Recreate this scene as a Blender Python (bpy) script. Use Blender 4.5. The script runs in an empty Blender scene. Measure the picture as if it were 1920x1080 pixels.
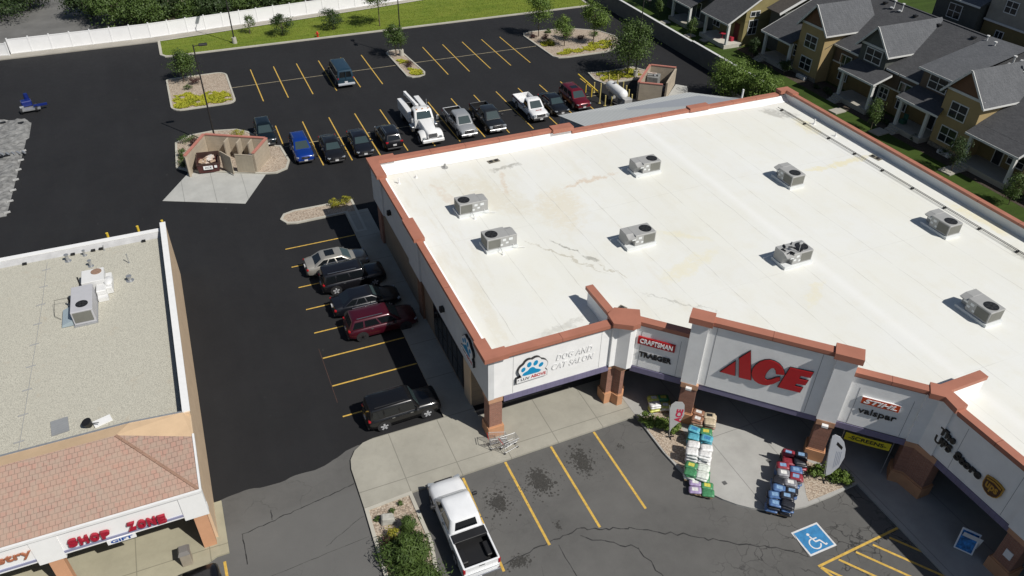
import bpy, bmesh, math, random
from mathutils import Vector, Matrix, Euler
R_ = math.radians
C = bpy.context.scene.collection
sc = bpy.context.scene
# ------------------------------------------------------------------ camera, sky, sun, exposure
cam_d = bpy.data.cameras.new('camera'); cam = bpy.data.objects.new('camera', cam_d); C.objects.link(cam)
sc.camera = cam
YAW, PITCH, ROLL, FPX, CAM_H = R_(23.8756), R_(37.0714), R_(1.10879), 1442.84, 35.0
fw = Vector((math.sin(YAW)*math.cos(PITCH), math.cos(YAW)*math.cos(PITCH), -math.sin(PITCH)))
rt = Vector((math.cos(YAW), -math.sin(YAW), 0)); up = rt.cross(fw)
rt2 = math.cos(ROLL)*rt + math.sin(ROLL)*up; up2 = -math.sin(ROLL)*rt + math.cos(ROLL)*up
cam.matrix_world = Matrix(((rt2.x, up2.x, -fw.x, 0), (rt2.y, up2.y, -fw.y, 0), (rt2.z, up2.z, -fw.z, CAM_H), (0, 0, 0, 1)))
cam_d.sensor_width = 36; cam_d.lens = 36*FPX/1920; cam_d.clip_end = 2000
SUN = Vector((.469, -.742, 1)).normalized()
w = bpy.data.worlds.new('World'); sc.world = w; w.use_nodes = True
nt = w.node_tree; sky = nt.nodes.new('ShaderNodeTexSky'); sky.sky_type = 'NISHITA'; sky.sun_disc = False
sky.sun_elevation = math.asin(SUN.z); sky.sun_rotation = math.atan2(SUN.x, SUN.y)
nt.links.new(sky.outputs[0], nt.nodes['Background'].inputs[0]); nt.nodes['Background'].inputs[1].default_value = .057
sd = bpy.data.lights.new('sun', 'SUN'); sd.energy = 4.9; sd.angle = R_(.5); sd.color = (1, .965, .905)
so = bpy.data.objects.new('sun', sd); C.objects.link(so); so.rotation_euler = SUN.to_track_quat('Z', 'Y').to_euler(); so.location = (60, -60, 90)
sc.view_settings.view_transform = 'Standard'; sc.view_settings.look = 'None'; sc.view_settings.gamma = 1
sc.view_settings.exposure = -0.13
sc.render.resolution_x = 1024; sc.render.resolution_y = 576

# ------------------------------------------------------------------ object helpers
def tag(o, label=None, cat=None, group=None, kind=None):
    if label: o['label'] = label
    if cat: o['category'] = cat
    if group: o['group'] = group
    if kind: o['kind'] = kind
    return o
def thing(name, label, cat, loc=(0, 0, 0), rz=0, group=None):
    o = bpy.data.objects.new(name, None); C.objects.link(o); o.empty_display_size = .3
    o.location = loc; o.rotation_euler = (0, 0, rz); return tag(o, label, cat, group)
def origin_of(p):
    v = Vector((0, 0, 0))
    while p is not None:
        v += Vector(p.location); p = p.parent
    return v
class MB:
    """collects faces; world=True subtracts the parent's location when built"""
    def __init__(s): s.v = []; s.f = []; s.m = []
    def quad(s, *p, m=0):
        n = len(s.v); s.v += [tuple(q) for q in p]; s.f.append(tuple(range(n, n+len(p)))); s.m.append(m); return s
    def add(s, vs, fs, m=0):
        n = len(s.v); s.v += [tuple(q) for q in vs]; s.f += [tuple(i+n for i in f) for f in fs]; s.m += [m]*len(fs); return s
    def hexa(s, b, t, m=0):   # 4 bottom points ccw, 4 top points
        return s.add(list(b)+list(t), [(3, 2, 1, 0), (4, 5, 6, 7), (0, 1, 5, 4), (1, 2, 6, 5), (2, 3, 7, 6), (3, 0, 4, 7)], m)
    def box(s, x0, x1, y0, y1, z0, z1, m=0):
        return s.hexa([(x0, y0, z0), (x1, y0, z0), (x1, y1, z0), (x0, y1, z0)], [(x0, y0, z1), (x1, y0, z1), (x1, y1, z1), (x0, y1, z1)], m)
    def obox(s, c, sz, rz=0, m=0, rx=0, ry=0):   # oriented box, centre, full sizes
        M = Matrix.Translation(c) @ Euler((rx, ry, rz)).to_matrix().to_4x4()
        x, y, z = [k/2 for k in sz]
        P = [M @ Vector(q) for q in [(-x, -y, -z), (x, -y, -z), (x, y, -z), (-x, y, -z), (-x, -y, z), (x, -y, z), (x, y, z), (-x, y, z)]]
        return s.hexa(P[:4], P[4:], m)
    def beam(s, a, b, w_, h_, m=0):      # bar from a to b, w wide (horizontal), h high
        a = Vector(a); b = Vector(b); d = (b-a).normalized()
        sd_ = d.cross(Vector((0, 0, 1)))
        if sd_.length < 1e-4: sd_ = Vector((1, 0, 0))
        sd_.normalize(); u = sd_.cross(d).normalized(); p = sd_*w_/2; q = u*h_/2
        return s.hexa([a-p-q, a+p-q, b+p-q, b-p-q], [a-p+q, a+p+q, b+p+q, b-p+q], m)
    def prism(s, poly, z0, z1, m=0, mtop=None):
        n = len(poly); ar = sum(poly[i][0]*poly[(i+1) % n][1]-poly[(i+1) % n][0]*poly[i][1] for i in range(n))
        if ar < 0: poly = poly[::-1]
        k = len(s.v); s.v += [(x, y, z0) for x, y in poly]+[(x, y, z1) for x, y in poly]
        s.f.append(tuple(range(k+n, k+2*n))); s.m.append(m if mtop is None else mtop)
        s.f.append(tuple(range(k+n-1, k-1, -1))); s.m.append(m)
        for i in range(n):
            j = (i+1) % n; s.f.append((k+i, k+j, k+n+j, k+n+i)); s.m.append(m)
        return s
    def sheet(s, poly, z, m=0):
        n = len(poly); ar = sum(poly[i][0]*poly[(i+1) % n][1]-poly[(i+1) % n][0]*poly[i][1] for i in range(n))
        if ar < 0: poly = poly[::-1]
        return s.quad(*[(x, y, z) for x, y in poly], m=m)
    def cyl(s, a, b, r0, r1=None, n=12, m=0, cap=True, mcap=None):
        r1 = r0 if r1 is None else r1; a = Vector(a); b = Vector(b); d = (b-a).normalized()
        x = d.orthogonal().normalized(); y = d.cross(x); k = len(s.v)
        for c, r in ((a, r0), (b, r1)):
            for i in range(n):
                t = 2*math.pi*i/n; s.v.append(tuple(c+x*math.cos(t)*r+y*math.sin(t)*r))
        for i in range(n):
            j = (i+1) % n; s.f.append((k+i, k+j, k+n+j, k+n+i)); s.m.append(m)
        if cap:
            mc = m if mcap is None else mcap
            s.f.append(tuple(range(k+n-1, k-1, -1))); s.m.append(mc); s.f.append(tuple(range(k+n, k+2*n))); s.m.append(mc)
        return s
    def tube(s, pts, r, n=8, m=0):
        for a, b in zip(pts, pts[1:]): s.cyl(a, b, r, n=n, m=m)
        return s
    def lathe(s, prof, c=(0, 0, 0), n=16, m=0, axis='Z'):
        k = len(s.v)
        for r, z in prof:
            for i in range(n):
                t = 2*math.pi*i/n; p = (r*math.cos(t), r*math.sin(t), z)
                if axis == 'Y': p = (p[0], p[2], p[1])
                if axis == 'X': p = (p[2], p[0], p[1])
                s.v.append((p[0]+c[0], p[1]+c[1], p[2]+c[2]))
        for j in range(len(prof)-1):
            for i in range(n):
                q = (i+1) % n; s.f.append((k+j*n+i, k+j*n+q, k+(j+1)*n+q, k+(j+1)*n+i)); s.m.append(m)
        s.f.append(tuple(range(k+n-1, k-1, -1))); s.m.append(m); l = k+(len(prof)-1)*n
        s.f.append(tuple(range(l, l+n))); s.m.append(m); return s
    def ball(s, c, r, m=0, nu=10, nv=6, sc=(1, 1, 1)):
        prof = [(math.sin(math.pi*i/nv)*r+1e-4, -math.cos(math.pi*i/nv)*r) for i in range(nv+1)]; k = len(s.v)
        s.lathe(prof, (0, 0, 0), nu, m)
        for i in range(k, len(s.v)):
            x, y, z = s.v[i]; s.v[i] = (c[0]+x*sc[0], c[1]+y*sc[1], c[2]+z*sc[2])
        return s
    def build(s, name, mats, parent=None, smooth=None, bevel=0, local=False, **kw):
        me = bpy.data.meshes.new(name)
        off = Vector((0, 0, 0)) if (local or parent is None) else origin_of(parent)
        me.from_pydata([(x-off.x, y-off.y, z-off.z) for x, y, z in s.v], [], s.f)
        if not isinstance(mats, (list, tuple)): mats = [mats]
        for mt in mats: me.materials.append(mt)
        me.polygons.foreach_set('material_index', s.m)
        bm = bmesh.new(); bm.from_mesh(me); bmesh.ops.remove_doubles(bm, verts=bm.verts, dist=1e-4) if smooth else None
        if smooth or kw.get('fix'): bmesh.ops.recalc_face_normals(bm, faces=bm.faces)
        if bevel: bmesh.ops.bevel(bm, geom=bm.edges[:], offset=bevel, segments=1, affect='EDGES', profile=.5, clamp_overlap=True)
        bm.to_mesh(me); bm.free()
        if smooth:
            me.shade_smooth(); me.set_sharp_from_angle(angle=R_(smooth))
        me.update()
        o = bpy.data.objects.new(name, me); C.objects.link(o); o.parent = parent
        return tag(o, kw.get('label'), kw.get('cat'), kw.get('group'), kw.get('kind'))
def struct(name, mb, m, **kw): return mb.build(name, m, kind='structure', **kw)
def solo(name, label, cat, mb, mats, group=None, **kw):   # a thing that is one mesh
    return mb.build(name, mats, label=label, cat=cat, group=group, **kw)
def copy_tree(o, parent=None):
    c = o.copy(); C.objects.link(c); c.parent = parent
    for ch in KIDS.get(o.name, [k for k in bpy.data.objects if k.parent == o]): copy_tree(ch, c)
    return c
KIDS = {}

# ------------------------------------------------------------------ materials
class NG:
    def __init__(s, name):
        s.mat = bpy.data.materials.new(name); s.mat.use_nodes = True; s.t = s.mat.node_tree
        s.b = s.t.nodes['Principled BSDF']; s.pos = None
    def n(s, ty, ins=None, **props):
        x = s.t.nodes.new(ty)
        for k, v in props.items(): setattr(x, k, v)
        for k, v in (ins or {}).items(): s.set(x, k, v)
        return x
    def set(s, node, k, v):
        inp = node.inputs[k]
        if hasattr(v, 'outputs'): v = v.outputs[0]
        if hasattr(v, 'is_output'): s.t.links.new(v, inp)
        else: inp.default_value = v
    def P(s, kind='pos'):
        if kind == 'pos': return s.n('ShaderNodeNewGeometry').outputs['Position']
        return s.n('ShaderNodeTexCoord').outputs['Object']
    def noise(s, scale, detail=4, rough=.6, vec=None, dist=0, stretch=None):
        v = vec if vec is not None else s.P('obj')
        if stretch: v = s.n('ShaderNodeMapping', {'Vector': v, 'Scale': stretch}).outputs[0]
        return s.n('ShaderNodeTexNoise', {'Vector': v, 'Scale': scale, 'Detail': detail, 'Roughness': rough, 'Distortion': dist}).outputs[0]
    def ramp(s, fac, stops):
        r = s.n('ShaderNodeValToRGB', {'Fac': fac}); e = r.color_ramp.elements
        while len(e) < len(stops): e.new(.5)
        for i, (p, c) in enumerate(stops):
            e[i].position = p; e[i].color = c if len(c) == 4 else (*c, 1)
        return r.outputs[0]
    def mix(s, fac, a, b, mode='MIX'):
        x = s.n('ShaderNodeMix', data_type='RGBA', blend_type=mode)
        s.set(x, 0, fac); 
        for i, v in ((6, a), (7, b)):
            s.set(x, i, (*v, 1) if isinstance(v, tuple) and len(v) == 3 else v)
        return x.outputs[2]
    def math(s, op, a, b=0., c=None):
        x = s.n('ShaderNodeMath', operation=op); s.set(x, 0, a); s.set(x, 1, b)
        if c is not None: s.set(x, 2, c)
        return x.outputs[0]
    def mapr(s, v, a, b, c=0., d=1.):
        return s.n('ShaderNodeMapRange', {0: v, 1: a, 2: b, 3: c, 4: d}).outputs[0]
    def sep(s, v): return s.n('ShaderNodeSeparateXYZ', {0: v}).outputs
    def comb(s, x, y, z): return s.n('ShaderNodeCombineXYZ', {0: x, 1: y, 2: z}).outputs[0]
    def fin(s, col=None, rough=None, bump=None, bstr=.3, bdist=.02, **kw):
        if col is not None: s.set(s.b, 'Base Color', (*col, 1) if isinstance(col, tuple) and len(col) == 3 else col)
        if rough is not None: s.set(s.b, 'Roughness', rough)
        for k, v in kw.items(): s.set(s.b, k.replace('_', ' '), v)
        if bump is not None:
            b = s.n('ShaderNodeBump', {'Height': bump, 'Strength': bstr, 'Distance': bdist}); s.set(s.b, 'Normal', b.outputs[0])
        return s.mat
def mul(c, k): return tuple(min(1, x*k) for x in c)
def mk(name, col, rough=.8, var=.12, scale=3., metal=0., bump=0., bscale=40., coat=0., spec=.5, **kw):
    g = NG(name)
    if var:
        n1 = g.noise(scale, 5); c = g.mix(g.mapr(n1, .3, .7), mul(col, 1-var), mul(col, 1+var))
    else: c = col
    b = g.noise(bscale, 3) if bump else None
    return g.fin(c, rough, b, bump, Metallic=metal, Coat_Weight=coat, Specular_IOR_Level=spec, **kw)

def m_newasphalt():
    g = NG('fresh_asphalt'); p = g.P()
    big = g.noise(.12, 5, .65, p); mid = g.noise(1.3, 5, .6, p); fine = g.noise(55, 2, .7, p)
    streak = g.noise(.35, 4, .6, p, stretch=(1.6, .3, 1))
    c = g.mix(g.mapr(big, .3, .7), (.0125, .0125, .0138), (.0175, .0175, .019))
    c = g.mix(g.mapr(streak, .45, .75, 0, .35), c, (.023, .0235, .025))
    c = g.mix(g.mapr(fine, .55, .75, 0, .4), c, (.04, .04, .04))
    spots = g.noise(2.1, 2, .5, p); c = g.mix(g.mapr(spots, .745, .77, 0, .25), c, (.09, .088, .085))
    return g.fin(c, g.mapr(mid, .3, .7, .72, .9), fine, .5, .01, Specular_IOR_Level=.3)
def m_oldasphalt():
    g = NG('worn_asphalt'); p = g.P()
    big = g.noise(.25, 6, .65, p); mid = g.noise(1.6, 6, .7, p); fine = g.noise(45, 3, .7, p)
    c = g.mix(g.mapr(big, .3, .7), (.088, .0865, .083), (.132, .129, .123))
    c = g.mix(g.mapr(mid, .4, .8, 0, .5), c, (.13, .127, .121))
    c = g.mix(g.mapr(fine, .5, .8, 0, .5), c, (.05, .049, .047))
    # hairline cracks, denser where the paving is oldest
    pd = g.n('ShaderNodeVectorMath', {0: p, 1: g.n('ShaderNodeVectorMath', {0: g.n('ShaderNodeTexNoise', {'Vector': p, 'Scale': .9, 'Detail': 4.}).outputs['Color'], 'Scale': 1.8}, operation='SCALE').outputs[0]}, operation='ADD').outputs[0]
    v = g.n('ShaderNodeTexVoronoi', {'Vector': pd, 'Scale': .55}, feature='DISTANCE_TO_EDGE').outputs[0]
    reg = g.mapr(g.noise(.16, 3, .5, p), .5, .62)
    cr = g.math('MULTIPLY', g.mapr(v, .006, .018, .45, 0), reg)
    xyz = g.sep(p)
    se = g.mapr(g.math('SUBTRACT', g.math('MULTIPLY', xyz[0], .35), xyz[1]), -10.5, -8.6)   # the crazed corner to the south-east
    v2 = g.n('ShaderNodeTexVoronoi', {'Vector': pd, 'Scale': 1.15}, feature='DISTANCE_TO_EDGE').outputs[0]
    cr2 = g.math('MULTIPLY', g.mapr(v2, .01, .045, 1, 0), g.math('MULTIPLY', se, g.mapr(g.noise(.5, 3, .5, p), .42, .56)))
    c = g.mix(g.math('MULTIPLY', g.math('MAXIMUM', cr, cr2), .8), c, (.018, .018, .018))
    pt = g.math('MULTIPLY', g.mapr(xyz[0], 3.5, 3.4), g.mapr(g.math('ADD', xyz[1], g.math('MULTIPLY', big, 1.2)), 29.4, 28.9)); c = g.mix(g.math('MULTIPLY', pt, .55), c, g.mix(mid, (.15, .148, .142), (.12, .118, .113)))
    return g.fin(c, .85, fine, .5, .01, Specular_IOR_Level=.3)
def m_concrete(name, col, joint=None):
    g = NG(name); p = g.P(); big = g.noise(.5, 6, .65, p); mid = g.noise(2.6, 6, .7, p); fine = g.noise(60, 2, .6, p)
    c = g.mix(g.mapr(big, .3, .7), mul(col, .86), mul(col, 1.1)); c = g.mix(g.mapr(mid, .5, .85, 0, .4), c, mul(col, .68))
    c = g.mix(g.mapr(fine, .4, .8, 0, .3), c, mul(col, .8))
    if joint:
        x, y, z = g.sep(p)
        def line(v, per, off):
            m_ = g.math('ABSOLUTE', g.math('SUBTRACT', g.math('FRACT', g.math('ADD', g.math('DIVIDE', v, per), off)), .5))
            return g.mapr(m_, .5-.035/per, .5-.015/per)
        j = g.math('MAXIMUM', line(x, joint[0], joint[2]), line(y, joint[1], joint[3])); c = g.mix(g.math('MULTIPLY', j, .6), c, mul(col, .38))
    return g.fin(c, .88, fine, .25, .006, Specular_IOR_Level=.3)
def m_membrane():
    g = NG('roof_membrane'); p = g.P(); x, y, z = g.sep(p)
    big = g.noise(.13, 5, .6, p); mid = g.noise(.7, 6, .65, p); fine = g.noise(8, 4, .6, p)
    c = g.mix(g.mapr(big, .35, .7), (.745, .75, .72), (.73, .725, .655))
    c = g.mix(g.mapr(mid, .5, .75, 0, .4), c, (.70, .675, .575))
    # ponding stains drawn out along the fall of the roof
    st = g.noise(.45, 5, .7, p, stretch=(1.6, .35, 1)); west = g.mapr(x, 12, 34, 1, .25)
    c = g.mix(g.math('MULTIPLY', g.mapr(st, .54, .74, 0, .55), west), c, (.60, .55, .42))
    def blob(cx, cy, rx, ry, ang, col, amt, sc_=2.5, c0=c):
        pass
    xd = g.math('ADD', x, g.math('MULTIPLY', g.math('SUBTRACT', g.noise(.9, 4, .6, p), .5), 1.6)); yd = g.math('ADD', y, g.math('MULTIPLY', g.math('SUBTRACT', g.noise(.8, 4, .6, p, stretch=(1.3, 1, 1)), .5), 1.8))
    def blobf(cx, cy, rx, ry, ang):
        ca, sa = math.cos(ang), math.sin(ang)
        dx = g.math('SUBTRACT', xd, cx); dy = g.math('SUBTRACT', yd, cy)
        u = g.math('DIVIDE', g.math('ADD', g.math('MULTIPLY', dx, ca), g.math('MULTIPLY', dy, sa)), rx)
        v_ = g.math('DIVIDE', g.math('SUBTRACT', g.math('MULTIPLY', dy, ca), g.math('MULTIPLY', dx, sa)), ry)
        d = g.math('ADD', g.math('MULTIPLY', u, u), g.math('MULTIPLY', v_, v_)); return g.mapr(d, 0, 1, 1, 0)
    nz = g.noise(2.2, 6, .75, p)
    for (cx, cy, rx, ry, an, col, amt) in ROOF_STAINS:
        f_ = g.mapr(g.math('MULTIPLY', blobf(cx, cy, rx, ry, an), g.mapr(nz, .3, .62, .1, 1)), .15, .6, 0, amt); c = g.mix(f_, c, col)
    def line(v, per, off, wd):
        m_ = g.math('ABSOLUTE', g.math('SUBTRACT', g.math('FRACT', g.math('ADD', g.math('DIVIDE', v, per), off)), .5)); return g.mapr(m_, .5-wd/per, .5-wd*.3/per)
    wob = g.math('ADD', x, g.math('MULTIPLY', g.noise(.4, 2, .5, p), .25))
    brk = g.mapr(g.noise(.35, 4, .7, p), .38, .62, .12, 1)
    j = g.math('MULTIPLY', g.math('MAXIMUM', line(wob, 2.9, .13, .035), g.math('MULTIPLY', line(y, 11.6, .4, .03), .5)), brk)
    c = g.mix(g.math('MULTIPLY', j, .5), c, (.34, .33, .29))
    rdg = g.mapr(g.math('ABSOLUTE', g.math('SUBTRACT', x, 35.3)), .1, .6, .5, 0); c = g.mix(rdg, c, (.82, .82, .80))
    sh = g.sep(g.n('ShaderNodeTexVoronoi', {'Vector': g.n('ShaderNodeMapping', {'Vector': p, 'Scale': (.345, .086, 0)}).outputs[0], 'Scale': 1., 'Randomness': .15}).outputs['Color'])[0]; c = g.mix(g.mapr(sh, 0, 1, 0, .16), c, (.60, .59, .53))
    c = g.mix(g.mapr(fine, .55, .8, 0, .15), c, (.5, .49, .44))
    hgt = g.math('ADD', g.math('MULTIPLY', mid, .7), g.math('MULTIPLY', j, .5))
    return g.fin(c, .55, hgt, .35, .03, Specular_IOR_Level=.35)
def m_gravel(name, a, b, sc_=14, dark=(.1, .09, .07), st=None):
    g = NG(name); p = g.P(); big = g.noise(.4, 5, .6, p)
    v = g.n('ShaderNodeTexVoronoi', {'Vector': p, 'Scale': sc_}); hue = g.sep(v.outputs['Color'])[0]
    c = g.mix(hue, a, b); c = g.mix(g.mapr(v.outputs['Distance'], .35, .75, 0, .75), c, dark)
    c = g.mix(g.mapr(big, .35, .7, 0, .35), c, mul(a, .7))
    if st: c = g.mix(g.mapr(g.noise(.8, 5, .7, p), .6, .75, 0, .4), c, st)
    return g.fin(c, .92, v.outputs['Distance'], -.6, .03, Specular_IOR_Level=.25)
def m_brick(name, c1, c2, mort, w_=.22, h_=.085, vertical=True):
    g = NG(name); p = g.P(); x, y, z = g.sep(p)
    uv = g.comb(g.math('ADD', x, y), z, 0)
    b = g.n('ShaderNodeTexBrick', {'Vector': uv, 'Color1': (*c1, 1), 'Color2': (*c2, 1), 'Mortar': (*mort, 1), 'Scale': 1., 'Mortar Size': .012, 'Brick Width': w_, 'Row Height': h_, 'Bias': 0.})
    c = g.mix(g.mapr(g.noise(9, 5, .7, p), .35, .75, 0, .6), b.outputs['Color'], mul(c1, .55))
    return g.fin(c, .88, g.math('SUBTRACT', 1., b.outputs['Fac']), .5, .02)
def m_tile():
    g = NG('clay_roof_tile'); p = g.P('obj'); x, y, z = g.sep(p)
    uv = g.comb(x, g.math('ADD', y, z), 0)
    b = g.n('ShaderNodeTexBrick', {'Vector': uv, 'Color1': (.42, .25, .195, 1), 'Color2': (.38, .265, .21, 1), 'Mortar': (.25, .17, .135, 1), 'Scale': 1., 'Mortar Size': .018, 'Mortar Smooth': .3, 'Brick Width': .25, 'Row Height': .36, 'Bias': 0.}, offset=.5)
    v = g.n('ShaderNodeTexVoronoi', {'Vector': g.n('ShaderNodeMapping', {'Vector': uv, 'Scale': (4, 2.78, 1)}).outputs[0], 'Scale': 1., 'Randomness': .3}); h = g.sep(v.outputs['Color'])[0]
    c = g.mix(g.mapr(h, .2, .9, 0, .55), b.outputs['Color'], (.38, .30, .235)); c = g.mix(g.mapr(g.noise(.8, 5, .6, p), .4, .7, 0, .3), c, (.46, .29, .21))
    return g.fin(c, .8, g.math('SUBTRACT', 1., b.outputs['Fac']), .6, .03)
def m_shingle(name, a, b):
    g = NG(name); p = g.P('obj'); x, y, z = g.sep(p)
    uv = g.comb(y, g.math('ADD', x, g.math('MULTIPLY', z, .6)), 0)
    br = g.n('ShaderNodeTexBrick', {'Vector': uv, 'Color1': (*a, 1), 'Color2': (*b, 1), 'Mortar': (*mul(a, .55), 1), 'Scale': 1., 'Mortar Size': .01, 'Brick Width': .33, 'Row Height': .16, 'Bias': 0.})
    c = g.mix(g.mapr(g.noise(7, 5, .75, p), .35, .7, 0, .6), br.outputs['Color'], mul(b, 1.25)); c = g.mix(g.mapr(g.noise(.5, 4, .6, p), .4, .7, 0, .3), c, mul(a, .8))
    return g.fin(c, .9, br.outputs['Fac'], -.3, .01)
def m_siding(name, col, per=.18, vert=False, rough=.75):
    g = NG(name); p = g.P('obj'); x, y, z = g.sep(p)
    v = g.math('ADD', x, y) if vert else z
    f_ = g.math('FRACT', g.math('DIVIDE', v, per)); ln = g.mapr(f_, 0, .12, 1, 0)
    c = g.mix(g.mapr(g.noise(1.2, 5, .6, p), .3, .7), mul(col, .88), mul(col, 1.1)); c = g.mix(g.math('MULTIPLY', ln, .5), c, mul(col, .45))
    return g.fin(c, rough, f_, .4, .015)
def m_corr(name, col, per=.15, axis='x'):
    g = NG(name); p = g.P('obj'); x, y, z = g.sep(p); v = x if axis == 'x' else y
    f_ = g.math('SINE', g.math('MULTIPLY', v, 2*math.pi/per))
    c = g.mix(g.mapr(f_, -1, 1), mul(col, .8), mul(col, 1.08)); c = g.mix(g.mapr(g.noise(.6, 5, .6, p), .35, .7, 0, .3), c, mul(col, .85))
    return g.fin(c, .6, f_, .25, .02)
def m_leaf(name, a, b, c3=None, tr=.25):
    g = NG(name); p = g.P(); n1 = g.noise(.9, 4, .6, p); n2 = g.noise(14, 2, .5, p)
    c = g.mix(g.mapr(n1, .35, .65), a, b); c = g.mix(g.mapr(n2, .4, .7, 0, .6), c, c3 or mul(b, 1.35))
    m = g.fin(c, .55, Specular_IOR_Level=.35)
    tb = g.n('ShaderNodeBsdfTranslucent'); g.set(tb, 'Color', c); mx = g.n('ShaderNodeMixShader'); mx.inputs[0].default_value = tr
    g.t.links.new(g.b.outputs[0], mx.inputs[1]); g.t.links.new(tb.outputs[0], mx.inputs[2])
    g.t.links.new(mx.outputs[0], g.t.nodes['Material Output'].inputs[0]); return m
def m_grass(name, a, b, dry):
    g = NG(name); p = g.P(); big = g.noise(.25, 5, .65, p); mid = g.noise(1.8, 6, .7, p); fine = g.noise(28, 4, .75, p)
    mow = g.noise(.6, 3, .5, p, stretch=(.25, 2.5, 1))
    c = g.mix(g.mapr(big, .35, .65), a, b); c = g.mix(g.mapr(mow, .45, .65, 0, .5), c, mul(b, 1.25)); c = g.mix(g.mapr(mid, .55, .8, 0, .6), c, dry)
    c = g.mix(g.mapr(fine, .4, .75, 0, .6), c, mul(a, .5)); return g.fin(c, .9, fine, .8, .04, Specular_IOR_Level=.2)
DK = (.16, .15, .12); YL = (.74, .67, .42); OR = (.55, .36, .2)
ROOF_STAINS = [(20.9, 38.4, 1.5, .16, -1.0, DK, .7), (21.7, 36.6, .9, .25, -1.1, DK, .6), (20.3, 37.5, 4.2, .12, -1.0, (.4, .36, .27), .6), (22.6, 34.6, 1.6, .1, -1.1, (.4, .36, .27), .6), (18.6, 46.8, 5.5, 2.2, -1.1, (.67, .63, .52), .7),
    (21.5, 50.3, 1.8, .4, .1, DK, .55), (20.5, 48.2, 2.5, .35, 1.3, OR, .35), (26.5, 45.9, 3.4, .35, .1, OR, .45), (22.8, 43.0, 4, 2.4, 1.3, (.68, .62, .48), .6), (24.6, 30.2, 3, .13, -.75, DK, .35),
    (48.7, 50.6, 2.0, 1.0, -.7, DK, .45), (49.2, 47.5, 1.0, 2.2, -.2, YL, .6), (47.4, 40.9, 5.2, .5, .03, YL, .7), (50.6, 30.5, .8, 4, .1, YL, .6), (49.6, 25, .7, 3, .1, DK, .35),
    (33, 27.6, 2.2, .5, .6, YL, .35), (27.5, 33.2, 3.6, .9, .3, YL, .4), (13.4, 33, .5, 4, 0, (.66, .62, .5), .4), (29, 36.5, .5, 2.5, .9, YL, .4), (16.8, 30.8, 2.5, .4, .2, DK, .25), (15.5, 47.8, .5, 3, .2, OR, .25)]
# ------------------------------------------------------------------ material instances
ASPH = m_newasphalt(); OLD = m_oldasphalt(); CONC = m_concrete('concrete', (.37, .35, .30)); KERB = m_concrete('kerb_concrete', (.45, .43, .37))
WALK = m_concrete('sidewalk_concrete', (.345, .33, .28), (3.05, 3.6, .0, .2)); PADC = m_concrete('pad_concrete', (.42, .42, .395), (2.6, 40, .1, .5))
SHOPW = m_concrete('shop_walk_concrete', (.36, .335, .245), (3.5, 4, .3, .1))
MEMB = m_membrane(); GRAV = m_gravel('roof_gravel', (.60, .58, .49), (.49, .47, .39), 24, (.24, .23, .2), (.42, .32, .22)); BED = m_gravel('bed_gravel', (.42, .33, .25), (.55, .48, .39), 11, (.16, .12, .09))
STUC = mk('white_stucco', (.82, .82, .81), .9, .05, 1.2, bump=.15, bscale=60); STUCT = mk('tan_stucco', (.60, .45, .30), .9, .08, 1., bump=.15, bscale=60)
STUC_SHADE = mk('shaded_white_stucco', (.60, .61, .61), .9, .05, 1.2, bump=.15, bscale=60); PARA = mk('parapet_membrane', (.66, .68, .68), .6, .05, .7)  # side wall stucco is the white one with its shade mixed into the colour
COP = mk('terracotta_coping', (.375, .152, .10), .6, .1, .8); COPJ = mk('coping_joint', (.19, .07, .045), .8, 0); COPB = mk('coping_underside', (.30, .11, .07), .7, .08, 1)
BRICK = m_brick('red_brick', (.36, .16, .11), (.27, .12, .085), (.30, .22, .17)); BRB = mk('orange_base_block', (.50, .26, .14), .85, .08, 2, bump=.2)
TANB = mk('tan_cap_band', (.50, .28, .17), .85, .07, 2); AWN = m_siding('awning_stripes', (.17, .155, .25), .3, True)
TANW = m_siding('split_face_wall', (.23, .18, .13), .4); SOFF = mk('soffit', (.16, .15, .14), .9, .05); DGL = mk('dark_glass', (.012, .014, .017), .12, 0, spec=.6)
MULL = mk('dark_mullion', (.03, .032, .035), .5, 0); TILE = m_tile(); SHI = m_shingle('charcoal_shingles', (.043, .044, .048), (.072, .073, .077)); SHI2 = m_shingle('grey_shingles', (.072, .076, .083), (.108, .112, .12))
OLIVE = m_siding('olive_siding', (.205, .16, .068), .18); YELW = mk('mustard_wall', (.36, .265, .125), .85, .06, 1); DGRN = m_siding('grey_green_siding', (.082, .088, .08), .18)
BRNS = m_siding('brown_shakes', (.15, .075, .04), .12, True); BRNW = m_siding('umber_siding', (.12, .085, .06), .18); GRYW = m_siding('pale_grey_siding', (.3, .28, .24), .18); TRIM = mk('white_trim', (.62, .62, .6), .6, .05, 2)
WGL = mk('window_glass', (.022, .026, .03), .1, .3, .8, spec=.6); STONE = m_gravel('stone_foundation', (.3, .27, .22), (.22, .2, .17), 5)
RTUM = mk('unit_grey_metal', (.36, .36, .35), .55, .06, 2, metal=.1); GRIL = m_siding('unit_coil_grille', (.17, .17, .15), .05, True); BLK = mk('black_plastic', (.012, .012, .013), .5, 0)
STEEL = mk('galvanised_steel', (.45, .46, .47), .4, .1, 4, metal=.6); WHM = mk('white_painted_metal', (.78, .78, .77), .4, .04, 3); YEL = mk('yellow_post_paint', (.66, .47, .05), .5, .12, 3)
YLN = mk('yellow_line_paint', (.56, .36, .07), .75, .22, 5); WLN = mk('weathered_line_paint', (.34, .29, .19), .8, .3, 3); TANE = m_siding('tan_block_wall', (.40, .34, .26), .4); PINK = mk('pink_red_coping', (.42, .17, .13), .7, .1, 2)
GATE = m_siding('tan_metal_gate', (.38, .33, .25), .12, True); VINY = mk('white_vinyl', (.80, .80, .80), .45, .03, 1); LIGHTP = mk('dark_bronze_pole', (.025, .023, .022), .5, .1)
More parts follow.
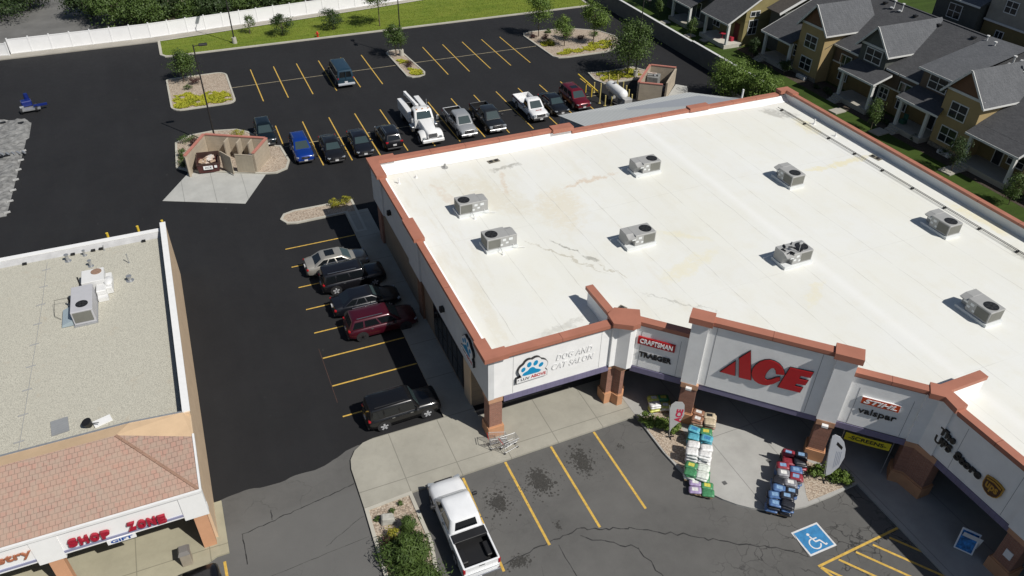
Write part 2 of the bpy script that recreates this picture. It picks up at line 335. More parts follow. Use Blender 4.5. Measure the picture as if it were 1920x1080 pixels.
GRASS = m_grass('lawn_grass', (.12, .175, .02), (.175, .215, .03), (.27, .24, .06)); YARD = m_grass('yard_grass', (.035, .06, .01), (.05, .085, .013), (.055, .05, .02)); SOIL = m_gravel('bare_soil', (.13, .1, .075), (.2, .16, .12), 3)
CORR = m_corr('corrugated_steel', (.46, .475, .47), .3, 'x'); SHED = m_corr('shed_wall_steel', (.35, .37, .4), .3, 'y'); WETC = m_concrete('cmu_wall', (.13, .125, .115))
CRK = mk('crack_sealant', (.02, .02, .02), .7, .2, 2); OILM = mk('oil_spot', (.042, .04, .036), .7, .3, 9)

# ------------------------------------------------------------------ ground, paving, kerbs
def rrect(x0, x1, y0, y1, r, n=5):
    if not isinstance(r, (list, tuple)): r = [r]*4
    out = []
    for (cx, cy, a0), rr in zip([(x1, y1, 0), (x0, y1, 90), (x0, y0, 180), (x1, y0, 270)], r):
        sx = -1 if cx == x1 else 1; sy = -1 if cy == y1 else 1
        if rr <= 0: out.append((cx, cy)); continue
        for k in range(n+1):
            a = R_(a0+90*k/n); out.append((cx+sx*rr+rr*math.cos(a), cy+sy*rr+rr*math.sin(a)))
    return out
def inset(poly, d):
    n = len(poly); ar = sum(poly[i][0]*poly[(i+1) % n][1]-poly[(i+1) % n][0]*poly[i][1] for i in range(n)); sg = 1 if ar > 0 else -1
    out = []
    for i in range(n):
        a, b, c = Vector(poly[i-1]), Vector(poly[i]), Vector(poly[(i+1) % n]); e1 = (b-a).normalized(); e2 = (c-b).normalized()
        n1 = Vector((-e1.y, e1.x))*sg; n2 = Vector((-e2.y, e2.x))*sg; m_ = (n1+n2); m_ = m_/max(.35, m_.length_squared/2) if m_.length > 1e-6 else n1
        q = b+m_*d; out.append((q.x, q.y))
    return out
random.seed(4)
struct('ground', MB().sheet([(-160, -60), (260, -60), (260, 330), (-160, 330)], -.06), SOIL)
struct('old_asphalt', MB().sheet([(-90, -40), (80, -40), (80, 30.9), (3, 32), (-90, 32)], 0), OLD)
edge = [(-90, 30.7)]+[(x, 30.68+.09*math.sin(x*1.9)+.02*math.sin(x*5.3)+random.uniform(-.02, .02)+(0 if x < 1.5 else (x-1.5)*.38)) for x in [-4.1+i*.28 for i in range(28)]]+[(4.2, 31.6), (10, 31.6), (58.3, 31.6)]
struct('parking_lot', MB().sheet(edge+[(58.3, 130), (57, 130), (26, 109.5), (-2.8, 107.4), (-22, 107.3), (-90, 107.3)], .004), ASPH)
# surrounding land: street beyond the fence, yards of the houses
struct('road', MB().sheet([(-60, 109.5), (-8, 109.5), (-6.5, 119), (-12, 128), (-10, 175), (-60, 175)], .0), mk('street_asphalt', (.14, .138, .132), .85, .18, .4, bump=.3, bscale=30))
struct('yard_ground', MB().sheet([(-8, 109.5), (-3.3, 109.5), (19.5, 112), (60, 117), (60, 190), (-10, 190), (-12, 128), (-6.5, 119)], .02), SOIL)
struct('house_yard', MB().box(58.55, 200, 20, 200, -.05, .40), YARD)
struct('mulch_bed', MB().sheet([(65, 20), (68.5, 20), (68.5, 78), (65.3, 78), (65, 60)], .406), m_gravel('dark_mulch', (.045, .03, .022), (.07, .05, .038), 9))
def kerbed(name, poly, bed=BED, h=.14, kw=.2):
    inn = inset(poly, kw); n = len(poly); m = MB()
    for i in range(n):
        j = (i+1) % n
        m.quad((*poly[i], h), (*poly[j], h), (*inn[j], h), (*inn[i], h)); m.quad((*poly[i], 0), (*poly[j], 0), (*poly[j], h), (*poly[i], h)); m.quad((*inn[j], h-.07), (*inn[i], h-.07), (*inn[i], h), (*inn[j], h))
    struct('island_kerb', m, KERB, fix=True); struct('island_bed', MB().sheet(inn, h-.05), bed)
isl1 = rrect(-2.6, 4.1, 84.4, 93.9, [1.2, .5, 1.2, 1.0]); kerbed('a', isl1)
kerbed('b', [(25.95, 85.4), (25.7, 84.7), (24.9, 84.3), (24.0, 84.35), (23.5, 84.9), (23.3, 93.1), (23.8, 93.75), (24.9, 93.8), (25.3, 93.2)])
kerbed('c', [(53.0, 86.0), (51.5, 84.4), (49.5, 83.6), (44.0, 83.65), (42.9, 83.9), (42.4, 84.6), (42.0, 92.8), (42.4, 93.7), (43.6, 94.0), (48.8, 93.6), (52.4, 91.2), (53.6, 88.4)])
kerbed('d', [(4.3, 58.4), (4.7, 57.6), (5.5, 57.35), (9.7, 57.45), (9.75, 54.1), (10.7, 54.1), (10.75, 59.5), (5.6, 59.5), (4.7, 59.2)])
kerbed('e', [(-3.1, 71.2), (-2.2, 70.2), (4.4, 67.0), (5.4, 66.75), (6.5, 67.3), (7.0, 68.8), (6.75, 72.2), (6.3, 72.4), (4.2, 76.6), (3.2, 77.6), (1.0, 78.1), (-1.2, 77.9), (-2.8, 76.6)])
kerbed('f', [(46.5, 77.8), (44.0, 78.2), (43.7, 76.0), (44.2, 74.6), (50.5, 74.2), (51.2, 76.0), (50, 78.0)], h=.14)
# south planter, left and right entrance beds
kerbed('g', [(3.42, 26.95), (3.3, 22.7), (3.35, 14), (5.0, 14), (5.55, 17.5), (5.85, 21.6), (6.2, 23.5), (6.12, 27.1)])
# lawn with kerb
lawn = [(-2.75, 102.2), (-2.2, 101.4), (-1.2, 101.25), (56.6, 101.2), (57.5, 116.0), (26.6, 111.3), (-2.75, 107.5)]
inl = inset(lawn, .32); m = MB()
for i in range(len(lawn)):
    j = (i+1) % len(lawn)
    m.quad((*lawn[i], .15), (*lawn[j], .15), (*inl[j], .15), (*inl[i], .15)); m.quad((*lawn[i], 0), (*lawn[j], 0), (*lawn[j], .15), (*lawn[i], .15))
struct('lawn_kerb', m, KERB, fix=True)
struct('lawn_ground', MB().sheet(inl, .10), GRASS)
g_ = MB()
xs = [p[0] for p in inl]
def inside(x, y, poly):
    r = False; n = len(poly)
    for i in range(n):
        (x1, y1), (x2, y2) = poly[i], poly[(i+1) % n]
        if (y1 > y) != (y2 > y) and x < (x2-x1)*(y-y1)/(y2-y1)+x1: r = not r
    return r
for _ in range(26000):
    x = random.uniform(-2.5, 57); y = random.uniform(101.4, 115)
    if not inside(x, y, inl): continue
    a = random.uniform(0, 6.3); l_ = .07; h = random.uniform(.05, .15)
    g_.quad((x, y, .1), (x+l_*math.cos(a), y+l_*math.sin(a), .1), (x+random.uniform(-.05, .1), y+random.uniform(-.05, .1), .1+h))
g_.build('grass', GRASS, kind='stuff', label='short sunlit lawn grass between the white fence and the lot')
struct('fence_path', MB().prism([(-70, 107.3), (-22, 107.5), (-2.75, 107.5), (26.6, 111.3), (57.5, 116), (57.5, 118), (19.5, 111.9), (-3.3, 109.2), (-22, 109.0), (-70, 109)], -.05, .08), m_concrete('path_concrete', (.34, .32, .28)))
# concrete pads, walks
struct('dumpster_pad', MB().prism([(-4.63, 65.44), (1.97, 62.32), (4.43, 66.95), (4.4, 68.4), (.9, 71.5), (-2.0, 70.1)], -.05, .02), PADC)
walk = [(3.42, 27.0)]+[(3.42, 29.7)]+[(3.42+1.75*(1-math.cos(R_(a))), 29.9+1.8*math.sin(R_(a))) for a in (0, 22, 45, 68, 90)]+[(9.62, 31.7), (9.62, 57.45), (11.6, 57.45), (11.6, 31), (20.6, 31), (20.6, 27.3)]
struct('sidewalk', MB().prism(walk, -.05, .13), WALK)
ent = [(20.6, 27.35), (20.62, 31), (33.5, 31), (44, 24), (44, -5), (29.6, -5), (29.6, 17.95), (27.6, 17.82)]
cx, cy = 26.3, 23.3
ent += [(cx+5.55*math.cos(R_(a)), cy+5.5*math.sin(R_(a))) for a in range(-95, -181, -8)]+[(20.62, 24.2)]
struct('entrance_sidewalk', MB().prism(ent, -.05, .128), m_concrete('entrance_concrete', (.385, .38, .36), (3.1, 30, .35, .2)))
for nm, pl in (('l', [(20.72, 27.0), (22.9, 26.9), (22.6, 24.8), (21.55, 23.1), (20.98, 22.6), (20.72, 24.0)]), ('r', [(28.0, 20.4), (29.4, 18.6), (29.5, 18.05), (26.2, 18.02), (26.35, 18.4), (27.3, 19.9)])):
    struct('bed_'+('gravel'), MB().sheet(pl, .135), BED)
struct('shop_walk', MB().prism([(-4.08, 27.1), (-4.05, 33), (-60, 33), (-60, 20), (-40, 20), (-40, 23), (-4.6, 23.0)][::1], -.05, .12), SHOPW) if False else struct('shop_walk', MB().prism([(-4.08, 27.1), (-4.08, 40), (-60, 40), (-60, 25.2), (-6.5, 25.9)], -.05, .12), SHOPW)
struct('rear_walk', MB().prism([(-4.5, 30.5), (-3.65, 30.5), (-3.65, 27.0), (-4.5, 27.0)], -.05, .1), SHOPW)
# painted lines
def lines(name, segs, mat, wd=.11, z=.010):
    m = MB()
    for (x0, y0, x1, y1) in segs:
        d = Vector((x1-x0, y1-y0)).normalized(); n = Vector((-d.y, d.x))*wd/2
        m.quad((x0-n.x, y0-n.y, z), (x0+n.x, y0+n.y, z), (x1+n.x, y1+n.y, z), (x1-n.x, y1-n.y, z))
    struct(name, m, mat, fix=True)
    return m
S = [(x, 83.85, x, 93.75) for x in (6.85, 9.55, 12.28, 14.96, 17.7, 20.3, 28.3, 31.0, 33.7, 36.4, 39.0)]
lines('parking_lines', S, YLN)
lines('parking_lines', [(4.1, 88.9, 6.79, 88.9)]+[(a+.06, 88.9, b-.06, 88.9) for a, b in zip((6.85, 9.55, 12.28, 14.96, 17.7, 28.3, 31, 33.7, 36.4), (9.55, 12.28, 14.96, 17.7, 20.3, 31, 33.7, 36.4, 39))]+[(20.36, 88.9, 23.3, 88.9), (25.7, 88.9, 28.24, 88.9), (39.06, 88.9, 42.1, 88.9)], WLN, .1)
X2 = [7.0, 9.78, 12.55, 15.32, 18.1, 20.9, 23.55, 26.25, 28.95, 31.65, 34.4, 37.1, 39.8, 42.45]
lines('parking_lines', [(x, 66.8 if x > 7.1 else 72.3, x+.02, 77.15) for x in X2[:-1]]+[(42.45, 72.3, 42.45, 77.15)], YLN)
lines('parking_lines', [(a+.07, 72.05, b-.05, 72.05) for a, b in zip(X2, X2[1:])], WLN, .1)
SY = [53.9, 51.23, 48.4, 45.55, 42.73, 39.93, 37.08, 34.2]
lines('parking_lines', [(3.93, y, 9.58, y) for y in SY], YLN)
lines('parking_lines', [(3.9, 35.5, 3.88, 41.0)], mk('faded_orange_line', (.08, .04, .03), .8, .2), .03)
lines('parking_lines', [(11.78, 21.1, 11.78, 27.1), (14.74, 21.05, 14.74, 27.15), (17.64, 21.15, 17.64, 27.2), (8.98, 20.6, 9.12, 26.95), (-3.95, 26.6, -3.85, 20)], YLN, .14, .006)
H = []
for k in range(6): H.append((24.1+k*1.15, 14.56, 24.1+k*1.15+2.6, 10.9))
lines('hatch_lines', H+[], YLN, .13, .006); lines('hatch_lines', [(24.0, 14.64, 29.58, 14.84), (24.07, 14.55, 24.8, 12.2), (24.0, 12.2, 24.9, 12.05)][:2], YLN, .13, .0085)
# wheelchair emblem
m = MB(); m.sheet([(24.02, 15.26), (25.76, 15.26), (25.76, 16.82), (24.02, 16.82)], .006); struct('accessible_emblem_border', m, mk('white_paint', (.62, .62, .62), .7, .12, 4))
struct('accessible_emblem_field', MB().sheet([(24.12, 15.36), (25.66, 15.36), (25.66, 16.72), (24.12, 16.72)], .009), mk('blue_paint', (.035, .20, .42), .7, .2, 4))
m = MB(); cx, cy = 24.89, 15.85
def tape(pts, wd, z=.012):
    for a, b in zip(pts, pts[1:]):
        d = Vector((b[0]-a[0], b[1]-a[1])).normalized(); n = Vector((-d.y, d.x))*wd/2; a_ = Vector(a)-d*wd*.2; b_ = Vector(b)+d*wd*.2
        m.quad((a_.x-n.x, a_.y-n.y, z), (a_.x+n.x, a_.y+n.y, z), (b_.x+n.x, b_.y+n.y, z), (b_.x-n.x, b_.y-n.y, z)); z += .0004
tape([(cx-.13+.3*math.cos(R_(a)), cy-.07+.3*math.sin(R_(a))) for a in range(85, 341, 15)], .07)
tape([(cx-.12, cy+.38), (cx-.02, cy+.02), (cx+.24, cy+.02), (cx+.37, cy-.32), (cx+.47, cy-.29)], .085, .02)
tape([(cx-.08, cy+.2), (cx+.17, cy+.2)], .07, .027)
m.sheet([(cx-.12+.085*math.cos(R_(a)), cy+.52+.085*math.sin(R_(a))) for a in range(0, 360, 30)], .016)
struct('accessible_emblem', m, mk('white_emblem_paint', (.66, .66, .66), .7, .1, 4), fix=True)
# long sealed cracks and oil spots on the old paving
def wig(a, b, n, am, seed):
    r = random.Random(seed); out = []
    for i in range(n+1):
        t = i/n; out.append((a[0]+(b[0]-a[0])*t+r.uniform(-am, am), a[1]+(b[1]-a[1])*t+r.uniform(-am, am)))
    return out
m = MB(); zc = .005
def crack(pts, w0):
    global zc
    for i, (a, b) in enumerate(zip(pts, pts[1:])):
        d = Vector((b[0]-a[0], b[1]-a[1])); 
        if d.length < 1e-4: continue
        d.normalize(); n = Vector((-d.y, d.x))*w0*(.6+.8*((i*37) % 10)/10)/2; zc += .00001
        m.quad((a[0]-n.x, a[1]-n.y, zc), (a[0]+n.x, a[1]+n.y, zc), (b[0]+n.x+d.x*.01, b[1]+n.y+d.y*.01, zc), (b[0]-n.x+d.x*.01, b[1]-n.y+d.y*.01, zc))
crack(wig((-2.9, 27.9), (3.3, 28.9), 22, .05, 1), .045); crack(wig((-2.9, 27.9), (-2.9, 26.0), 6, .02, 2), .05); crack(wig((-1.3, 28.2), (-1.25, 28.9), 4, .03, 3), .05)
crack(wig((9.0, 21.0), (13.5, 21.4), 16, .07, 4), .05); crack(wig((13.5, 21.4), (16.5, 20.3), 14, .1, 5), .06); crack(wig((12.2, 20.9), (12.4, 16), 12, .03, 6), .035)
crack(wig((16.5, 20.3), (23.5, 15.8), 26, .12, 7), .055); crack(wig((13.6, 20.9), (16.0, 19.2), 10, .12, 8), .05); crack(wig((16.0, 19.2), (16.6, 15.0), 14, .1, 9), .05)
crack(wig((23.2, 16.0), (23.9, 15.3), 4, .05, 10), .04); crack(wig((23.9, 15.3), (24.1, 16.7), 4, .03, 11), .04); crack(wig((1.0, 25.5), (3.3, 26.6), 10, .05, 12), .02)
crack(wig((-3.0, 24.8), (3.2, 25.2), 14, .04, 13), .02); crack(wig((-.7, 24.2), (-.4, 22.5), 6, .1, 14), .03)
struct('pavement_cracks', m, CRK, fix=True)
m = MB(); r = random.Random(9)
for (cx, cy, rx, ry, n) in [(12.95+.1, 25.1, .45, .7, 170), (10.3, 24.6, .4, .45, 90), (15.9, 25.5, .4, .75, 120), (9.9, 20.8, .5, .3, 80), (12.7, 22.0, .15, .25, 14), (18.5, 25.6, .2, .3, 10), (13.0, 25.0, 1.2, 1.2, 60), (16.0, 25.3, 1, 1.2, 50), (10.4, 24.6, .9, 1, 50)]:
    for _ in range(n*4):
        x = r.gauss(cx, rx*.55)+r.gauss(0, .05); y = r.gauss(cy, ry*.55); q = abs(r.gauss(0, .028))*(1.5 if n > 80 else .8)+.008; k = r.randint(5, 8); a0 = r.uniform(0, 6)
        zc += .000006; m.sheet([(x+q*r.uniform(.6, 1.2)*math.cos(a0+6.283*i/k), y+q*r.uniform(.6, 1.2)*math.sin(a0+6.283*i/k)) for i in range(k)], zc)
struct('oil_spots', m, OILM)
struct('drain_grate', MB().box(25.85, 26.1, 21.1, 21.35, .12, .133).box(22.5, 22.75, 20.75, 21, .12, .133), mk('grate_iron', (.1, .1, .1), .7, .2))
# ------------------------------------------------------------------ hardware store
store = thing('store_building', 'large white stucco store with flat white roof and terracotta coping', 'store', (31, 41, 0))
def part(name, mb, mats, par=None, **kw): return mb.build(name, mats, par, **kw)
R2 = math.sqrt(2)
def CH(u, c, z=None):      # point on the diagonal front; u runs along it, c = x+y
    d = R2*u-8.7; p = ((c+d)/2, (c-d)/2); return p if z is None else (*p, z)
XL, YF, YR, XR, ZR = 11.5, 29.02, 53.4, 51.65, 5.7
XU = 32.0                                   # wall of the wing that runs south
# lower walls (set back behind the arcade)
m = MB(); base = [(XL+.08, 32.0), (XL+.08, YR-.05), (XR-.05, YR-.05), (XR-.05, -20), (35.2, -20), (35.2, 18.6), (22.4, 32.0)]
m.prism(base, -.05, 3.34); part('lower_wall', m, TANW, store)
# upper band: outer skin
outl = [(XL, YF), (XL, YR), (XR, YR), (XR, -20.0), (XU, -20.0), (XU, 17.15)]
inner = [(XL+.35, YF+.4), (XL+.35, YR-.35), (XR-.35, YR-.35), (XR-.35, -19.6), (XU+.4, -19.6), (XU+.4, 17.3)]
cL, cR = CH(.15, 49.1), CH(16.45, 49.1)
m = MB()
def wall(a, b, t, z0, z1, mm=0):      # wall slab from a to b, thickness t to the left of a->b
    d = Vector((b[0]-a[0], b[1]-a[1])).normalized(); n = Vector((-d.y, d.x))*t
    m.prism([a, b, (b[0]+n.x, b[1]+n.y), (a[0]+n.x, a[1]+n.y)], z0, z1, mm)
wall((XL+.35, YF), (19.25, YF), .4, 3.35, 6.5); part('front_wall', m, STUC, store)
m = MB(); m.box(XL, XL+.35, YF, 41.4, 3.3, 6.3); m.box(XL-.12, XL+.35, 41.4, 43.9, 3.3, 6.6); m.box(XL, XL+.35, 43.9, 50.6, 3.3, 6.3); m.box(XL-.12, XL+.35, 50.6, YR+.1, 3.3, 6.6); part('side_wall', m, STUC_SHADE, store)
m = MB(); m.box(XL+.36, 28.7, YR-.3, YR, 3.3, 6.45); m.box(28.7, XR-.3, YR-.3, YR, 3.3, 6.1); part('rear_wall', m, STUC, store)
m = MB(); m.box(XR-.3, XR, -20, YR, 3.3, 6.35); part('right_wall', m, PARA, store)
# parapet inner faces (white membrane) are the same slabs; roof deck with a ridge
XM = 35.3; m = MB(); zl, zm = ZR, ZR+.22
rp = lambda x: zl+(zm-zl)*max(0, 1-abs(x-XM)/(14.0))
poly_l = [(XL+.3, 29.3), (19.5, 29.3), (31.9, 17.2), (32.3, 17.2)]
def rq(pts): m.quad(*[(x, y, rp(x)) for x, y in pts])
X = XM-14
rq([(XL+.3, 29.3), (19.5, 29.3), (19.5, YR-.25), (XL+.3, YR-.25)]); rq([(19.5, 29.95), (X, 28.15), (X, YR-.25), (19.5, YR-.25)])
rq([(X, 28.15), (32.2, 17.25), (32.2, YR-.25), (X, YR-.25)]); rq([(32.2, -19.8), (XM, -19.8), (XM, YR-.25), (32.2, YR-.25)]); rq([(XM, -19.8), (XM+14, -19.8), (XM+14, YR-.25), (XM, YR-.25)]); rq([(XM+14, -19.8), (XR-.25, -19.8), (XR-.25, YR-.25), (XM+14, YR-.25)])
m.quad((19.35, 29.3, rp(19.4)), (19.5, 29.3, rp(19.4)), (19.5, 30, rp(19.5)), (19.35, 30, rp(19.4))); part('roof', m, MEMB, store)
m = MB()   # canted membrane fillet along the foot of the parapets
m.quad((XL+.35, YR-.31, ZR+.42), (XR-.31, YR-.31, ZR+.35), (XR-.31, YR-.95, ZR+.02), (XL+.35, YR-.95, ZR+.02)); m.quad((XL+.36, YF+.5, ZR+.25), (XL+.36, YR-.4, ZR+.3), (XL+.75, YR-.4, ZR+.015), (XL+.75, YF+.5, ZR+.015))
part('roof_fillet', m, STUC, store)
# soffit
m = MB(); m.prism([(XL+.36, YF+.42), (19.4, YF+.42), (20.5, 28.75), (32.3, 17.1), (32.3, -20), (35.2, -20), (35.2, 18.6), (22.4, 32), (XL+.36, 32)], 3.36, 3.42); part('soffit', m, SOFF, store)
# storefront windows and doors under the arcade
for (a, b) in [((14, 31.99), (17.5, 31.99)), ((18.2, 31.99), (21.5, 31.99))]:
    m = MB().box(a[0], b[0], 31.90, 31.99, .3, 2.9); f_ = part('window', m, MULL, store); part('pane', MB().box(a[0]+.1, b[0]-.1, 31.86, 31.895, .4, 2.8), DGL, f_)
dd = Vector((12.8, -13.4)).normalized(); nn = Vector((-dd.y, dd.x))*-1
for t0, t1, zz in [(1.5, 4.2, 2.9), (4.6, 6.6, 3.0), (6.8, 9.2, 3.0), (9.4, 11.6, 3.0), (12.2, 15.0, 2.9)]:
    a = Vector((22.4, 32.0))+dd*t0; b = Vector((22.4, 32.0))+dd*t1; p = nn*.08; q = nn*.12
    m = MB().prism([tuple(a), tuple(b), tuple(b+p), tuple(a+p)], .13, zz); f_ = part('door' if t0 in (6.8,) else 'window', m, MULL, store)
    a2 = a+dd*.1; b2 = b-dd*.1; m = MB().prism([tuple(a2+p*1.02), tuple(b2+p*1.02), tuple(b2+q), tuple(a2+q)], .3, zz-.12); part('pane', m, DGL, f_)
# diagonal front: two wings and the taller centre panel on piers
def chw(u0, u1, c0, c1, z0, z1): return MB().prism([CH(u0, c0), CH(u1, c0), CH(u1, c1), CH(u0, c1)], z0, z1)
part('left_wing_wall', chw(.35, 3.7, 49.15, 49.75, 3.35, 6.55), STUC, store)
part('right_wing_wall', chw(12.35, 16.1, 49.15, 49.75, 3.35, 6.82), STUC, store)
part('centre_wall', chw(4.5, 11.35, 49.0, 49.7, 3.35, 7.95), STUC, store)
for u0, u1 in ((3.62, 4.55), (11.3, 12.35)): part('pier', chw(u0, u1, 48.72, 49.72, 3.35, 7.85), STUC, store)
m = chw(-.95, -.1, 48.6, 49.6, 3.35, 6.3)
part('pier', MB().prism([(19.25, 28.86), (19.25, 29.5), (20.0, 29.7), (21.0, 28.9), (20.42, 28.3), (20.1, 28.3), (19.6, 28.86)][::1], 3.35, 6.7), STUC, store)
part('pier', MB().prism([CH(16.0, 48.95), CH(16.62, 48.95), (XU-.12, 16.2), (XU+.5, 16.2), CH(16.6, 49.9), CH(16.0, 49.9)], 3.35, 6.84), STUC, store)
part('wing_side_wall', MB().box(XU, XU+.4, -20, 16.2, 3.35, 6.66), STUC, store)
m = MB().box(XU-.15, XU+.4, 9.6, 11.4, 3.35, 6.75); part('pier', m, STUC, store)
m = MB()
for y in (41.0, 38): pass
# thin control joints in the stucco
JG = mk('joint_grey', (.3, .3, .3), .9, 0)
for x in (13.0, 18.6): part('control_joint', MB().box(x, x+.02, YF-.006, YF, 3.4, 6.35), JG, store)
for u in (5.0, 10.6): part('control_joint', MB().prism([CH(u, 48.985), CH(u+.025, 48.985), CH(u+.025, 49.0), CH(u, 49.0)], 3.4, 7.85), JG, store)
for u in (.9, 3.2, 12.9, 15.6): part('control_joint', MB().prism([CH(u, 49.135), CH(u+.02, 49.135), CH(u+.02, 49.15), CH(u, 49.15)], 3.4, 6.1), JG, store)
for y in (15.2, 12.0, 8.0): part('control_joint', MB().box(XU-.006, XU, y, y+.02, 3.4, 6.4), JG, store)
# back of the raised parts, seen from above, and the two return parapets
m = MB(); m.prism([(19.3, 29.45), (19.75, 29.45), (19.75, 32.2), (19.3, 32.2)], ZR-.1, 6.75); part('return_parapet', m, STUC, store)
m = MB(); m.box(32.3, 35.2, 17.2, 17.6, ZR-.1, 6.85); part('return_parapet', m, STUC, store)
# coping
def coping(poly, z, h=.34, ins=None): return MB().prism(poly, z, z+h)
def cop_run(a, b, wd, z, h=.3, off=0):
    """coping bar along a->b, outer edge pushed out to the right by 'off'"""
    d = Vector((b[0]-a[0], b[1]-a[1])).normalized(); n = Vector((d.y, -d.x)); a = Vector(a)+n*off; b = Vector(b)+n*off
    m = MB(); m.prism([tuple(a), tuple(b), tuple(b-n*wd), tuple(a-n*wd)], z, z+h)
    a2 = a-n*.07; b2 = b-n*.07; w2 = wd-.14
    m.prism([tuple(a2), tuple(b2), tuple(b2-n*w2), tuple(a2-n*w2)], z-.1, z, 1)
    L = (b-a).length; k = int(L/3.6)
    for i in range(1, k+1):
        c = a+d*(L*i/(k+1)); e = d*.015; c2 = c+n*.004
        m.prism([tuple(c2-e), tuple(c2+e), tuple(c2+e-n*(wd+.008)), tuple(c2-e-n*(wd+.008))], z-.0, z+h+.004, 2)
    return m
CM = [COP, COPB, COPJ]
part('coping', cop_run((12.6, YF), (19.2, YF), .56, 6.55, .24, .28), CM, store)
part('coping', MB().prism([(XL-.34, YF-.36), (12.6, YF-.36), (12.6, YF+.36), (XL+.36, YF+.36), (XL+.36, 30.4), (XL-.34, 30.4)], 6.52, 6.84), CM, store)
part('coping', cop_run((XL, 41.3), (XL, 30.4), .44, 6.42, .24, .2), CM, store)
part('coping', MB().box(XL-.36, XL+.4, 41.3, 44.0, 6.6, 6.88), CM, store)
part('coping', cop_run((XL, 50.5), (XL, 44.0), .44, 6.42, .24, .2), CM, store)
part('coping', MB().prism([(XL-.36, 50.5), (XL+.4, 50.5), (XL+.4, YR-.5), (13.3, YR-.5), (13.3, YR+.3), (XL-.36, YR+.3)], 6.6, 6.88), CM, store)
part('coping', cop_run((28.0, YR), (13.3, YR), .52, 6.5, .24, .2), CM, store)
part('coping', MB().box(26.9, 28.8, YR-.55, YR+.3, 6.5, 6.86), CM, store)
part('coping', cop_run((40.6, YR), (28.8, YR), .5, 6.12, .22, .14), CM, store)
part('coping', MB().box(40.6, 42.7, YR-.45, YR+.28, 6.14, 6.5), CM, store)
part('coping', cop_run((50.6, YR), (42.7, YR), .5, 6.12, .22, .14), CM, store)
part('coping', MB().prism([(50.6, YR-.5), (XR-.45, YR-.5), (XR-.45, 52), (XR+.25, 52), (XR+.25, YR+.25), (50.6, YR+.25)], 6.35, 6.66), CM, store)
part('coping', cop_run((XR, -20), (XR, 52), .42, 6.36, .2, .06), CM, store)
part('coping', MB().prism([(19.05, 28.6), (19.15, 29.5), (19.8, 29.9), (21.1, 29.15), (20.5, 28.0), (20.0, 27.98)], 6.68, 7.02), CM, store)
part('coping', cop_run((19.52, 29.7), (19.52, 32.4), .5, 6.75, .24, .2), CM, store)
part('coping', cop_run(CH(.5, 49.15), CH(3.63, 49.15), .52, 6.6, .24, .1), CM, store)
part('coping', cop_run(CH(4.75, 48.95), CH(11.1, 48.95), .56, 7.94, .24, .1), CM, store)
part('coping', MB().prism([CH(3.42, 48.52), CH(4.75, 48.52), CH(4.75, 49.85), CH(3.42, 49.85)], 7.9, 8.3), CM, store)
part('coping', MB().prism([CH(11.1, 48.52), CH(12.55, 48.52), CH(12.55, 49.85), CH(11.1, 49.85)], 7.9, 8.3), CM, store)
part('coping', cop_run(CH(12.4, 49.15), CH(16.05, 49.15), .5, 6.86, .24, .1), CM, store)
part('coping', MB().prism([CH(16.05, 48.7), CH(16.75, 48.7), (XU-.3, 16.0), (XU+.45, 16.0), (XU+.55, 17.4), CH(16.75, 50.0), CH(16.05, 50.0)], 6.82, 7.16), CM, store)
part('coping', cop_run((32.3, 17.42), (35.3, 17.42), .55, 6.84, .24, .25), CM, store)
part('coping', cop_run((XU, 16.0), (XU, 11.5), .5, 6.7, .24, .14), CM, store)
part('coping', MB().box(XU-.4, XU+.5, 9.5, 11.5, 6.75, 7.1), CM, store); part('coping', cop_run((XU, 9.5), (XU, -20), .62, 6.5, .26, .24), CM, store)
# brick pillars with tan cap band and orange base
def pillar(poly, poly_b, poly_c):
    p = part('brick_pillar', MB().prism(poly, .9, 3.0), BRICK, store)
    part('pillar_base', MB().prism(poly_b, .1, .93).prism(inset(poly_b, .07), .93, 1.0), BRB, p); part('pillar_cap', MB().prism(poly_c, 2.98, 3.34), TANB, p)
def rect(x0, x1, y0, y1, e=0): return [(x0-e, y0-e), (x1+e, y0-e), (x1+e, y1+e), (x0-e, y1+e)]
pillar(rect(11.6, 12.4, 29.1, 29.95), rect(11.6, 12.4, 29.1, 29.95, .1), rect(11.6, 12.4, 29.1, 29.95, .06))
pp = [(19.35, 29.05), (19.35, 29.75), (20.0, 29.95), (20.75, 29.3), (20.25, 28.6), (20.0, 28.6), (19.8, 29.05)]
pillar(pp, inset(pp, -.1), inset(pp, -.05))
for u0, u1 in ((3.72, 4.62), (11.42, 12.3)):
    q = lambda e: [CH(u0-e, 48.76-e*1.4), CH(u1+e, 48.76-e*1.4), CH(u1+e, 49.9+e*1.4), CH(u0-e, 49.9+e*1.4)]
    pillar(q(0), q(.1), q(.05))
pp = [CH(16.05, 49.0), CH(16.55, 49.0), (XU-.02, 15.9), (XU+.7, 15.9), (XU+.9, 17.2), CH(16.05, 50.1)]; pillar(pp, inset(pp, -.1), inset(pp, -.04))
pillar(rect(XU-.05, XU+.8, 10.3, 11.3), rect(XU-.05, XU+.8, 10.3, 11.3, .1), rect(XU-.05, XU+.8, 10.3, 11.3, .05))
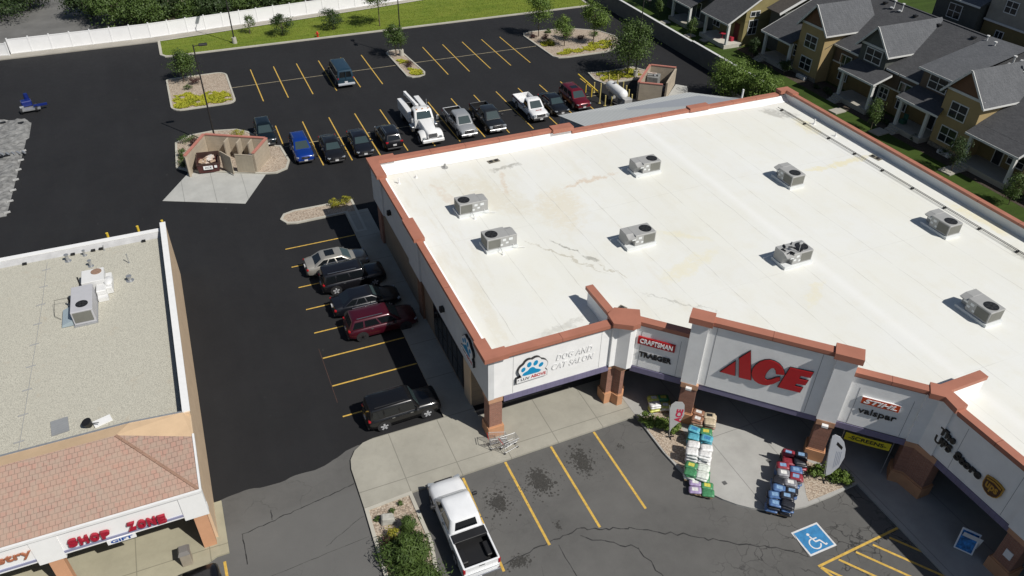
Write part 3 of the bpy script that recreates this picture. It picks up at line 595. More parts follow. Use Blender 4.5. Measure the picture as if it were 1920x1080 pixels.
# pilasters on the shaded side wall and its window grid
for y0, y1 in ((41.2, 42.1), (51.6, 52.5)): part('pilaster', MB().box(XL-.1, XL+.09, y0, y1, 0, 3.3), mk('pilaster_brown', (.19, .1, .06), .9, .15, 3) if y0 < 45 else BRICK, store)
for i in range(6):
    y = 33.3+i*.95; f_ = part('window', MB().box(XL+.0, XL+.075, y, y+.9, .5, 3.25), MULL, store)
    for k in range(2): part('pane', MB().box(XL-.02, XL-.003, y+.07, y+.83, .6+k*1.35, 1.85+k*1.3), DGL, f_)
m = MB().box(XL-.05, XL, 32.2, 41, 3.1, 3.3)
part('wall_trim', MB().box(XL-.01, XL+.07, 32.0, 33.1, .1, 3.29), STUCT, store)
for y, z in ((36.6, 4.45), (48.6, 4.75)):
    m = MB().obox((XL-.14, y, z), (.26, .34, .3), 0).obox((XL-.24, y, z-.1), (.1, .28, .16)); part('wall_lamp', m, BLK, store)
for u in (4.17, 11.85): part('wall_lamp', MB().obox(CH(u, 48.5, 3.12), (.34, .2, .14), R_(-45)), WHM, store)
# striped awning valances
m = MB().box(12.45, 19.3, YF-.04, YF-.005, 2.92, 3.34); part('awning_valance', m, AWN, store)
for u0, u1 in ((.5, 3.7), (4.64, 11.4), (12.33, 16.03)): part('awning_valance', chw(u0, u1, 49.04, 49.1, 2.92, 3.34), AWN, store)
part('awning_valance', MB().box(XU-.04, XU-.005, 11.35, 15.9, 2.92, 3.34), AWN, store); part('awning_valance', MB().box(XU-.04, XU-.005, -20, 10.25, 2.92, 3.34), AWN, store)
# poster boards on the shopfront
for t, c in ((2.9, (.28, .3, .26)), (7.6, (.2, .22, .2)), (10.6, (.3, .32, .27))):
    a = Vector((22.4, 32.0))+dd*t; b = a+dd*1.1; p = nn*.13; q = nn*.17
    part('window_poster', MB().prism([tuple(a+p), tuple(b+p), tuple(b+q), tuple(a+q)], 1.9, 2.4), mk('poster', c, .7, .4, 6), store)

# rooftop plant --------------------------------------------------------
def rtu(label, x, y, rz, group='grey air units on the white roof', fan='w', L=2.15, W=1.22, Hh=.95, open_=False):
    t = thing('rooftop_unit', label, 'air conditioner', (0, 0, 0), 0, group)
    b = MB(); b.box(-L/2, L/2-.55, -W/2, W/2, .22, Hh+.1); b.box(L/2-.55, L/2-.0, -W/2+.0, W/2-.35, .22, Hh+.1)
    b.build('housing', RTUM, t, bevel=.015)
    hd = MB().hexa([(L/2-.55, W/2-.36, .35), (L/2-.02, W/2-.36, .55), (L/2-.02, W/2-.05, .75), (L/2-.55, W/2-.02, .75)], [(L/2-.55, W/2-.36, Hh+.09), (L/2+.0, W/2-.36, Hh+.09), (L/2-.0, W/2+.06, Hh-.08), (L/2-.55, W/2+.08, Hh-.05)])
    hd.build('intake_hood', RTUM, t)
    MB().box(-L/2-.08, L/2+.05, -W/2-.08, W/2+.08, 0, .215).build('curb', PARA, t)
    f_ = MB().cyl((-L/2+.52, 0, Hh+.1), (-L/2+.52, 0, Hh+.125), .43, n=24); f_.build('fan_opening', BLK, t)
    g = MB(); 
    for k in range(6):
        a = R_(60*k+20); g.obox((-L/2+.52+.2*math.cos(a), .2*math.sin(a), Hh+.128), (.34, .1, .006), a)
    g.build('fan', mk('fan_blade', (.03, .03, .03), .5, 0) if 'fan_blade' not in bpy.data.materials else bpy.data.materials['fan_blade'], t)
    c = MB().box(-L/2-.012, -L/2-.003, -W/2+.08, W/2-.08, .32, Hh); c.box(-L/2+.08, -L/2+.95, -W/2-.012, -W/2-.003, .32, Hh); c.box(-L/2+.08, -L/2+.95, W/2+.003, W/2+.012, .32, Hh); c.build('coil_grille', GRIL, t)
    for xx, zz, s in ((.15, .8, .12), (.35, .55, .1), (.62, .8, .14), (-.05, .45, .1)):
        for sy in (-1, 1): MB().box(xx-s, xx+s, sy*(W/2+.006)-.004, sy*(W/2+.006)+.004, zz-s*.7, zz+s*.7).build('access_panel', PARA, t)
    if open_:
        r = random.Random(3)
        for k in range(14): MB().obox((r.uniform(-.2, .9), r.uniform(-.5, .5), Hh+.13), (r.uniform(.1, .35), r.uniform(.04, .14), .06), r.uniform(0, 3)).build('loose_part', BLK, t)
        MB().cyl((.1, W/2-.1, Hh), (.1, W/2-.1, Hh+.8), .02).obox((.1, W/2-.1, Hh+.85), (.25, .05, .2)).build('mast', STEEL, t)
    MB().tube([(-.2, -W/2-.02, .4), (-.2, -W/2-.35, .3), (-.15, -W/2-.5, .02)], .02).build('conduit', STEEL, t); MB().cyl((-.15, -W/2-.5, 0), (-.15, -W/2-.5, .1), .09).build('conduit_boot', WHM, t); MB().tube([(L/2-.3, -W/2-.02, .35), (L/2-.3, -W/2-.22, .3), (L/2+.5, -W/2-.3, .05)], .015).build('drain_pipe', WHM, t)
    t.location = (x, y, rp(x)); t.rotation_euler = (0, 0, rz); return t
for (x, y, rz, lb, op) in [(16.6, 45.1, 0, 'grey roof unit farthest left on the white roof, fan at its left end', 0), (16.75, 40.2, 0, 'grey roof unit just in front of the leftmost one, fan at its left end', 0),
        (31.3, 45.4, math.pi, 'grey roof unit at mid roof nearest the rear parapet, fan at right', 0), (25.6, 36.9, math.pi, 'grey roof unit above the small roof hatch, intake hood on its left', 0),
        (33.95, 31.0, math.pi, 'roof unit with its top panel off and a small mast', 1), (40.9, 39.9, math.pi/2, 'grey roof unit standing alone near the rear right of the white roof', 0), (46.6, 30.3, math.pi/2, 'grey roof unit close to the pipe along the right parapet', 0), (40.9, 22.2, math.pi/2, 'largest looking roof unit at the right edge of the photo', 0)]:
    rtu(lb, x, y, rz, open_=op)
def hatch(x, y, rz, lb):
    t = thing('roof_drain', lb, 'roof drain', (x, y, rp(x)), rz, 'dark drain openings at the parapet foot'); z = rp(x)
    MB().obox((x, y, z+.03), (1.0, .42, .06), rz).build('sump', mk('sump_dark', (.1, .09, .07), .8, .3, 6) if 'sump_dark' not in bpy.data.materials else bpy.data.materials['sump_dark'], t, local=False) if False else None
    t.rotation_euler = (0, 0, rz)
    MB().box(-.5, .5, -.24, .24, .01, .035).build('sump', mk('sump_dark', (.17, .155, .12), .8, .4, 6), t, local=True)
    for s in (-.24, .24): MB().lathe([(.16, .03), (.15, .09), (.07, .14)], (s, 0, 0), 12).build('strainer', BLK, t, local=True)
hatch(21.0, 51.6, .1, 'pair of dark roof drains by the rear parapet'); hatch(20.9, 30.9, .5, 'dark double drain behind the terracotta return wall'); hatch(50.6, 40.6, -1.45, 'dark drain box at the foot of the right parapet')
m = MB(); pts = [(48.4, 51.8), (47.9, 47), (48.2, 20), (48.2, 0)]
m.tube([(49.3, 51.5, ZR+.16), (49.3, 10, ZR+.16)], .026); m.tube([(49.45, 51.2, ZR+.16), (49.45, 10, ZR+.16)], .022); pipe = thing('gas_pipe', 'thin black gas pipe on blocks running along the right parapet', 'pipe', (49.3, 40, ZR))
m.build('pipe', mk('gas_pipe_black', (.05, .05, .05), .5, .1), pipe)
for k in range(14): MB().obox((49.37, 51-k*3.1, ZR+.07), (.26, .13, .12)).build('support_block', BLK, pipe)
for (x, y, z, r_, h, lb) in [(17.0, 52.0, ZR, .1, .35, 'small grey vent stub by the rear parapet left of the drains'), (12.9, 50.9, ZR, .05, .5, 'thin vent rod in the rear left roof corner'), (14.4, 51.3, ZR, .05, .25, 'short white vent stub near the rear left corner of roof'), (50.2, 47.6, ZR, .06, .5, 'white vent pipe beside the right parapet'), (50.3, 45.0, ZR, .05, .35, 'small white vent pipe second along the right parapet')]:
    solo('vent_pipe', lb, 'vent', MB().cyl((x, y, z), (x, y, z+h), r_).cyl((x, y, z), (x, y, z+.05), r_*2.5), WHM if r_ < .08 else RTUM)
# lean-to shed behind the store
sh = thing('storage_shed', 'lean-to steel shed with pale corrugated roof behind the store', 'shed', (38, 57, 0))
MB().hexa([(31.7, YR+.31, 5.55), (49.4, YR+.31, 5.4), (49.5, 57.2, 4.5), (31.7, 57.2, 4.78)], [(31.7, YR+.31, 5.6), (49.4, YR+.31, 5.45), (49.5, 57.2, 4.55), (31.7, 57.2, 4.83)]) if False else None
MB().add([(31.6, YR+.32, 5.55), (49.9, YR+.32, 5.55), (49.0, 58.4, 4.15), (46.6, 61.4, 3.83), (31.6, 61.3, 3.83), (31.6, YR+.32, 5.48), (49.9, YR+.32, 5.48), (49.0, 58.4, 4.08), (46.6, 61.4, 3.76), (31.6, 61.3, 3.76)],
    [(0, 1, 2, 4), (2, 3, 4), (9, 7, 6, 5), (9, 8, 7), (0, 5, 6, 1), (1, 6, 7, 2), (2, 7, 8, 3), (3, 8, 9, 4), (4, 9, 5, 0)]).build('roof', CORR, sh, fix=True)
MB().hexa([(31.72, YR+.33, 0), (49.0, YR+.33, 0), (46.5, 61.1, 0), (31.72, 61.1, 0)], [(31.72, YR+.33, 5.45), (49.0, YR+.33, 5.45), (46.5, 61.1, 3.74), (31.72, 61.1, 3.74)]).build('wall', SHED, sh)
MB().cyl((49.3, 56.6, 0), (49.3, 56.6, 5.6), .09).build('downpipe', WHM, sh)
# ------------------------------------------------------------------ lettering
def letters(name, txt, M, width, height, depth, mat, par, bold=.02, shear=0, space=1.0):
    cu = bpy.data.curves.new(name, 'FONT'); cu.body = txt; cu.size = 1; cu.extrude = .1; cu.offset = bold; cu.shear = shear; cu.space_character = space; cu.align_x = 'LEFT'; cu.resolution_u = 3
    tmp = bpy.data.objects.new('tmp', cu); C.objects.link(tmp); dg = bpy.context.evaluated_depsgraph_get(); me = bpy.data.meshes.new_from_object(tmp.evaluated_get(dg)); bpy.data.objects.remove(tmp)
    xs = [v.co.x for v in me.vertices]; ys = [v.co.y for v in me.vertices]; x0, x1, y0, y1 = min(xs), max(xs), min(ys), max(ys); off = origin_of(par) if par else Vector((0, 0, 0))
    for v in me.vertices:
        p = M @ Vector(((v.co.x-x0)/(x1-x0)*width, (v.co.y-y0)/(y1-y0)*height, (v.co.z+.1)/.2*depth)); v.co = p-off
    me.materials.clear(); me.materials.append(mat); o = bpy.data.objects.new(name, me); C.objects.link(o); o.parent = par; return o
def frame(o, u, v):     # matrix: local x along u, y along v, z out
    u = Vector(u).normalized(); v = Vector(v).normalized(); n = u.cross(v); return Matrix(((u.x, v.x, n.x, o[0]), (u.y, v.y, n.y, o[1]), (u.z, v.z, n.z, o[2]), (0, 0, 0, 1)))
def polyplate(M, polys, depth, mb=None, m=0, z0=0):
    mb = mb or MB()
    for poly in polys:
        n = len(poly); k = len(mb.v); ar = sum(poly[i][0]*poly[(i+1) % n][1]-poly[(i+1) % n][0]*poly[i][1] for i in range(n))
        if ar < 0: poly = poly[::-1]
        mb.v += [tuple(M @ Vector((x, y, z0))) for x, y in poly]+[tuple(M @ Vector((x, y, z0+depth))) for x, y in poly]
        mb.f.append(tuple(range(k+n, k+2*n))); mb.f.append(tuple(range(k+n-1, k-1, -1))); mb.m += [m, m]
        for i in range(n): j = (i+1) % n; mb.f.append((k+i, k+j, k+n+j, k+n+i)); mb.m.append(m)
    return mb
RED = mk('sign_red', (.42, .012, .016), .4, .05); BLKS = mk('sign_black', (.012, .012, .014), .4, 0); WHS = mk('sign_white', (.8, .8, .8), .45, 0); CYAN = mk('paw_blue', (.005, .26, .5), .4, 0)
OUTL = mk('letter_return_grey', (.62, .62, .62), .6, 0)
# centre emblem
def ace_polys(s=1):
    A1 = [(0, .28), (.83, .27), (.66, 1.32)]; A2 = [(1.07, .24), (1.72, .26), (1.30, 2.3), (.82, 1.6)]
    C0, rx, ry = (2.5, 1.12), .86, .93
    Cc = [(3.35, 1.26), (3.27, 1.5), (3.13, 1.72), (2.93, 1.91), (2.66, 2.02), (2.39, 2.03), (2.15, 1.93), (1.93, 1.74), (1.76, 1.44), (1.67, 1.15), (1.66, .82), (1.75, .52), (1.92, .3), (2.15, .18), (2.4, .16), (2.66, .22), (2.93, .43), (3.2, .78), (3.16, 1.0), (2.95, .89), (2.74, .68), (2.55, .57), (2.42, .62), (2.38, .8), (2.41, 1.05), (2.49, 1.33), (2.6, 1.52), (2.74, 1.55), (2.86, 1.4), (2.93, 1.17)]
    E = [(3.21, .28), (4.39, .3), (4.45, .68), (4.02, .66), (4.07, .88), (4.53, .92), (4.6, 1.27), (4.12, 1.25), (4.16, 1.5), (4.66, 1.53), (4.72, 1.93), (3.52, 1.86)]
    return [[(x*s, y*s) for x, y in p] for p in (A1, A2, Cc, E)]
M = frame(CH(5.68, 48.98, 4.52), (1, -1, 0), (0, 0, 1)); sg = thing('store_sign', 'big red slanted three-letter sign on the tall centre panel', 'sign', CH(8, 48.9, 4.5))
K = 1.0
for p in ace_polys(K):
    cxp = sum(q[0] for q in p)/len(p); b_ = polyplate(M, [p], .03, z0=.07); o = b_.build('letter', RED, sg)
    c2 = [(q[0]-.0, q[1]-.0) for q in p]; polyplate(M, [inset(p, -.025)], .068, z0=0).build('letter_return', BLKS, o)
# brand boards
def board(lb, txt, u0, z0, w_, h_, mat, tm, c=49.13, bold=.03, shear=0, depth=.09, pad=.1, mrg=None):
    t = thing('sign_board', lb, 'sign', CH(u0, c, z0)); M = frame(CH(u0, c, z0), (1, -1, 0), (0, 0, 1))
    polyplate(M, [[(0, 0), (w_, 0), (w_, h_), (0, h_)]], depth).build('board', [mat], t)
    if mrg: polyplate(M, [[(.02, .02), (w_-.02, .02), (w_-.02, h_-.02), (.02, h_-.02)]], .012, z0=depth).build('face', mrg, t)
    letters('letters', txt, M @ Matrix.Translation((pad*1.3, pad, depth+(.012 if mrg else 0))), w_-2.6*pad, h_-2*pad, .02, tm, t, bold, shear); return t
board('red board with white capital letters on the left wing wall', 'CRAFTSMAN', .74, 5.2, 2.2, .55, RED, WHS)
t = solo('wall_letters', 'black serif letters under the red board on the left wing', 'sign', MB(), BLKS) if False else None
def wl(lb, txt, M, w_, h_, d, mat, bold=.02, shear=0, cat='sign', space=1):
    o = letters('wall_letters', txt, M, w_, h_, d, mat, None, bold, shear, space); return tag(o, lb, cat)
wl('black capital letters under the red board on the left wing', 'TRAEGER', frame(CH(.92, 49.13, 4.22), (1, -1, 0), (0, 0, 1)), 1.95, .4, .06, BLKS, .035)
ORG = mk('orange_sign_face', (.50, .06, .012), .4, 0)
board('orange board with white slanted letters on the right wing wall', 'STIHL', 13.15, 5.12, 1.95, .5, WHS, WHS, mrg=ORG, shear=.3, bold=.03, pad=.1)
wl('black lowercase letters below the orange board', 'valspar', frame(CH(13.2, 49.13, 4.25), (1, -1, 0), (0, 0, 1)), 1.95, .55, .05, BLKS, .012)
M = frame((15.45, YF-.01, 0), (1, 0, 0), (0, 0, 1))
for txt, z0, x0, w_ in (('DOG AND', 4.95, .25, 2.35), ('CAT SALON', 4.3, 0, 2.75)):
    T = Matrix.Translation((x0, z0, 0)); o = wl('white outlined capital letters reading '+txt+' beside the blue paw', txt, M @ T, w_, .46, .02, OUTL, .02, .25, space=1.12)
    o2 = letters('letter_face', txt, M @ Matrix.Translation((x0+.02, z0+.02, .02)), w_-.04, .42, .008, WHS, o, .0, .25, 1.12)
def paw(M, lb, par_loc):
    t = thing('paw_sign', lb, 'sign', par_loc)
    out = [(.0, -.05), (1.95, .0), (1.95, .42), (1.9, .45)]+[(1.52+.45*math.cos(R_(a)), .92+.42*math.sin(R_(a))) for a in range(-50, 60, 18)]+[(1.2+.38*math.cos(R_(a)), 1.25+.38*math.sin(R_(a))) for a in range(20, 140, 20)]+[(.78+.36*math.cos(R_(a)), 1.22+.38*math.sin(R_(a))) for a in range(60, 170, 20)]+[(.5+.4*math.cos(R_(a)), .9+.4*math.sin(R_(a))) for a in range(110, 230, 20)]+[(.3, .4), (.0, .35)]
    polyplate(M, [out], .15).build('backing', BLKS, t); polyplate(M, [inset(out, .03)], .012, z0=.15).build('face', WHS, t)
    pads = [[(x+rx*math.cos(R_(a))-.25*ry*math.sin(R_(a))*s, y+ry*math.sin(R_(a))) for a in range(0, 360, 24)] for x, y, rx, ry, s in ((.42, .95, .13, .17, -.6), (.78, 1.22, .14, .19, -.3), (1.18, 1.22, .14, .19, -.6), (1.52, .98, .14, .16, -1))]
    pads.append([(.35, .52), (.5, .45), (1.4, .45), (1.55, .55), (1.42, .68), (1.2, .78), (1.08, .93), (.96, .98), (.82, .93), (.7, .78), (.45, .68)])
    for p in pads: polyplate(M, [p], .01, z0=.162).build('paw_pad', CYAN, t)
    letters('letters', '• LUV', M @ Matrix.Translation((.08, .1, .162)), .75, .2, .006, BLKS, t); letters('letters', 'ABOVE', M @ Matrix.Translation((.9, .12, .162)), .95, .24, .006, RED, t, .03)
paw(frame((13.15, YF-.005, 4.2), (1, 0, 0), (0, 0, 1)), 'blue paw print emblem on the sunlit front wall', (14, YF-.1, 4.2))
paw(frame((XL-.005, 33.0, 4.15), (0, -1, 0), (0, 0, 1)), 'blue paw print emblem on the shaded side wall at the corner', (XL-.1, 32, 4.2))
M = frame((XU-.01, 16.45, 0), (0, -1, 0), (0, 0, 1))
for txt, s0, z0, w_, h_ in (('The', .05, 4.95, .95, .48), ('UPS', .0, 4.3, 1.0, .5), ('Store', 1.25, 4.3, 1.6, .52)):
    wl({'The': 'black rounded word at the top left of the shaded wing wall', 'UPS': 'short black word of three capitals on the shaded wing wall', 'Store': 'longer black rounded word beside the brown shield'}[txt], txt, M @ Matrix.Translation((s0, z0, 0)), w_, h_, .12, BLKS, .045)
t = thing('shield_emblem', 'brown and gold shield emblem on the shaded wing wall', 'sign', (XU-.1, 12.9, 4.2)); Ms = M @ Matrix.Translation((3.05, 3.98, 0))
shp = [(.0, .95), (.0, .45), (.08, .22), (.25, .08), (.5, 0), (.75, .08), (.92, .22), (1.0, .45), (1.0, .95), (.75, 1.03), (.5, 1.06), (.25, 1.03)]; GOLD = mk('gold_paint', (.5, .27, .03), .4, 0); BRN = mk('shield_brown', (.07, .025, .01), .4, 0)
polyplate(Ms, [shp], .12).build('rim', GOLD, t); polyplate(Ms, [inset(shp, .05)], .015, z0=.12).build('face', BRN, t); letters('letters', 'ups', Ms @ Matrix.Translation((.17, .22, .135)), .66, .5, .012, GOLD, t, .03)
polyplate(Ms, [[(.1, .8), (.1, .9), (.5, .98), (.9, .9), (.9, .8), (.5, .9)]], .012, z0=.135).build('arc', GOLD, t)
t = thing('banner', 'yellow banner with black letters hung under the right wing', 'banner', CH(13.1, 49.3, 2.0)); Mb = frame(CH(13.1, 49.3, 2.05), (1, -1, .0), (0, 0, 1))
polyplate(Mb, [[(0, 0), (1.2, -.04), (2.4, 0), (2.4, .55), (1.2, .5), (0, .55)]], .02).build('cloth', mk('banner_yellow', (.62, .52, .02), .7, .08), t); letters('letters', '-SCREENS-', Mb @ Matrix.Translation((.2, .12, .02)), 2.0, .28, .006, BLKS, t, .03)
m = MB()
for a, b in ((CH(13.0, 49.4, .13), CH(13.0, 49.4, 2.8)), (CH(15.6, 49.4, .13), CH(15.6, 49.4, 2.8))): m.cyl(a, b, .02)
m.build('post', STEEL, t)
# ------------------------------------------------------------------ shop building on the left
LB = thing('shop_building', 'low shop building with gravel roof and clay tile mansard on the left', 'shop', (-12, 42, 0))
XW = -4.05
part('side_wall', MB().box(XW-.32, XW, 33.1, 53.5, 0, 4.62).box(XW-.32, XW, 28.16, 33.1, 0, 4.36), STUCT, LB)
part('parapet_cap', MB().box(XW-.36, XW+.03, 33.2, 53.53, 4.62, 4.70), WHM, LB)
part('parapet_membrane', MB().box(XW-.40, XW-.325, 33.4, 53.3, 3.95, 4.6), mk('black_flashing', (.03, .03, .03), .7, .2), LB)
part('rear_wall', MB().box(-60, XW-.33, 53.2, 53.48, 0, 4.2), STUCT, LB); part('parapet_cap', MB().box(-60, XW-.34, 53.12, 53.52, 4.2, 4.27), WHM, LB)
part('parapet_membrane', MB().hexa([(-60, 52.75, 3.9), (XW-.42, 52.75, 3.9), (XW-.42, 53.19, 3.9), (-60, 53.19, 3.9)], [(-60, 53.1, 4.19), (XW-.42, 53.1, 4.19), (XW-.42, 53.19, 4.19), (-60, 53.19, 4.19)]), mk('grey_membrane', (.42, .42, .42), .8, .12, 2), LB)
part('roof', MB().box(-60, XW-.33, 33.0, 53.19, 3.7, 3.905), GRAV, LB)
# mansard: tiled front, tiled hip, peach back slope
er, yb, zr, ze = (-7.5, 31.9, 5.5), 31.9, 5.5, 4.45
m = MB(); m.quad((-60, 27.75, ze), (XW-.06, 27.75, ze), er, (-60, 31.9, zr)); m.quad((XW-.06, 27.75, ze), (XW-.06, 31.45, ze), er); part('tile_roof', m, TILE, LB)
m = MB(); m.quad((-60, 31.9, zr), er, (-6.9, 32.75, 5.3), (-60, 32.75, 5.3)); m.quad(er, (XW-.06, 31.45, ze), (XW-.35, 33.15, 4.7), (-6.9, 32.75, 5.3)); m.quad((XW-.06, 31.45, ze), (XW-.06, 33.15, 4.45), (XW-.35, 33.15, 4.7)); part('back_slope', m, mk('peach_stucco', (.56, .40, .25), .85, .07, 1.2), LB, fix=False)
m = MB(); m.beam((-60, 32.8, 5.3), (-6.9, 32.8, 5.3), .12, .06).beam((-6.9, 32.8, 5.3), (XW-.38, 33.18, 4.72), .1, .06); part('flashing', m, STEEL, LB)
m = MB(); m.box(-60, -6.9, 32.6, 32.74, 3.9, 5.2); part('back_upstand', m, STUCT, LB)
hipm = mk('hip_cap', (.28, .17, .12), .8, .15)
m = MB()
a = Vector((XW-.1, 27.8, ze+.03)); b = Vector(er)+Vector((0, 0, .03)); n = 12
for k in range(n): p = a.lerp(b, k/n); q = a.lerp(b, (k+.9)/n); m.beam(p, q, .14, .05)
part('hip_cap', m, hipm, LB)
m = MB(); m.box(-60, XW+.04, 27.62, 27.745, 4.36, 4.5).box(XW-.055, XW+.05, 27.745, 31.6, 4.36, 4.5); part('gutter', m, WHM, LB)
SHX = mk('shop_fascia_white', (.80, .80, .79), .85, .03, 1.5)
m = MB(); m.box(-60, XW+.02, 27.75, 28.1, 3.05, 4.36); part('fascia', m, SHX, LB)
for x0, x1 in ((-5.15, XW+.03), (-11.6, -10.45), (-17.6, -16.5)): part('fascia_block', MB().box(x0, x1, 27.70, 28.15, 2.6, 3.048).box(x0, x1, 27.70, 27.748, 3.05, 4.3), SHX, LB)
m = MB().box(-5.17, -5.155, 27.73, 27.748, 3.06, 4.3)
OST = mk('orange_stucco', (.56, .30, .17), .85, .07, 1.5)
for x in (-4.78, -11.25, -17.2): part('column', MB().box(x, x+.62, 27.72, 27.98, 0, 2.598).box(x+.02, x+.6, 27.985, 28.14, 0, 2.598), OST, LB)
ATR = m_siding('blue_white_trim', (.25, .26, .38), .1, True)
for x0, x1 in ((-10.45, -5.16), (-16.5, -11.62)): part('awning_trim', MB().box(x0, x1, 27.70, 27.745, 2.93, 3.07), ATR, LB); part('awning_trim_edge', MB().box(x0, x1, 27.69, 27.748, 2.86, 2.925), WHM, LB)
part('shopfront_wall', MB().box(-60, XW-.33, 31.0, 31.3, 0, 3.9), TANW, LB); part('soffit', MB().box(-60, XW-.33, 28.12, 31, 2.98, 3.04), SOFF, LB)
for k in range(3): f_ = part('window', MB().box(-8.4-k*3, -6.1-k*3, 30.92, 30.99, .4, 2.6), MULL, LB); part('pane', MB().box(-8.3-k*3, -6.2-k*3, 30.88, 30.915, .5, 2.5), DGL, f_)
M = frame((0, 27.69, 0), (1, 0, 0), (0, 0, 1))
CRM = mk('shop_letter_red', (.33, .01, .03), .4, .05)
def arcword(lb, txt, x0, x1, z0, z1, h, mat, d=.14):
    t = thing('wall_letters', lb, 'sign', ((x0+x1)/2, 27.6, z0)); n = len(txt); cw = (x1-x0)/n
    for i, ch in enumerate(txt):
        Mx = M @ Matrix.Translation((x0+i*cw+cw*.06, z0+(z1-z0)*i/(n-1), 0)); o = letters('letter', ch, Mx, cw*.84, h, d, mat, t, .05)
    return t
arcword('dark red word of four letters, left half of the shop name', 'SHOP', -10.15, -8.3, 3.32, 3.22, .5, CRM); arcword('dark red word of four letters, right half of the shop name', 'ZONE', -7.62, -5.85, 3.22, 3.1, .52, CRM)
t = thing('sign_board', 'small white board with blue letters hanging between the red words', 'sign', (-8, 27.6, 2.7)); MB().box(-8.65, -7.38, 27.6, 27.66, 2.66, 2.98).build('board', WHS, t)
letters('letters', 'GIFT', frame((-8.5, 27.6, 2.71), (1, 0, 0), (0, 0, 1)), .98, .22, .01, mk('gift_blue', (.01, .07, .3), .4, 0), t, .04)
t = thing('shop_words', 'copper coloured lowercase letters at the far left of the white fascia', 'sign', (-13, 27.6, 3.4)); letters('letters', 'Dentistry', M @ Matrix.Translation((-15.0, 3.4, 0)), 3.4, .6, .08, mk('copper_letters', (.36, .13, .07), .4, .1), t, .015)
# plant on the gravel roof
t = thing('gravel_roof_unit', 'grey rooftop unit with side hood on the gravel roof', 'air conditioner', (-9.4, 45.4, 3.9))
MB().box(-10.0, -8.76, 44.1, 46.9, 4.0, 5.0).build('housing', mk('pale_unit_metal', (.45, .45, .47), .5, .04, 2), t, bevel=.02); MB().box(-9.9, -8.86, 44.06, 44.09, 4.2, 4.92).build('coil_grille', GRIL, t)
MB().cyl((-9.35, 44.85, 5.0), (-9.35, 44.85, 5.02), .36, n=24).build('fan_opening', BLK, t)
g = MB(); [g.obox((-9.35+.16*math.cos(a), 44.85+.16*math.sin(a), 5.025), (.28, .08, .006), a) for a in [k*1.05 for k in range(6)]]; g.build('fan', bpy.data.materials['fan_blade'], t)
MB().hexa([(-10.75, 44.25, 3.95), (-10.03, 44.25, 3.95), (-10.03, 45.9, 3.95), (-10.75, 45.9, 3.95)], [(-10.7, 44.25, 4.1), (-10.03, 44.25, 4.35), (-10.03, 45.9, 4.35), (-10.7, 45.9, 4.1)]).build('side_hood', mk('blue_grey_metal', (.33, .4, .44), .5, .05, 2), t)
MB().box(-10.05, -8.7, 43.98, 47.0, 3.9, 4.0).build('curb', STEEL, t); MB().cyl((-10.25, 46.3, 3.9), (-10.25, 46.3, 4.7), .06).build('flue', BLK, t); MB().cyl((-9.5, 47.15, 4.8), (-9.5, 47.15, 5.5), .05).build('flue', BLK, t)
MB().tube([(-10.05, 46.6, 4.5), (-11.1, 46.6, 4.5), (-11.2, 45.6, 4.0), (-10.8, 45.1, 4.0)], .012).build('cable', BLK, t)
t = thing('white_roof_unit', 'older white unit with a rusty round fan behind the grey one', 'air conditioner', (-8.8, 48.2, 3.9)); WU = mk('white_unit', (.66, .66, .65), .6, .05, 2)
MB().box(-9.5, -8.15, 47.5, 49.0, 3.95, 4.75).build('housing', WU, t, bevel=.02); MB().cyl((-8.6, 48.6, 4.75), (-8.6, 48.6, 4.78), .33, n=20, m=0).build('fan_cover', mk('rusty_grille', (.27, .17, .12), .8, .3, 9), t)
MB().box(-8.15, -7.75, 46.9, 48.7, 3.92, 4.45).box(-8.7, -8.1, 46.6, 47.45, 3.92, 4.5).build('duct', WU, t, bevel=.05); MB().box(-8.65, -8.05, 46.2, 46.55, 3.92, 4.2).build('outlet', WU, t)
MB().ball((-7.95, 47.6, 4.5), .3, sc=(1, 1.7, .5)).build('duct_elbow', WU, t, smooth=60)
for (x, y, h, r_, lb) in [(-6.75, 48.0, .35, .12, 'small silver dome vent right of the rooftop units'), (-10.6, 52.0, .5, .1, 'vent stub by the rear parapet of the gravel roof'), (-9.55, 52.3, .4, .07, 'white pipe vent near the rear parapet of the gravel roof'), (-9.15, 50.75, .45, .09, 'grey pipe vent between units and rear parapet'), (-6.75, 50.2, .7, .03, 'thin leaning rod vent on the gravel roof'), (-8.3, 52.5, .35, .03, 'tiny rod standing near the rear parapet')]:
    solo('roof_vent', lb, 'vent', MB().cyl((x, y, 3.9), (x, y, 3.9+h), r_).cyl((x, y, 3.9+h), (x, y, 3.95+h), r_*1.5).cyl((x, y, 3.905), (x, y, 3.93), r_*2.2), STEEL)
for x, y in ((-13.3, 52.6), (-10.3, 52.65), (-8.5, 52.66), (-5.7, 52.6), (-9.0, 52.64)):
    solo('scupper', 'small dark scupper at the foot of the white rear parapet', 'scupper', MB().obox((x, y, 4.0), (.26, .16, .12)), BLK, 'scuppers along the rear parapet')
t = thing('conduit_run', 'thin conduit on blocks crossing the gravel roof', 'conduit', (-12, 46, 3.9)); MB().tube([(-11.9, 52.3, 3.95), (-12.0, 47, 3.95), (-12.3, 39, 3.95), (-12.5, 34, 3.95)], .018).build('conduit', RTUM, t)
for k in range(9): MB().obox((-11.92-.075*k, 51.4-k*2.05, 3.93), (.5, .08, .05), .1).build('support', RTUM, t)
solo('roof_grate', 'grey slatted mat lying on the gravel roof', 'grate', MB().obox((-10.6, 35.4, 3.93), (.85, 1.15, .05), .1), m_siding('slatted_grey', (.25, .26, .27), .14, True))
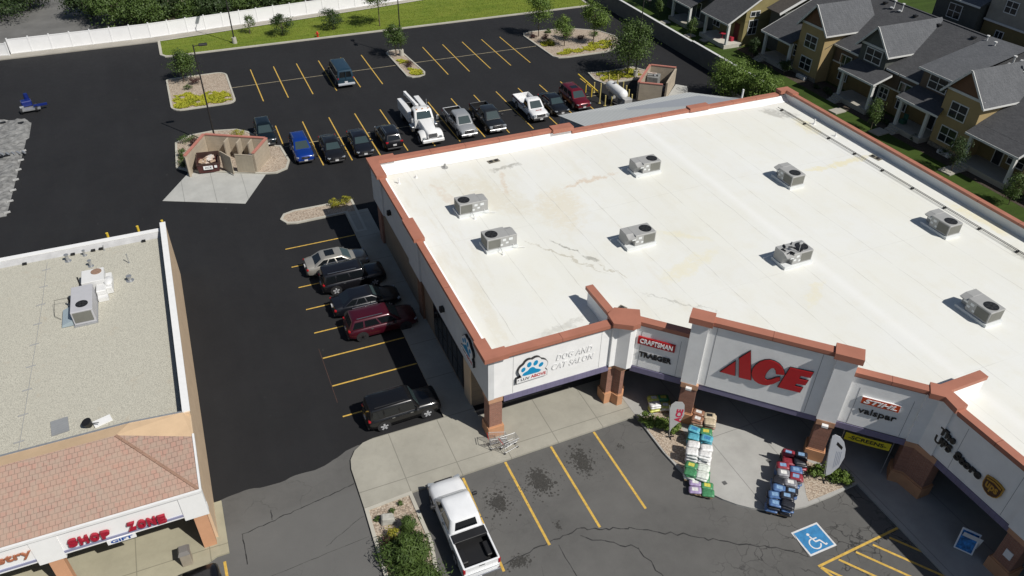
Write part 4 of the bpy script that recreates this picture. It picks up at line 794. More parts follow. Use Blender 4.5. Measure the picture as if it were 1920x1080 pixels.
t = thing('satellite_dish', 'black and white dish lying near the tile roof ridge', 'dish', (-8.9, 34.9, 3.9)); MB().obox((-8.5, 34.9, 3.97), (.9, .5, .08), .3).build('base', WHM, t); MB().cyl((-9.1, 34.8, 4.0), (-9.2, 34.75, 4.35), .16, .26).build('dish', BLK, t); MB().cyl((-9.0, 34.8, 4.1), (-8.6, 34.5, 4.3), .03).build('arm', STEEL, t)
t = thing('litter_bin', 'tan square litter bin on the shop walk', 'bin', (-5.65, 27.3, .12)); MB().box(-5.9, -5.4, 26.95, 27.5, .12, 1.0).build('body', mk('bin_tan', (.32, .28, .22), .8, .08, 3), t, bevel=.03); MB().hexa([(-5.94, 26.92, 1.0), (-5.36, 26.92, 1.0), (-5.36, 27.54, 1.0), (-5.94, 27.54, 1.0)], [(-5.85, 27.05, 1.18), (-5.45, 27.05, 1.18), (-5.45, 27.45, 1.18), (-5.85, 27.45, 1.18)]).build('lid', mk('bin_grey', (.16, .15, .14), .6, .05), t)
# yellow bollards behind the shop building
for i, x in enumerate((-9.35, -6.75, -4.35)):
    solo('bollard', 'yellow steel bollard behind the gravel roofed shop', 'bollard', MB().cyl((x, 54.4, 0), (x, 54.4, 1.1 if i < 2 else 1.25), .09, n=14).ball((x, 54.4, 1.1 if i < 2 else 1.25), .09), YEL, 'yellow bollards behind the shop', smooth=50) if False else None
for i, (x, y) in enumerate(((-8.87, 59.8), (-6.62, 60.0), (-4.75, 60.2))):
    solo('bollard', 'yellow steel bollard behind the gravel roofed shop', 'bollard', MB().cyl((x, y, 0), (x, y, 1.1), .1, n=14), YEL, 'yellow bollards behind the shop')
# ------------------------------------------------------------------ white fence, gate, retaining wall
def fence_run(pts, h, pw, lb, z=.08):
    t = thing('vinyl_fence', lb, 'fence', (*pts[0], z))
    for a, b in zip(pts, pts[1:]):
        L = math.dist(a, b); n = max(1, round(L/pw)); ang = math.atan2(b[1]-a[1], b[0]-a[0])
        for i in range(n):
            p = [a[k]+(b[k]-a[k])*i/n for k in (0, 1)]; q = [a[k]+(b[k]-a[k])*(i+1)/n for k in (0, 1)]; c = ((p[0]+q[0])/2, (p[1]+q[1])/2)
            m = MB().obox((*c, z+h/2), (L/n-.14, .05, h-.16), ang); m.obox((*c, z+h-.05), (L/n-.12, .09, .1), ang).obox((*c, z+.08), (L/n-.12, .09, .14), ang); m.build('panel', VINY, t)
            MB().obox((*p, z+h/2+.03), (.13, .13, h+.06), ang).obox((*p, z+h+.1), (.17, .17, .05), ang).build('post', VINY, t)
    return t
fence_run([(-19.4, 109.05), (-3.4, 109.25), (19.45, 111.75), (60, 116.6)], 1.8, 2.35, 'long white vinyl panel fence behind the lawn')
fence_run([(-19.6, 108.6), (-22.5, 109.3), (-34, 109.2)], 1.5, 2.6, 'short white vinyl fence wing at the far left corner')
t = thing('retaining_wall', 'dark block retaining wall between back lane and house yards', 'wall', (58.4, 70, 0)); MB().box(58.3, 58.55, 0, 78, -.1, 2.2).box(58.3, 58.55, 78, 115, -.1, 2.1).build('wall', m_siding('block_wall', (.12, .115, .105), .2), t); MB().box(58.26, 58.6, 0, 77.98, 2.2, 2.26).box(58.26, 58.6, 78, 115, 2.1, 2.16).build('cap', TRIM, t)
# ------------------------------------------------------------------ trash enclosures
e1 = thing('trash_enclosure', 'tan block trash enclosure with pink coping and open gates by the concrete pad', 'enclosure', (1, 70, 0))
A, B_, C_, D_ = (-2.05, 69.3), (-.0, 73.3), (5.35, 70.3), (3.72, 67.55); hh = 2.0
def ewall(a, b, name='wall', t_=.2, h=hh, par=None, mt=None, cp=PINK):
    d = Vector((b[0]-a[0], b[1]-a[1])).normalized(); n = Vector((-d.y, d.x))*t_/2; pl = lambda e: [(a[0]-n.x*e, a[1]-n.y*e), (b[0]-n.x*e, b[1]-n.y*e), (b[0]+n.x*e, b[1]+n.y*e), (a[0]+n.x*e, a[1]+n.y*e)]
    w_ = part(name, MB().prism(pl(1), 0, h), mt or TANE, par)
    if cp: part('coping', MB().prism(pl(1.35), h, h+.09), cp, w_)
def sub(a, b, t0, t1): return (a[0]+(b[0]-a[0])*t0, a[1]+(b[1]-a[1])*t0), (a[0]+(b[0]-a[0])*t1, a[1]+(b[1]-a[1])*t1)
ewall(A, B_, par=e1); ewall(*sub(B_, C_, .02, .98), par=e1); ewall(C_, D_, par=e1)
ewall((-2.05, 69.3), (-1.95, 69.0), 'gate_post', .2, 2.0, e1, cp=None)
for f0 in (.36, .56, .74):
    p = sub(B_, C_, f0, f0)[0]; MB().obox((p[0]-.14, p[1]-.62, .95), (.12, .95, 1.9), R_(-28+0)).build('buttress', TANE, e1)
for (a, b, nm) in (((3.6, 67.4), (2.15, 68.2), 'closed'), ((1.0, 69.3), (1.75, 67.75), 'open')):
    d = Vector((b[0]-a[0], b[1]-a[1])); ang = math.atan2(d.y, d.x); c = ((a[0]+b[0])/2, (a[1]+b[1])/2); g = part('gate', MB().obox((*c, 1.05), (d.length, .06, 1.7), ang), GATE, e1, label='tan metal gate standing '+('open' if nm == 'open' else 'shut'))
    MB().obox((*c, 1.93), (d.length, .1, .06), ang).obox((*c, .2), (d.length, .1, .06), ang).build('gate_rail', TANE, g)
MB().box(.95, 1.05, 69.25, 69.35, 0, 1.95).build('gate_post', TANE, e1)
dm = thing('dumpster', 'rusty maroon dumpster full of cardboard inside the open enclosure', 'dumpster', (-.2, 69.75, 0), R_(-8))
MAR = mk('dumpster_maroon', (.075, .02, .018), .6, .3, 3); m = MB(); w_, d_, h_ = .98, .8, 1.35
m.hexa([(-w_*.9, -d_*.85, .12), (w_*.9, -d_*.85, .12), (w_*.95, d_, .12), (-w_*.95, d_, .12)], [(-w_, -d_, .95), (w_, -d_, .95), (w_, d_, .95), (-w_, d_, .95)])
m.build('bin', MAR, dm, local=True); r_ = MB(); r_.box(-w_, w_, -d_-.03, -d_+.06, .95, 1.08).box(-w_, -w_+.07, -d_+.06, d_, .95, 1.35).box(w_-.07, w_, -d_+.06, d_, .95, 1.35).box(-w_, w_, d_-.06, d_+.02, .95, 1.5); r_.build('rim', mk('rim_brown', (.05, .025, .02), .6, .2), dm, local=True)
r2 = random.Random(7); CB = [mk('cardboard', (.42, .30, .21), .85, .15, 4), mk('pale_cardboard', (.55, .45, .38), .85, .1, 4), mk('white_waste', (.6, .56, .52), .7, .1)]
for k in range(14): MB().obox((r2.uniform(-.75, .75), r2.uniform(-.6, .55), 1.02+r2.uniform(0, .14)), (r2.uniform(.25, .6), r2.uniform(.2, .5), r2.uniform(.05, .25)), r2.uniform(0, 3), rx=r2.uniform(-.35, .35), ry=r2.uniform(-.3, .3)).build('waste', CB[k % 3], dm, local=True)
lb_ = MB().box(-.42, .4, -d_-.045, -d_-.01, .5, .85).build('label_plate', WHS, dm, local=True); 
o = letters('letters', 'ACE', frame((-.3, -d_-.045, .6), (1, 0, 0), (0, 0, 1)), .6, .18, .006, BLKS, None, .02); o.parent = dm
MB().box(.55, .78, -d_-.045, -d_-.01, .62, .85).build('label_plate', WHS, dm, local=True)
solo('small_bin', 'small dark blue container behind the shut gate', 'bin', MB().obox((3.75, 69.1, .5), (1.2, 1.0, 1.0), R_(-28)), mk('bin_navy', (.02, .03, .06), .5, .1), bevel=.04)
e2 = thing('trash_enclosure', 'tan enclosure with pink coping full of scrap near the propane tank', 'enclosure', (48.8, 70.5, 0))
A, B_, C_, D_ = (45.55, 69.35), (49.55, 73.45), (51.9, 71.6), (47.95, 67.65)
ewall(A, B_, par=e2); ewall(*sub(B_, C_, .03, 1), par=e2); ewall(*sub(C_, D_, .02, .86), par=e2, h=1.95, cp=None); ewall(*sub(A, D_, .04, .9), par=e2)
struct('slab', MB().prism([(48.0, 67.6), (52.1, 71.5), (53.0, 70.5), (50.5, 66.2)], -.05, .03), PADC)
r2 = random.Random(5)
for (x, y, sx, sy, sz, mt, lb) in [(48.9, 71.5, 1.5, 1.3, 1.6, mk('scrap_grey', (.2, .2, .19), .8, .3, 5), 'grey metal crate inside the tan enclosure'), (47.1, 69.8, 1.1, .8, .9, BLK, 'black scrap bin at the near corner inside the enclosure'), (48.9, 69.6, 1.2, 1.0, .7, mk('scrap_blue', (.04, .045, .06), .6, .2), 'dark bin right of the crate inside the enclosure'), (48.0, 68.8, .6, .5, .8, CB[1], 'pale box by the front of the enclosure')]:
    t = thing('scrap_crate', lb, 'crate', (x, y, 0)); m = MB().obox((x, y, sz/2), (sx, sy, sz), R_(45)); m.build('box', mt, t, bevel=.03); m = MB()
    for k in range(5): m = MB().obox((x+r2.uniform(-.4, .4)*sx, y+r2.uniform(-.4, .4)*sy, sz+.1), (r2.uniform(.2, .6), r2.uniform(.1, .4), .18), r2.uniform(0, 3), rx=r2.uniform(-.4, .4)); m.build('scrap', [CB[1], mt, STEEL][k % 3], t)
# ------------------------------------------------------------------ propane tank and bollards
t = thing('propane_tank', 'white horizontal propane tank on a frame between yellow bollards', 'tank', (43.05, 69.8, 0))
prof = [(.02, -2.15), (.3, -2.08), (.5, -1.9), (.58, -1.65), (.58, 1.1), (.5, 1.35), (.3, 1.5), (.02, 1.56)]
MB().lathe([(r_, z+70.0) for r_, z in prof], (43.05, 0, 1.35), 20, axis='Y').build('tank', mk('tank_white', (.75, .75, .74), .35, .03), t, smooth=40, fix=True)
for y in (68.6, 70.6): MB().box(42.6, 43.5, y-.06, y+.06, 0, .85).build('saddle', RTUM, t)
MB().box(42.65, 43.6, 67.2, 67.85, .3, 1.25).build('cabinet', mk('cabinet_grey', (.35, .35, .34), .5, .1, 4), t, bevel=.02); MB().tube([(42.5, 70, .5), (42.2, 69, .4), (42.3, 67.9, .5), (42.9, 67.5, .9)], .035).build('hose', STEEL, t); MB().cyl((43.05, 70.2, 1.9), (43.05, 70.2, 2.1), .14).build('dome', STEEL, t)
t2 = thing('guard_rail', 'low yellow guard rail on three posts beside the maroon suv', 'rail', (41.4, 72, 0))
for (x, y) in ((41.15, 71.9), (41.1, 73.2)): MB().cyl((x, y, 0), (x, y, 1.2), .07).build('post', YEL, t2)
MB().beam((41.3, 75.6, 1.25), (41.0, 70.2, 1.25), .12, .12).build('rail', YEL, t2)
PYEL = mk('pale_yellow_paint', (.5, .42, .16), .6, .15, 3)
for (x, y, h) in [(41.16, 70.0, 2.3), (41.4, 69.2, 1.2), (42.1, 69.0, 1.0), (44.74, 74.4, 1.2), (45.7, 74.0, 1.2), (45.2, 71.9, 1.2), (44.9, 70.7, 1.25), (44.6, 69.6, 1.25), (44.4, 68.6, 1.1), (42.0, 72.9, 1.2)]:
    solo('bollard', 'yellow bollard guarding the white propane tank', 'bollard', MB().cyl((x, y, 0), (x, y, h), .075, n=12).cyl((x, y, 0), (x, y, .05), .16), PYEL, 'bollards around the propane tank')
# ------------------------------------------------------------------ light poles
def pole(x, y, h, arm, lb, z0=.1):
    t = thing('light_pole', lb, 'street lamp', (x, y, z0), 0, 'parking lot light poles')
    MB().cyl((x, y, z0), (x, y, z0+.75), .3, .27, n=16).build('concrete_base', KERB, t); MB().cyl((x, y, z0+.75), (x, y, z0+h), .085, .055, n=8).build('pole', LIGHTP, t)
    for s in arm:
        a = R_(s); MB().beam((x, y, z0+h-.15), (x+.6*math.cos(a), y+.6*math.sin(a), z0+h-.1), .06, .06).build('arm', LIGHTP, t); MB().obox((x+.85*math.cos(a), y+.85*math.sin(a), z0+h-.08), (.75, .42, .16), a).build('lamp_head', LIGHTP, t, bevel=.03)
pole(.92, 74.6, 10, (0,), 'tall dark lamp pole rising behind the left trash enclosure'); pole(6.3, 103.3, 9.2, (90,), 'lamp pole on a round concrete base in the lawn'); pole(24.9, 91.6, 9.2, (-90, 90), 'lamp pole in the narrow middle island between two trees'); pole(48.8, 75.2, 9.2, (-90,), 'lamp pole by the tree near the propane tank')
pole(61.2, 63, 7, (180,), 'thin dark pole at the top by the house yards') if False else None
t = thing('fire_hydrant', 'red fire hydrant at the lawn edge', 'hydrant', (16.6, 101.9, .12)); RH = mk('hydrant_red', (.5, .03, .01), .4, .05)
MB().lathe([(.16, 0), (.16, .05), (.11, .06), (.11, .5), (.14, .52), (.14, .56), (.1, .66), (.03, .72)], (16.6, 101.9, .12), 14).build('barrel', RH, t, smooth=40); MB().cyl((16.35, 101.9, .52), (16.85, 101.9, .52), .055).build('nozzle', RH, t); MB().cyl((16.6, 101.9, .52), (16.6, 101.68, .52), .075).build('nozzle', RH, t)
# ------------------------------------------------------------------ blue machine, grey sheeting at far left
t = thing('paving_machine', 'small bright blue machine parked on the fresh asphalt', 'machine', (-16.3, 90.3, 0)); BL = mk('machine_blue', (.006, .018, .14), .35, .1)
MB().obox((-16.5, 90.6, .75), (1.0, .8, .6), .2).build('tank', BL, t, bevel=.08); MB().cyl((-16.45, 91.3, .5), (-16.45, 91.3, 1.5), .28, .2).build('hopper', BL, t); MB().obox((-16.2, 89.9, .35), (1.9, .9, .12), .1).build('deck', STEEL, t); MB().obox((-15.2, 90.0, .6), (1.3, .2, .2), .15).build('boom', BL, t)
for x, y in ((-17.0, 89.6), (-15.6, 89.7), (-16.9, 90.7), (-15.7, 90.8)): MB().cyl((x-.1, y, .3), (x+.1, y, .3), .3, n=14).build('wheel', BLK, t)
MB().obox((-16.9, 89.7, .6), (.4, .3, .35), .1).build('engine', STEEL, t, bevel=.03)
PLTG = mk('weight_grey', (.42, .42, .41), .8, .2, 4)
t = thing('fabric_sheeting', 'pale grey wrinkled sheeting laid over a flat stack at the left edge', 'sheeting', (-20, 78, 0)); SHG = m_siding('sheeting_grey', (.30, .30, .29), 1.35, True); SHG = mk('sheeting_grey2', (.19, .19, .185), .9, .45, 2.2, bump=.5, bscale=3)
r2 = random.Random(11); m = MB(); nx, ny = 34, 60; x0s = -30
def edge_x(y): return -16.3-(0 if y > 82 else (82-y)*.04)+(.25 if 83 < y < 87 else 0)
hts = {}
for j in range(ny+1):
    y = 67.6+(88.3-67.6)*j/ny
    for i in range(nx+1):
        xr_ = edge_x(y)-(.5*max(0, y-87.4)); x = x0s+(xr_-x0s)*i/nx; z = .12+.16*math.sin(x*1.7+y*.6)*math.sin(y*1.3)*.5+r2.uniform(0, .22)
        if i == nx or j in (0, ny): z = .01
        m.v.append((x, y, max(.01, z)))
for j in range(ny):
    for i in range(nx): k = j*(nx+1)+i; m.f.append((k, k+1, k+nx+2, k+nx+1)); m.m.append(0)
m.build('sheet', SHG, t)
for k in range(7): y = 68.0+k*2.0; MB().obox((edge_x(y)+.05, y, .14), (.5, .1, .14), .3).build('weight', PLTG, t)
for k in range(5): MB().obox((-16.5-k*.45+.3, 79.3+.05*k, .32), (.16, .7, .1), .5).build('slat', STEEL, t)
for x, y in ((-16.9, 86.6), (-18.6, 87.3), (-17.6, 79.2), (-18.2, 79.1), (-18.9, 76.9), (-18.3, 77.0)): MB().obox((x, y, .32), (.55, .28, .05), .2).build('hole', BLK, t)
MB().obox((-18.9, 73, .3), (.8, 3.5, .12), -.1).build('board', mk('board_tan', (.42, .35, .2), .8, .2, 3), t)
# ------------------------------------------------------------------ townhouses behind the retaining wall
GZ = .4
def win(par, o, u, v, w_, h_, nx=2, ny=2, fr=TRIM):
    """window whose lower left is o; u along the wall, outward normal = u x z"""
    M = frame(o, u, (0, 0, 1)); f_ = polyplate(M, [[(-.1, -.12), (w_+.1, -.12), (w_+.1, h_+.1), (-.1, h_+.1)]], .06, z0=.0)
    g = .035
    b_ = f_.build('window', fr, par)
    polyplate(M, [[(0, 0), (w_, 0), (w_, h_), (0, h_)]], .02, z0=.06).build('pane', WGL, b_)
    mu = MB()
    for i in range(1, nx): polyplate(M, [[(w_*i/nx-g, 0), (w_*i/nx+g, 0), (w_*i/nx+g, h_), (w_*i/nx-g, h_)]], .02, mu, z0=.08)
    for j in range(1, ny): polyplate(M, [[(0, h_*j/ny-g), (w_, h_*j/ny-g), (w_, h_*j/ny+g), (0, h_*j/ny+g)]], .022, mu, z0=.08)
    if mu.v: mu.build('muntin', fr, b_)
W_ = (0, -1, 0)     # along a west facing wall (outward normal -x)
def slab(par, name, q, t_=.14, m=SHI, edge=TRIM):     # roof slab from 4 corners, with a white edge board below
    q = [Vector(p) for p in q]; d = Vector((0, 0, t_)); MB().hexa([p-d*.35 for p in q], q).build(name, m, par, fix=True)
    return q
def fascia(par, pts, h=.2, t_=.05):
    for a, b in zip(pts, pts[1:]):
        MB().beam(Vector(a)-Vector((0, 0, h*.5)), Vector(b)-Vector((0, 0, h*.5)), t_, h).build('eave_board', TRIM, par)
mz = lambda x: 3.8+.42*(x-65.9)
def gable(par, x0, x1, ya, yb, ze, zp, wallm, peakm, z0, shm, ov=.42, side=None):
    """tower or dormer facing -x, between ya (left in the photo, larger y) and yb"""
    yc = (ya+yb)/2
    MB().box(x0, x1, yb, ya, z0, ze).build('tower_wall', wallm, par)
    MB().add([(x0+.02, yb, ze), (x0+.02, ya, ze), (x0+.02, yc, zp-.12), (x1, yb, ze), (x1, ya, ze), (x1, yc, zp-.12)], [(0, 2, 1), (3, 4, 5), (0, 1, 4, 3), (0, 3, 5, 2), (1, 2, 5, 4)]).build('gable_peak', peakm, par, fix=True)
    sl = (zp-ze)/((ya-yb)/2); zl = ze-sl*ov
    for s, ye in ((1, ya+ov), (-1, yb-ov)):
        rf = MB().hexa([(x0-.4, ye, zl-.1), (x1, ye, zl-.1), (x1, yc, zp-.1), (x0-.4, yc, zp-.1)], [(x0-.4, ye, zl+.02), (x1, ye, zl+.02), (x1, yc, zp+.02), (x0-.4, yc, zp+.02)]).build('gable_roof', shm, par, fix=True)
        MB().beam((x0-.43, ye, zl-.05), (x0-.43, yc, zp-.05), .06, .2).build('barge_board', TRIM, rf); MB().beam((x0-.45, ye+s*.03, zl-.06), (x1-.6, ye+s*.03, zl-.06), .06, .16).build('gutter', TRIM, rf)
    MB().box(x0-.06, x0-.005, yb-.05, ya+.05, ze-.22, ze+.02).build('trim_band', TRIM, par)
def porch(par, ya, yb, xf=65.9, back=68.7, catslide=True, zt=3.75):
    MB().box(xf+.1, back, yb, ya, GZ-.2, .92).build('porch_deck', CONC, par)
    for k in range(3): MB().box(xf-.25-.3*k, xf+.1-.3*k+.0, ya-1.5, ya-.2, GZ-.1, .78-.16*k).build('step', CONC, par)
    for y in (ya-.35, yb+.3): MB().box(xf+.38, xf+.68, y-.15, y+.15, .92, 3.5).build('post', TRIM, par)
    MB().box(xf+.35, xf+.7, yb+.1, ya-.15, 3.45, 3.68).build('beam', TRIM, par)
def house(nm_lb, y0, y1, wallm, loc=None): return thing('townhouse', nm_lb, 'house', (70, (y0+y1)/2, GZ))
def mainroof(par, y0, y1, xe, xr=77.0, xb=86, m=SHI):
    slab(par, 'roof', [(xe, y0, mz(xe)), (xe, y1, mz(xe)), (xr, y1, mz(xr)), (xr, y0, mz(xr))][::-1], m=m)
    slab(par, 'roof', [(xr, y0, mz(xr)), (xr, y1, mz(xr)), (xb, y1, mz(xr)-.42*(xb-xr)), (xb, y0, mz(xr)-.42*(xb-xr))][::-1], m=m)
    MB().box(xr-.12, xr+.12, y0, y1, mz(xr)-.02, mz(xr)+.05).build('ridge_cap', m, par)
# A: mustard tower with brown peak, farther one
A_ = house('mustard townhouse with brown gable peak at the upper left of the row', 65.1, 74.6, YELW)
mainroof(A_, 69.3, 74.6, 65.9); mainroof(A_, 65.16, 69.28, 67.3); fascia(A_, [(65.86, 74.6, 3.78), (65.86, 69.2, 3.78)]); fascia(A_, [(65.86, 74.62, 3.8), (77, 74.62, 8.47)])
MB().box(68.7, 85.5, 65.16, 74.4, GZ, 4.7).build('wall', OLIVE, A_); MB().add([(68.75, 74.38, 4.7), (85, 74.38, 4.7), (77, 74.38, 8.3), (68.75, 74.3, 4.7), (85, 74.3, 4.7), (77, 74.3, 8.3)], [(0, 1, 2), (3, 5, 4), (0, 2, 5, 3), (1, 4, 5, 2)]).build('gable_wall', OLIVE, A_, fix=True)
gable(A_, 67.0, 74.2, 69.25, 65.2, 6.5, 8.85, YELW, BRNS, GZ, SHI2); MB().box(66.96, 67.0, 65.15, 69.3, GZ, .85).build('foundation', STONE, A_)
win(A_, (66.99, 68.1, 3.9), W_, 0, 1.75, 1.35); win(A_, (66.99, 68.1, 1.35), W_, 0, 1.7, 1.35); porch(A_, 74.5, 69.3)
win(A_, (68.69, 71.3, 1.5), W_, 0, 1.5, 1.2); MB().box(66.3, 66.7, 66.2, 67.6, GZ, .75).build('window_well', TRIM, A_)
# C: grey green dormer
C2 = house('townhouse with grey green gable dormer between the two brown peaks', 55.4, 65.1, OLIVE)
mainroof(C2, 55.42, 65.12, 68.5); fascia(C2, [(68.46, 65.1, 4.9), (68.46, 61.3, 4.9)]); fascia(C2, [(68.46, 57.2, 4.9), (68.46, 55.5, 4.9)])
MB().box(68.9, 85.5, 55.42, 65.12, GZ, 4.8).build('wall', m_siding('ochre_siding', (.2, .14, .055), .18), C2); MB().box(68.84, 68.89, 55.42, 65.1, 3.05, 4.75).build('upper_wall', BRNW, C2); MB().box(68.8, 68.89, 55.42, 65.1, 2.9, 3.05).build('trim_band', TRIM, C2)
gable(C2, 68.3, 76.9, 61.15, 57.35, 6.6, 8.7, DGRN, m_siding('board_batten_green', (.1, .108, .1), .3, True), 4.0, SHI2); win(C2, (68.29, 60.2, 4.9), W_, 0, 2.1, 1.3, 2, 2)
porch(C2, 61.1, 56.1); slab(C2, 'porch_roof', [(65.9, 61.2, 3.86), (65.9, 56.0, 3.86), (68.28, 56.0, 4.6), (68.28, 61.2, 4.6)]); fascia(C2, [(65.86, 61.2, 3.84), (65.86, 56.0, 3.84)]); fascia(C2, [(65.86, 55.97, 3.84), (68.2, 55.97, 4.58)])
win(C2, (68.79, 63.6, 1.4), W_, 0, 1.2, 1.6); win(C2, (68.79, 63.9, 3.15), W_, 0, 1.5, .9, 2, 1); win(C2, (68.87, 58.5, .95), W_, 0, .8, 2.0, 1, 1); win(C2, (68.87, 57.4, 1.6), W_, 0, 1.0, 1.1)
# D: brown box dormer with its own roof
D2 = house('townhouse with umber shed dormer and large window beside the nearer brown peak', 47.5, 55.4, OLIVE)
mainroof(D2, 48.55, 55.38, 68.5); fascia(D2, [(68.46, 55.38, 4.9), (68.46, 52.75, 4.9)])
MB().box(68.9, 85.5, 48.55, 55.38, GZ, 4.8).build('wall', m_siding('ochre_siding_b', (.2, .14, .055), .18), D2); MB().box(68.84, 68.89, 48.55, 55.35, 3.05, 4.75).build('upper_wall', BRNW, D2); MB().box(68.8, 68.89, 48.55, 55.35, 2.9, 3.05).build('trim_band', TRIM, D2)
MB().box(68.4, 76, 48.7, 52.6, 4.2, 6.6).build('dormer_wall', BRNW, D2); slab(D2, 'dormer_roof', [(67.95, 52.95, 6.68), (67.95, 48.6, 6.68), (77.0, 48.6, 8.75), (77.0, 52.95, 8.6)], m=SHI2); fascia(D2, [(67.9, 52.95, 6.68), (67.9, 48.6, 6.68)]); win(D2, (68.39, 51.6, 5.05), W_, 0, 2.1, 1.35)
porch(D2, 52.7, 47.9+.8); slab(D2, 'porch_roof', [(65.9, 52.8, 3.95), (65.9, 47.5, 3.95), (68.38, 48.6, 4.75), (68.38, 52.8, 4.75)]); fascia(D2, [(65.86, 52.8, 3.93), (65.86, 47.5, 3.93)])
win(D2, (68.79, 54.8, 1.4), W_, 0, 1.2, 1.6); win(D2, (68.79, 55.1, 3.15), W_, 0, 1.5, .9, 2, 1); win(D2, (68.87, 50.6, .95), W_, 0, .8, 2.0, 1, 1); win(D2, (68.87, 49.6, 1.6), W_, 0, .9, 1.1)
# B: nearer mustard tower
B2 = house('mustard townhouse with brown gable peak nearest the store roof', 30, 48.5, YELW)
mainroof(B2, 36.5, 48.5, 67.3); slab(B2, 'porch_roof', [(65.9, 44.2, 3.8), (65.9, 38.5, 3.8), (67.28, 38.5, mz(67.28)), (67.28, 44.2, mz(67.28))]); fascia(B2, [(65.86, 44.2, 3.78), (65.86, 38.5, 3.78)]); fascia(B2, [(65.86, 38.47, 3.8), (72, 38.47, 6.36)])
MB().box(68.7, 85.5, 33, 48.5, GZ, 4.7).build('wall', OLIVE, B2); gable(B2, 67.0, 74.2, 48.35, 44.25, 6.5, 8.85, YELW, BRNS, GZ, SHI2); MB().box(66.96, 67.0, 44.2, 48.4, GZ, .85).build('foundation', STONE, B2)
win(B2, (66.99, 47.3, 3.95), W_, 0, 1.75, 1.4); win(B2, (66.99, 47.45, 1.4), W_, 0, 1.75, 1.4); porch(B2, 44.1, 38.7); win(B2, (68.69, 42.4, .95), W_, 0, .8, 2.0, 1, 1); win(B2, (68.69, 41, 1.6), W_, 0, 1.6, 1.1); MB().box(66.3, 66.7, 45.2, 46.6, GZ, .75).build('window_well', TRIM, B2)
MB().box(67.0, 68.6, 33, 38.3, GZ, 3.9).build('bay_wall', YELW, B2)
# Z and Y: next row to the north, stepped forward
Z2 = house('olive end house with white rake boards and lit side wall north of the row', 78, 84, OLIVE)
mzz = lambda x: 3.65+.6*(x-63.5)
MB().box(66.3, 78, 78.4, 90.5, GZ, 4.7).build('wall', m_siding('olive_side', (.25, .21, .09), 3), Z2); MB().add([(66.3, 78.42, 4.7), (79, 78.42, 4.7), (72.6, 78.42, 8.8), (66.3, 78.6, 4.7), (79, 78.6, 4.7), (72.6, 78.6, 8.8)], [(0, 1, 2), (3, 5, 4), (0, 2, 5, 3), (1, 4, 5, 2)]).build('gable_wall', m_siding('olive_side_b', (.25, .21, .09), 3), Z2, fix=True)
slab(Z2, 'roof', [(63.5, 84.0, 3.65), (63.5, 78.1, 3.65), (72.6, 78.1, mzz(72.6)), (72.6, 84.0, mzz(72.6))]); slab(Z2, 'roof', [(72.6, 84, mzz(72.6)), (72.6, 78.1, mzz(72.6)), (80, 78.1, mzz(72.6)-4.4), (80, 84, mzz(72.6)-4.4)]); fascia(Z2, [(63.46, 84, 3.62), (63.46, 78.07, 3.62)]); fascia(Z2, [(63.46, 78.06, 3.66), (72.6, 78.06, mzz(72.6))])
win(Z2, (67.0, 78.39, 1.9), (1, 0, 0), 0, 1.2, 1.7); win(Z2, (67.0, 78.39, 4.2), (1, 0, 0), 0, 1.3, .5, 2, 1); MB().box(63.6, 66.3, 78.3, 83.8, GZ-.2, .9).build('porch_deck', mk('pale_deck', (.5, .48, .42), .8, .1), Z2)
for y in (83.2, 78.45): MB().box(63.8, 64.1, y-.15, y+.15, .9, 3.5).build('post', TRIM, Z2)
win(Z2, (66.29, 84.6, 1.4), W_, 0, 1.3, 1.6); MB().box(66.25, 66.3, 79.2, 80.2, .9, 3.0).build('door', mk('door_maroon', (.1, .015, .015), .5, .1), Z2)
Y2 = house('dark grey green house with a porch at the top beyond the retaining wall', 85, 92, DGRN); Y2.location = (66, 89, GZ)
MB().box(66.28, 78, 84.6, 96, GZ, 6.2).build('wall', DGRN, Y2) ; slab(Y2, 'porch_roof', [(63.4, 91.3, 3.4), (63.4, 86.3, 3.4), (66.3, 86.3, 4.5), (66.3, 91.3, 4.5)]); fascia(Y2, [(63.36, 91.3, 3.38), (63.36, 86.3, 3.38)]); MB().box(63.5, 66.3, 86.4, 91.2, GZ-.2, .9).build('porch_deck', CONC, Y2)
for y in (90.8, 86.8): MB().box(63.7, 64.0, y-.15, y+.15, .9, 3.3).build('post', TRIM, Y2)
win(Y2, (66.27, 85.6, 1.4), W_, 0, .9, 1.3) if False else None
slab(Y2, 'roof', [(65.6, 97, 6.1), (65.6, 84.3, 6.1), (73, 84.3, 9), (73, 97, 9)]); win(Y2, (66.27, 88.6, 1.2), W_, 0, .8, 1.9, 1, 1)
# narrow link house with a dark roof between Z and A
L2 = house('narrow dark roofed link house with a long white rake board', 75, 77.5, DGRN); L2.location = (70, 76, GZ)
MB().box(69.2, 85, 74.75, 77.3, GZ, 5.3).build('wall', DGRN, L2); slab(L2, 'roof', [(68.4, 77.4, 5.4), (68.4, 74.75, 5.4), (80, 74.75, 10.2), (80, 77.4, 10.2)], m=m_shingle('brown_shingles', (.05, .043, .038), (.075, .065, .056))); fascia(L2, [(68.3, 74.72, 5.5), (80, 74.72, 10.3)], .3)
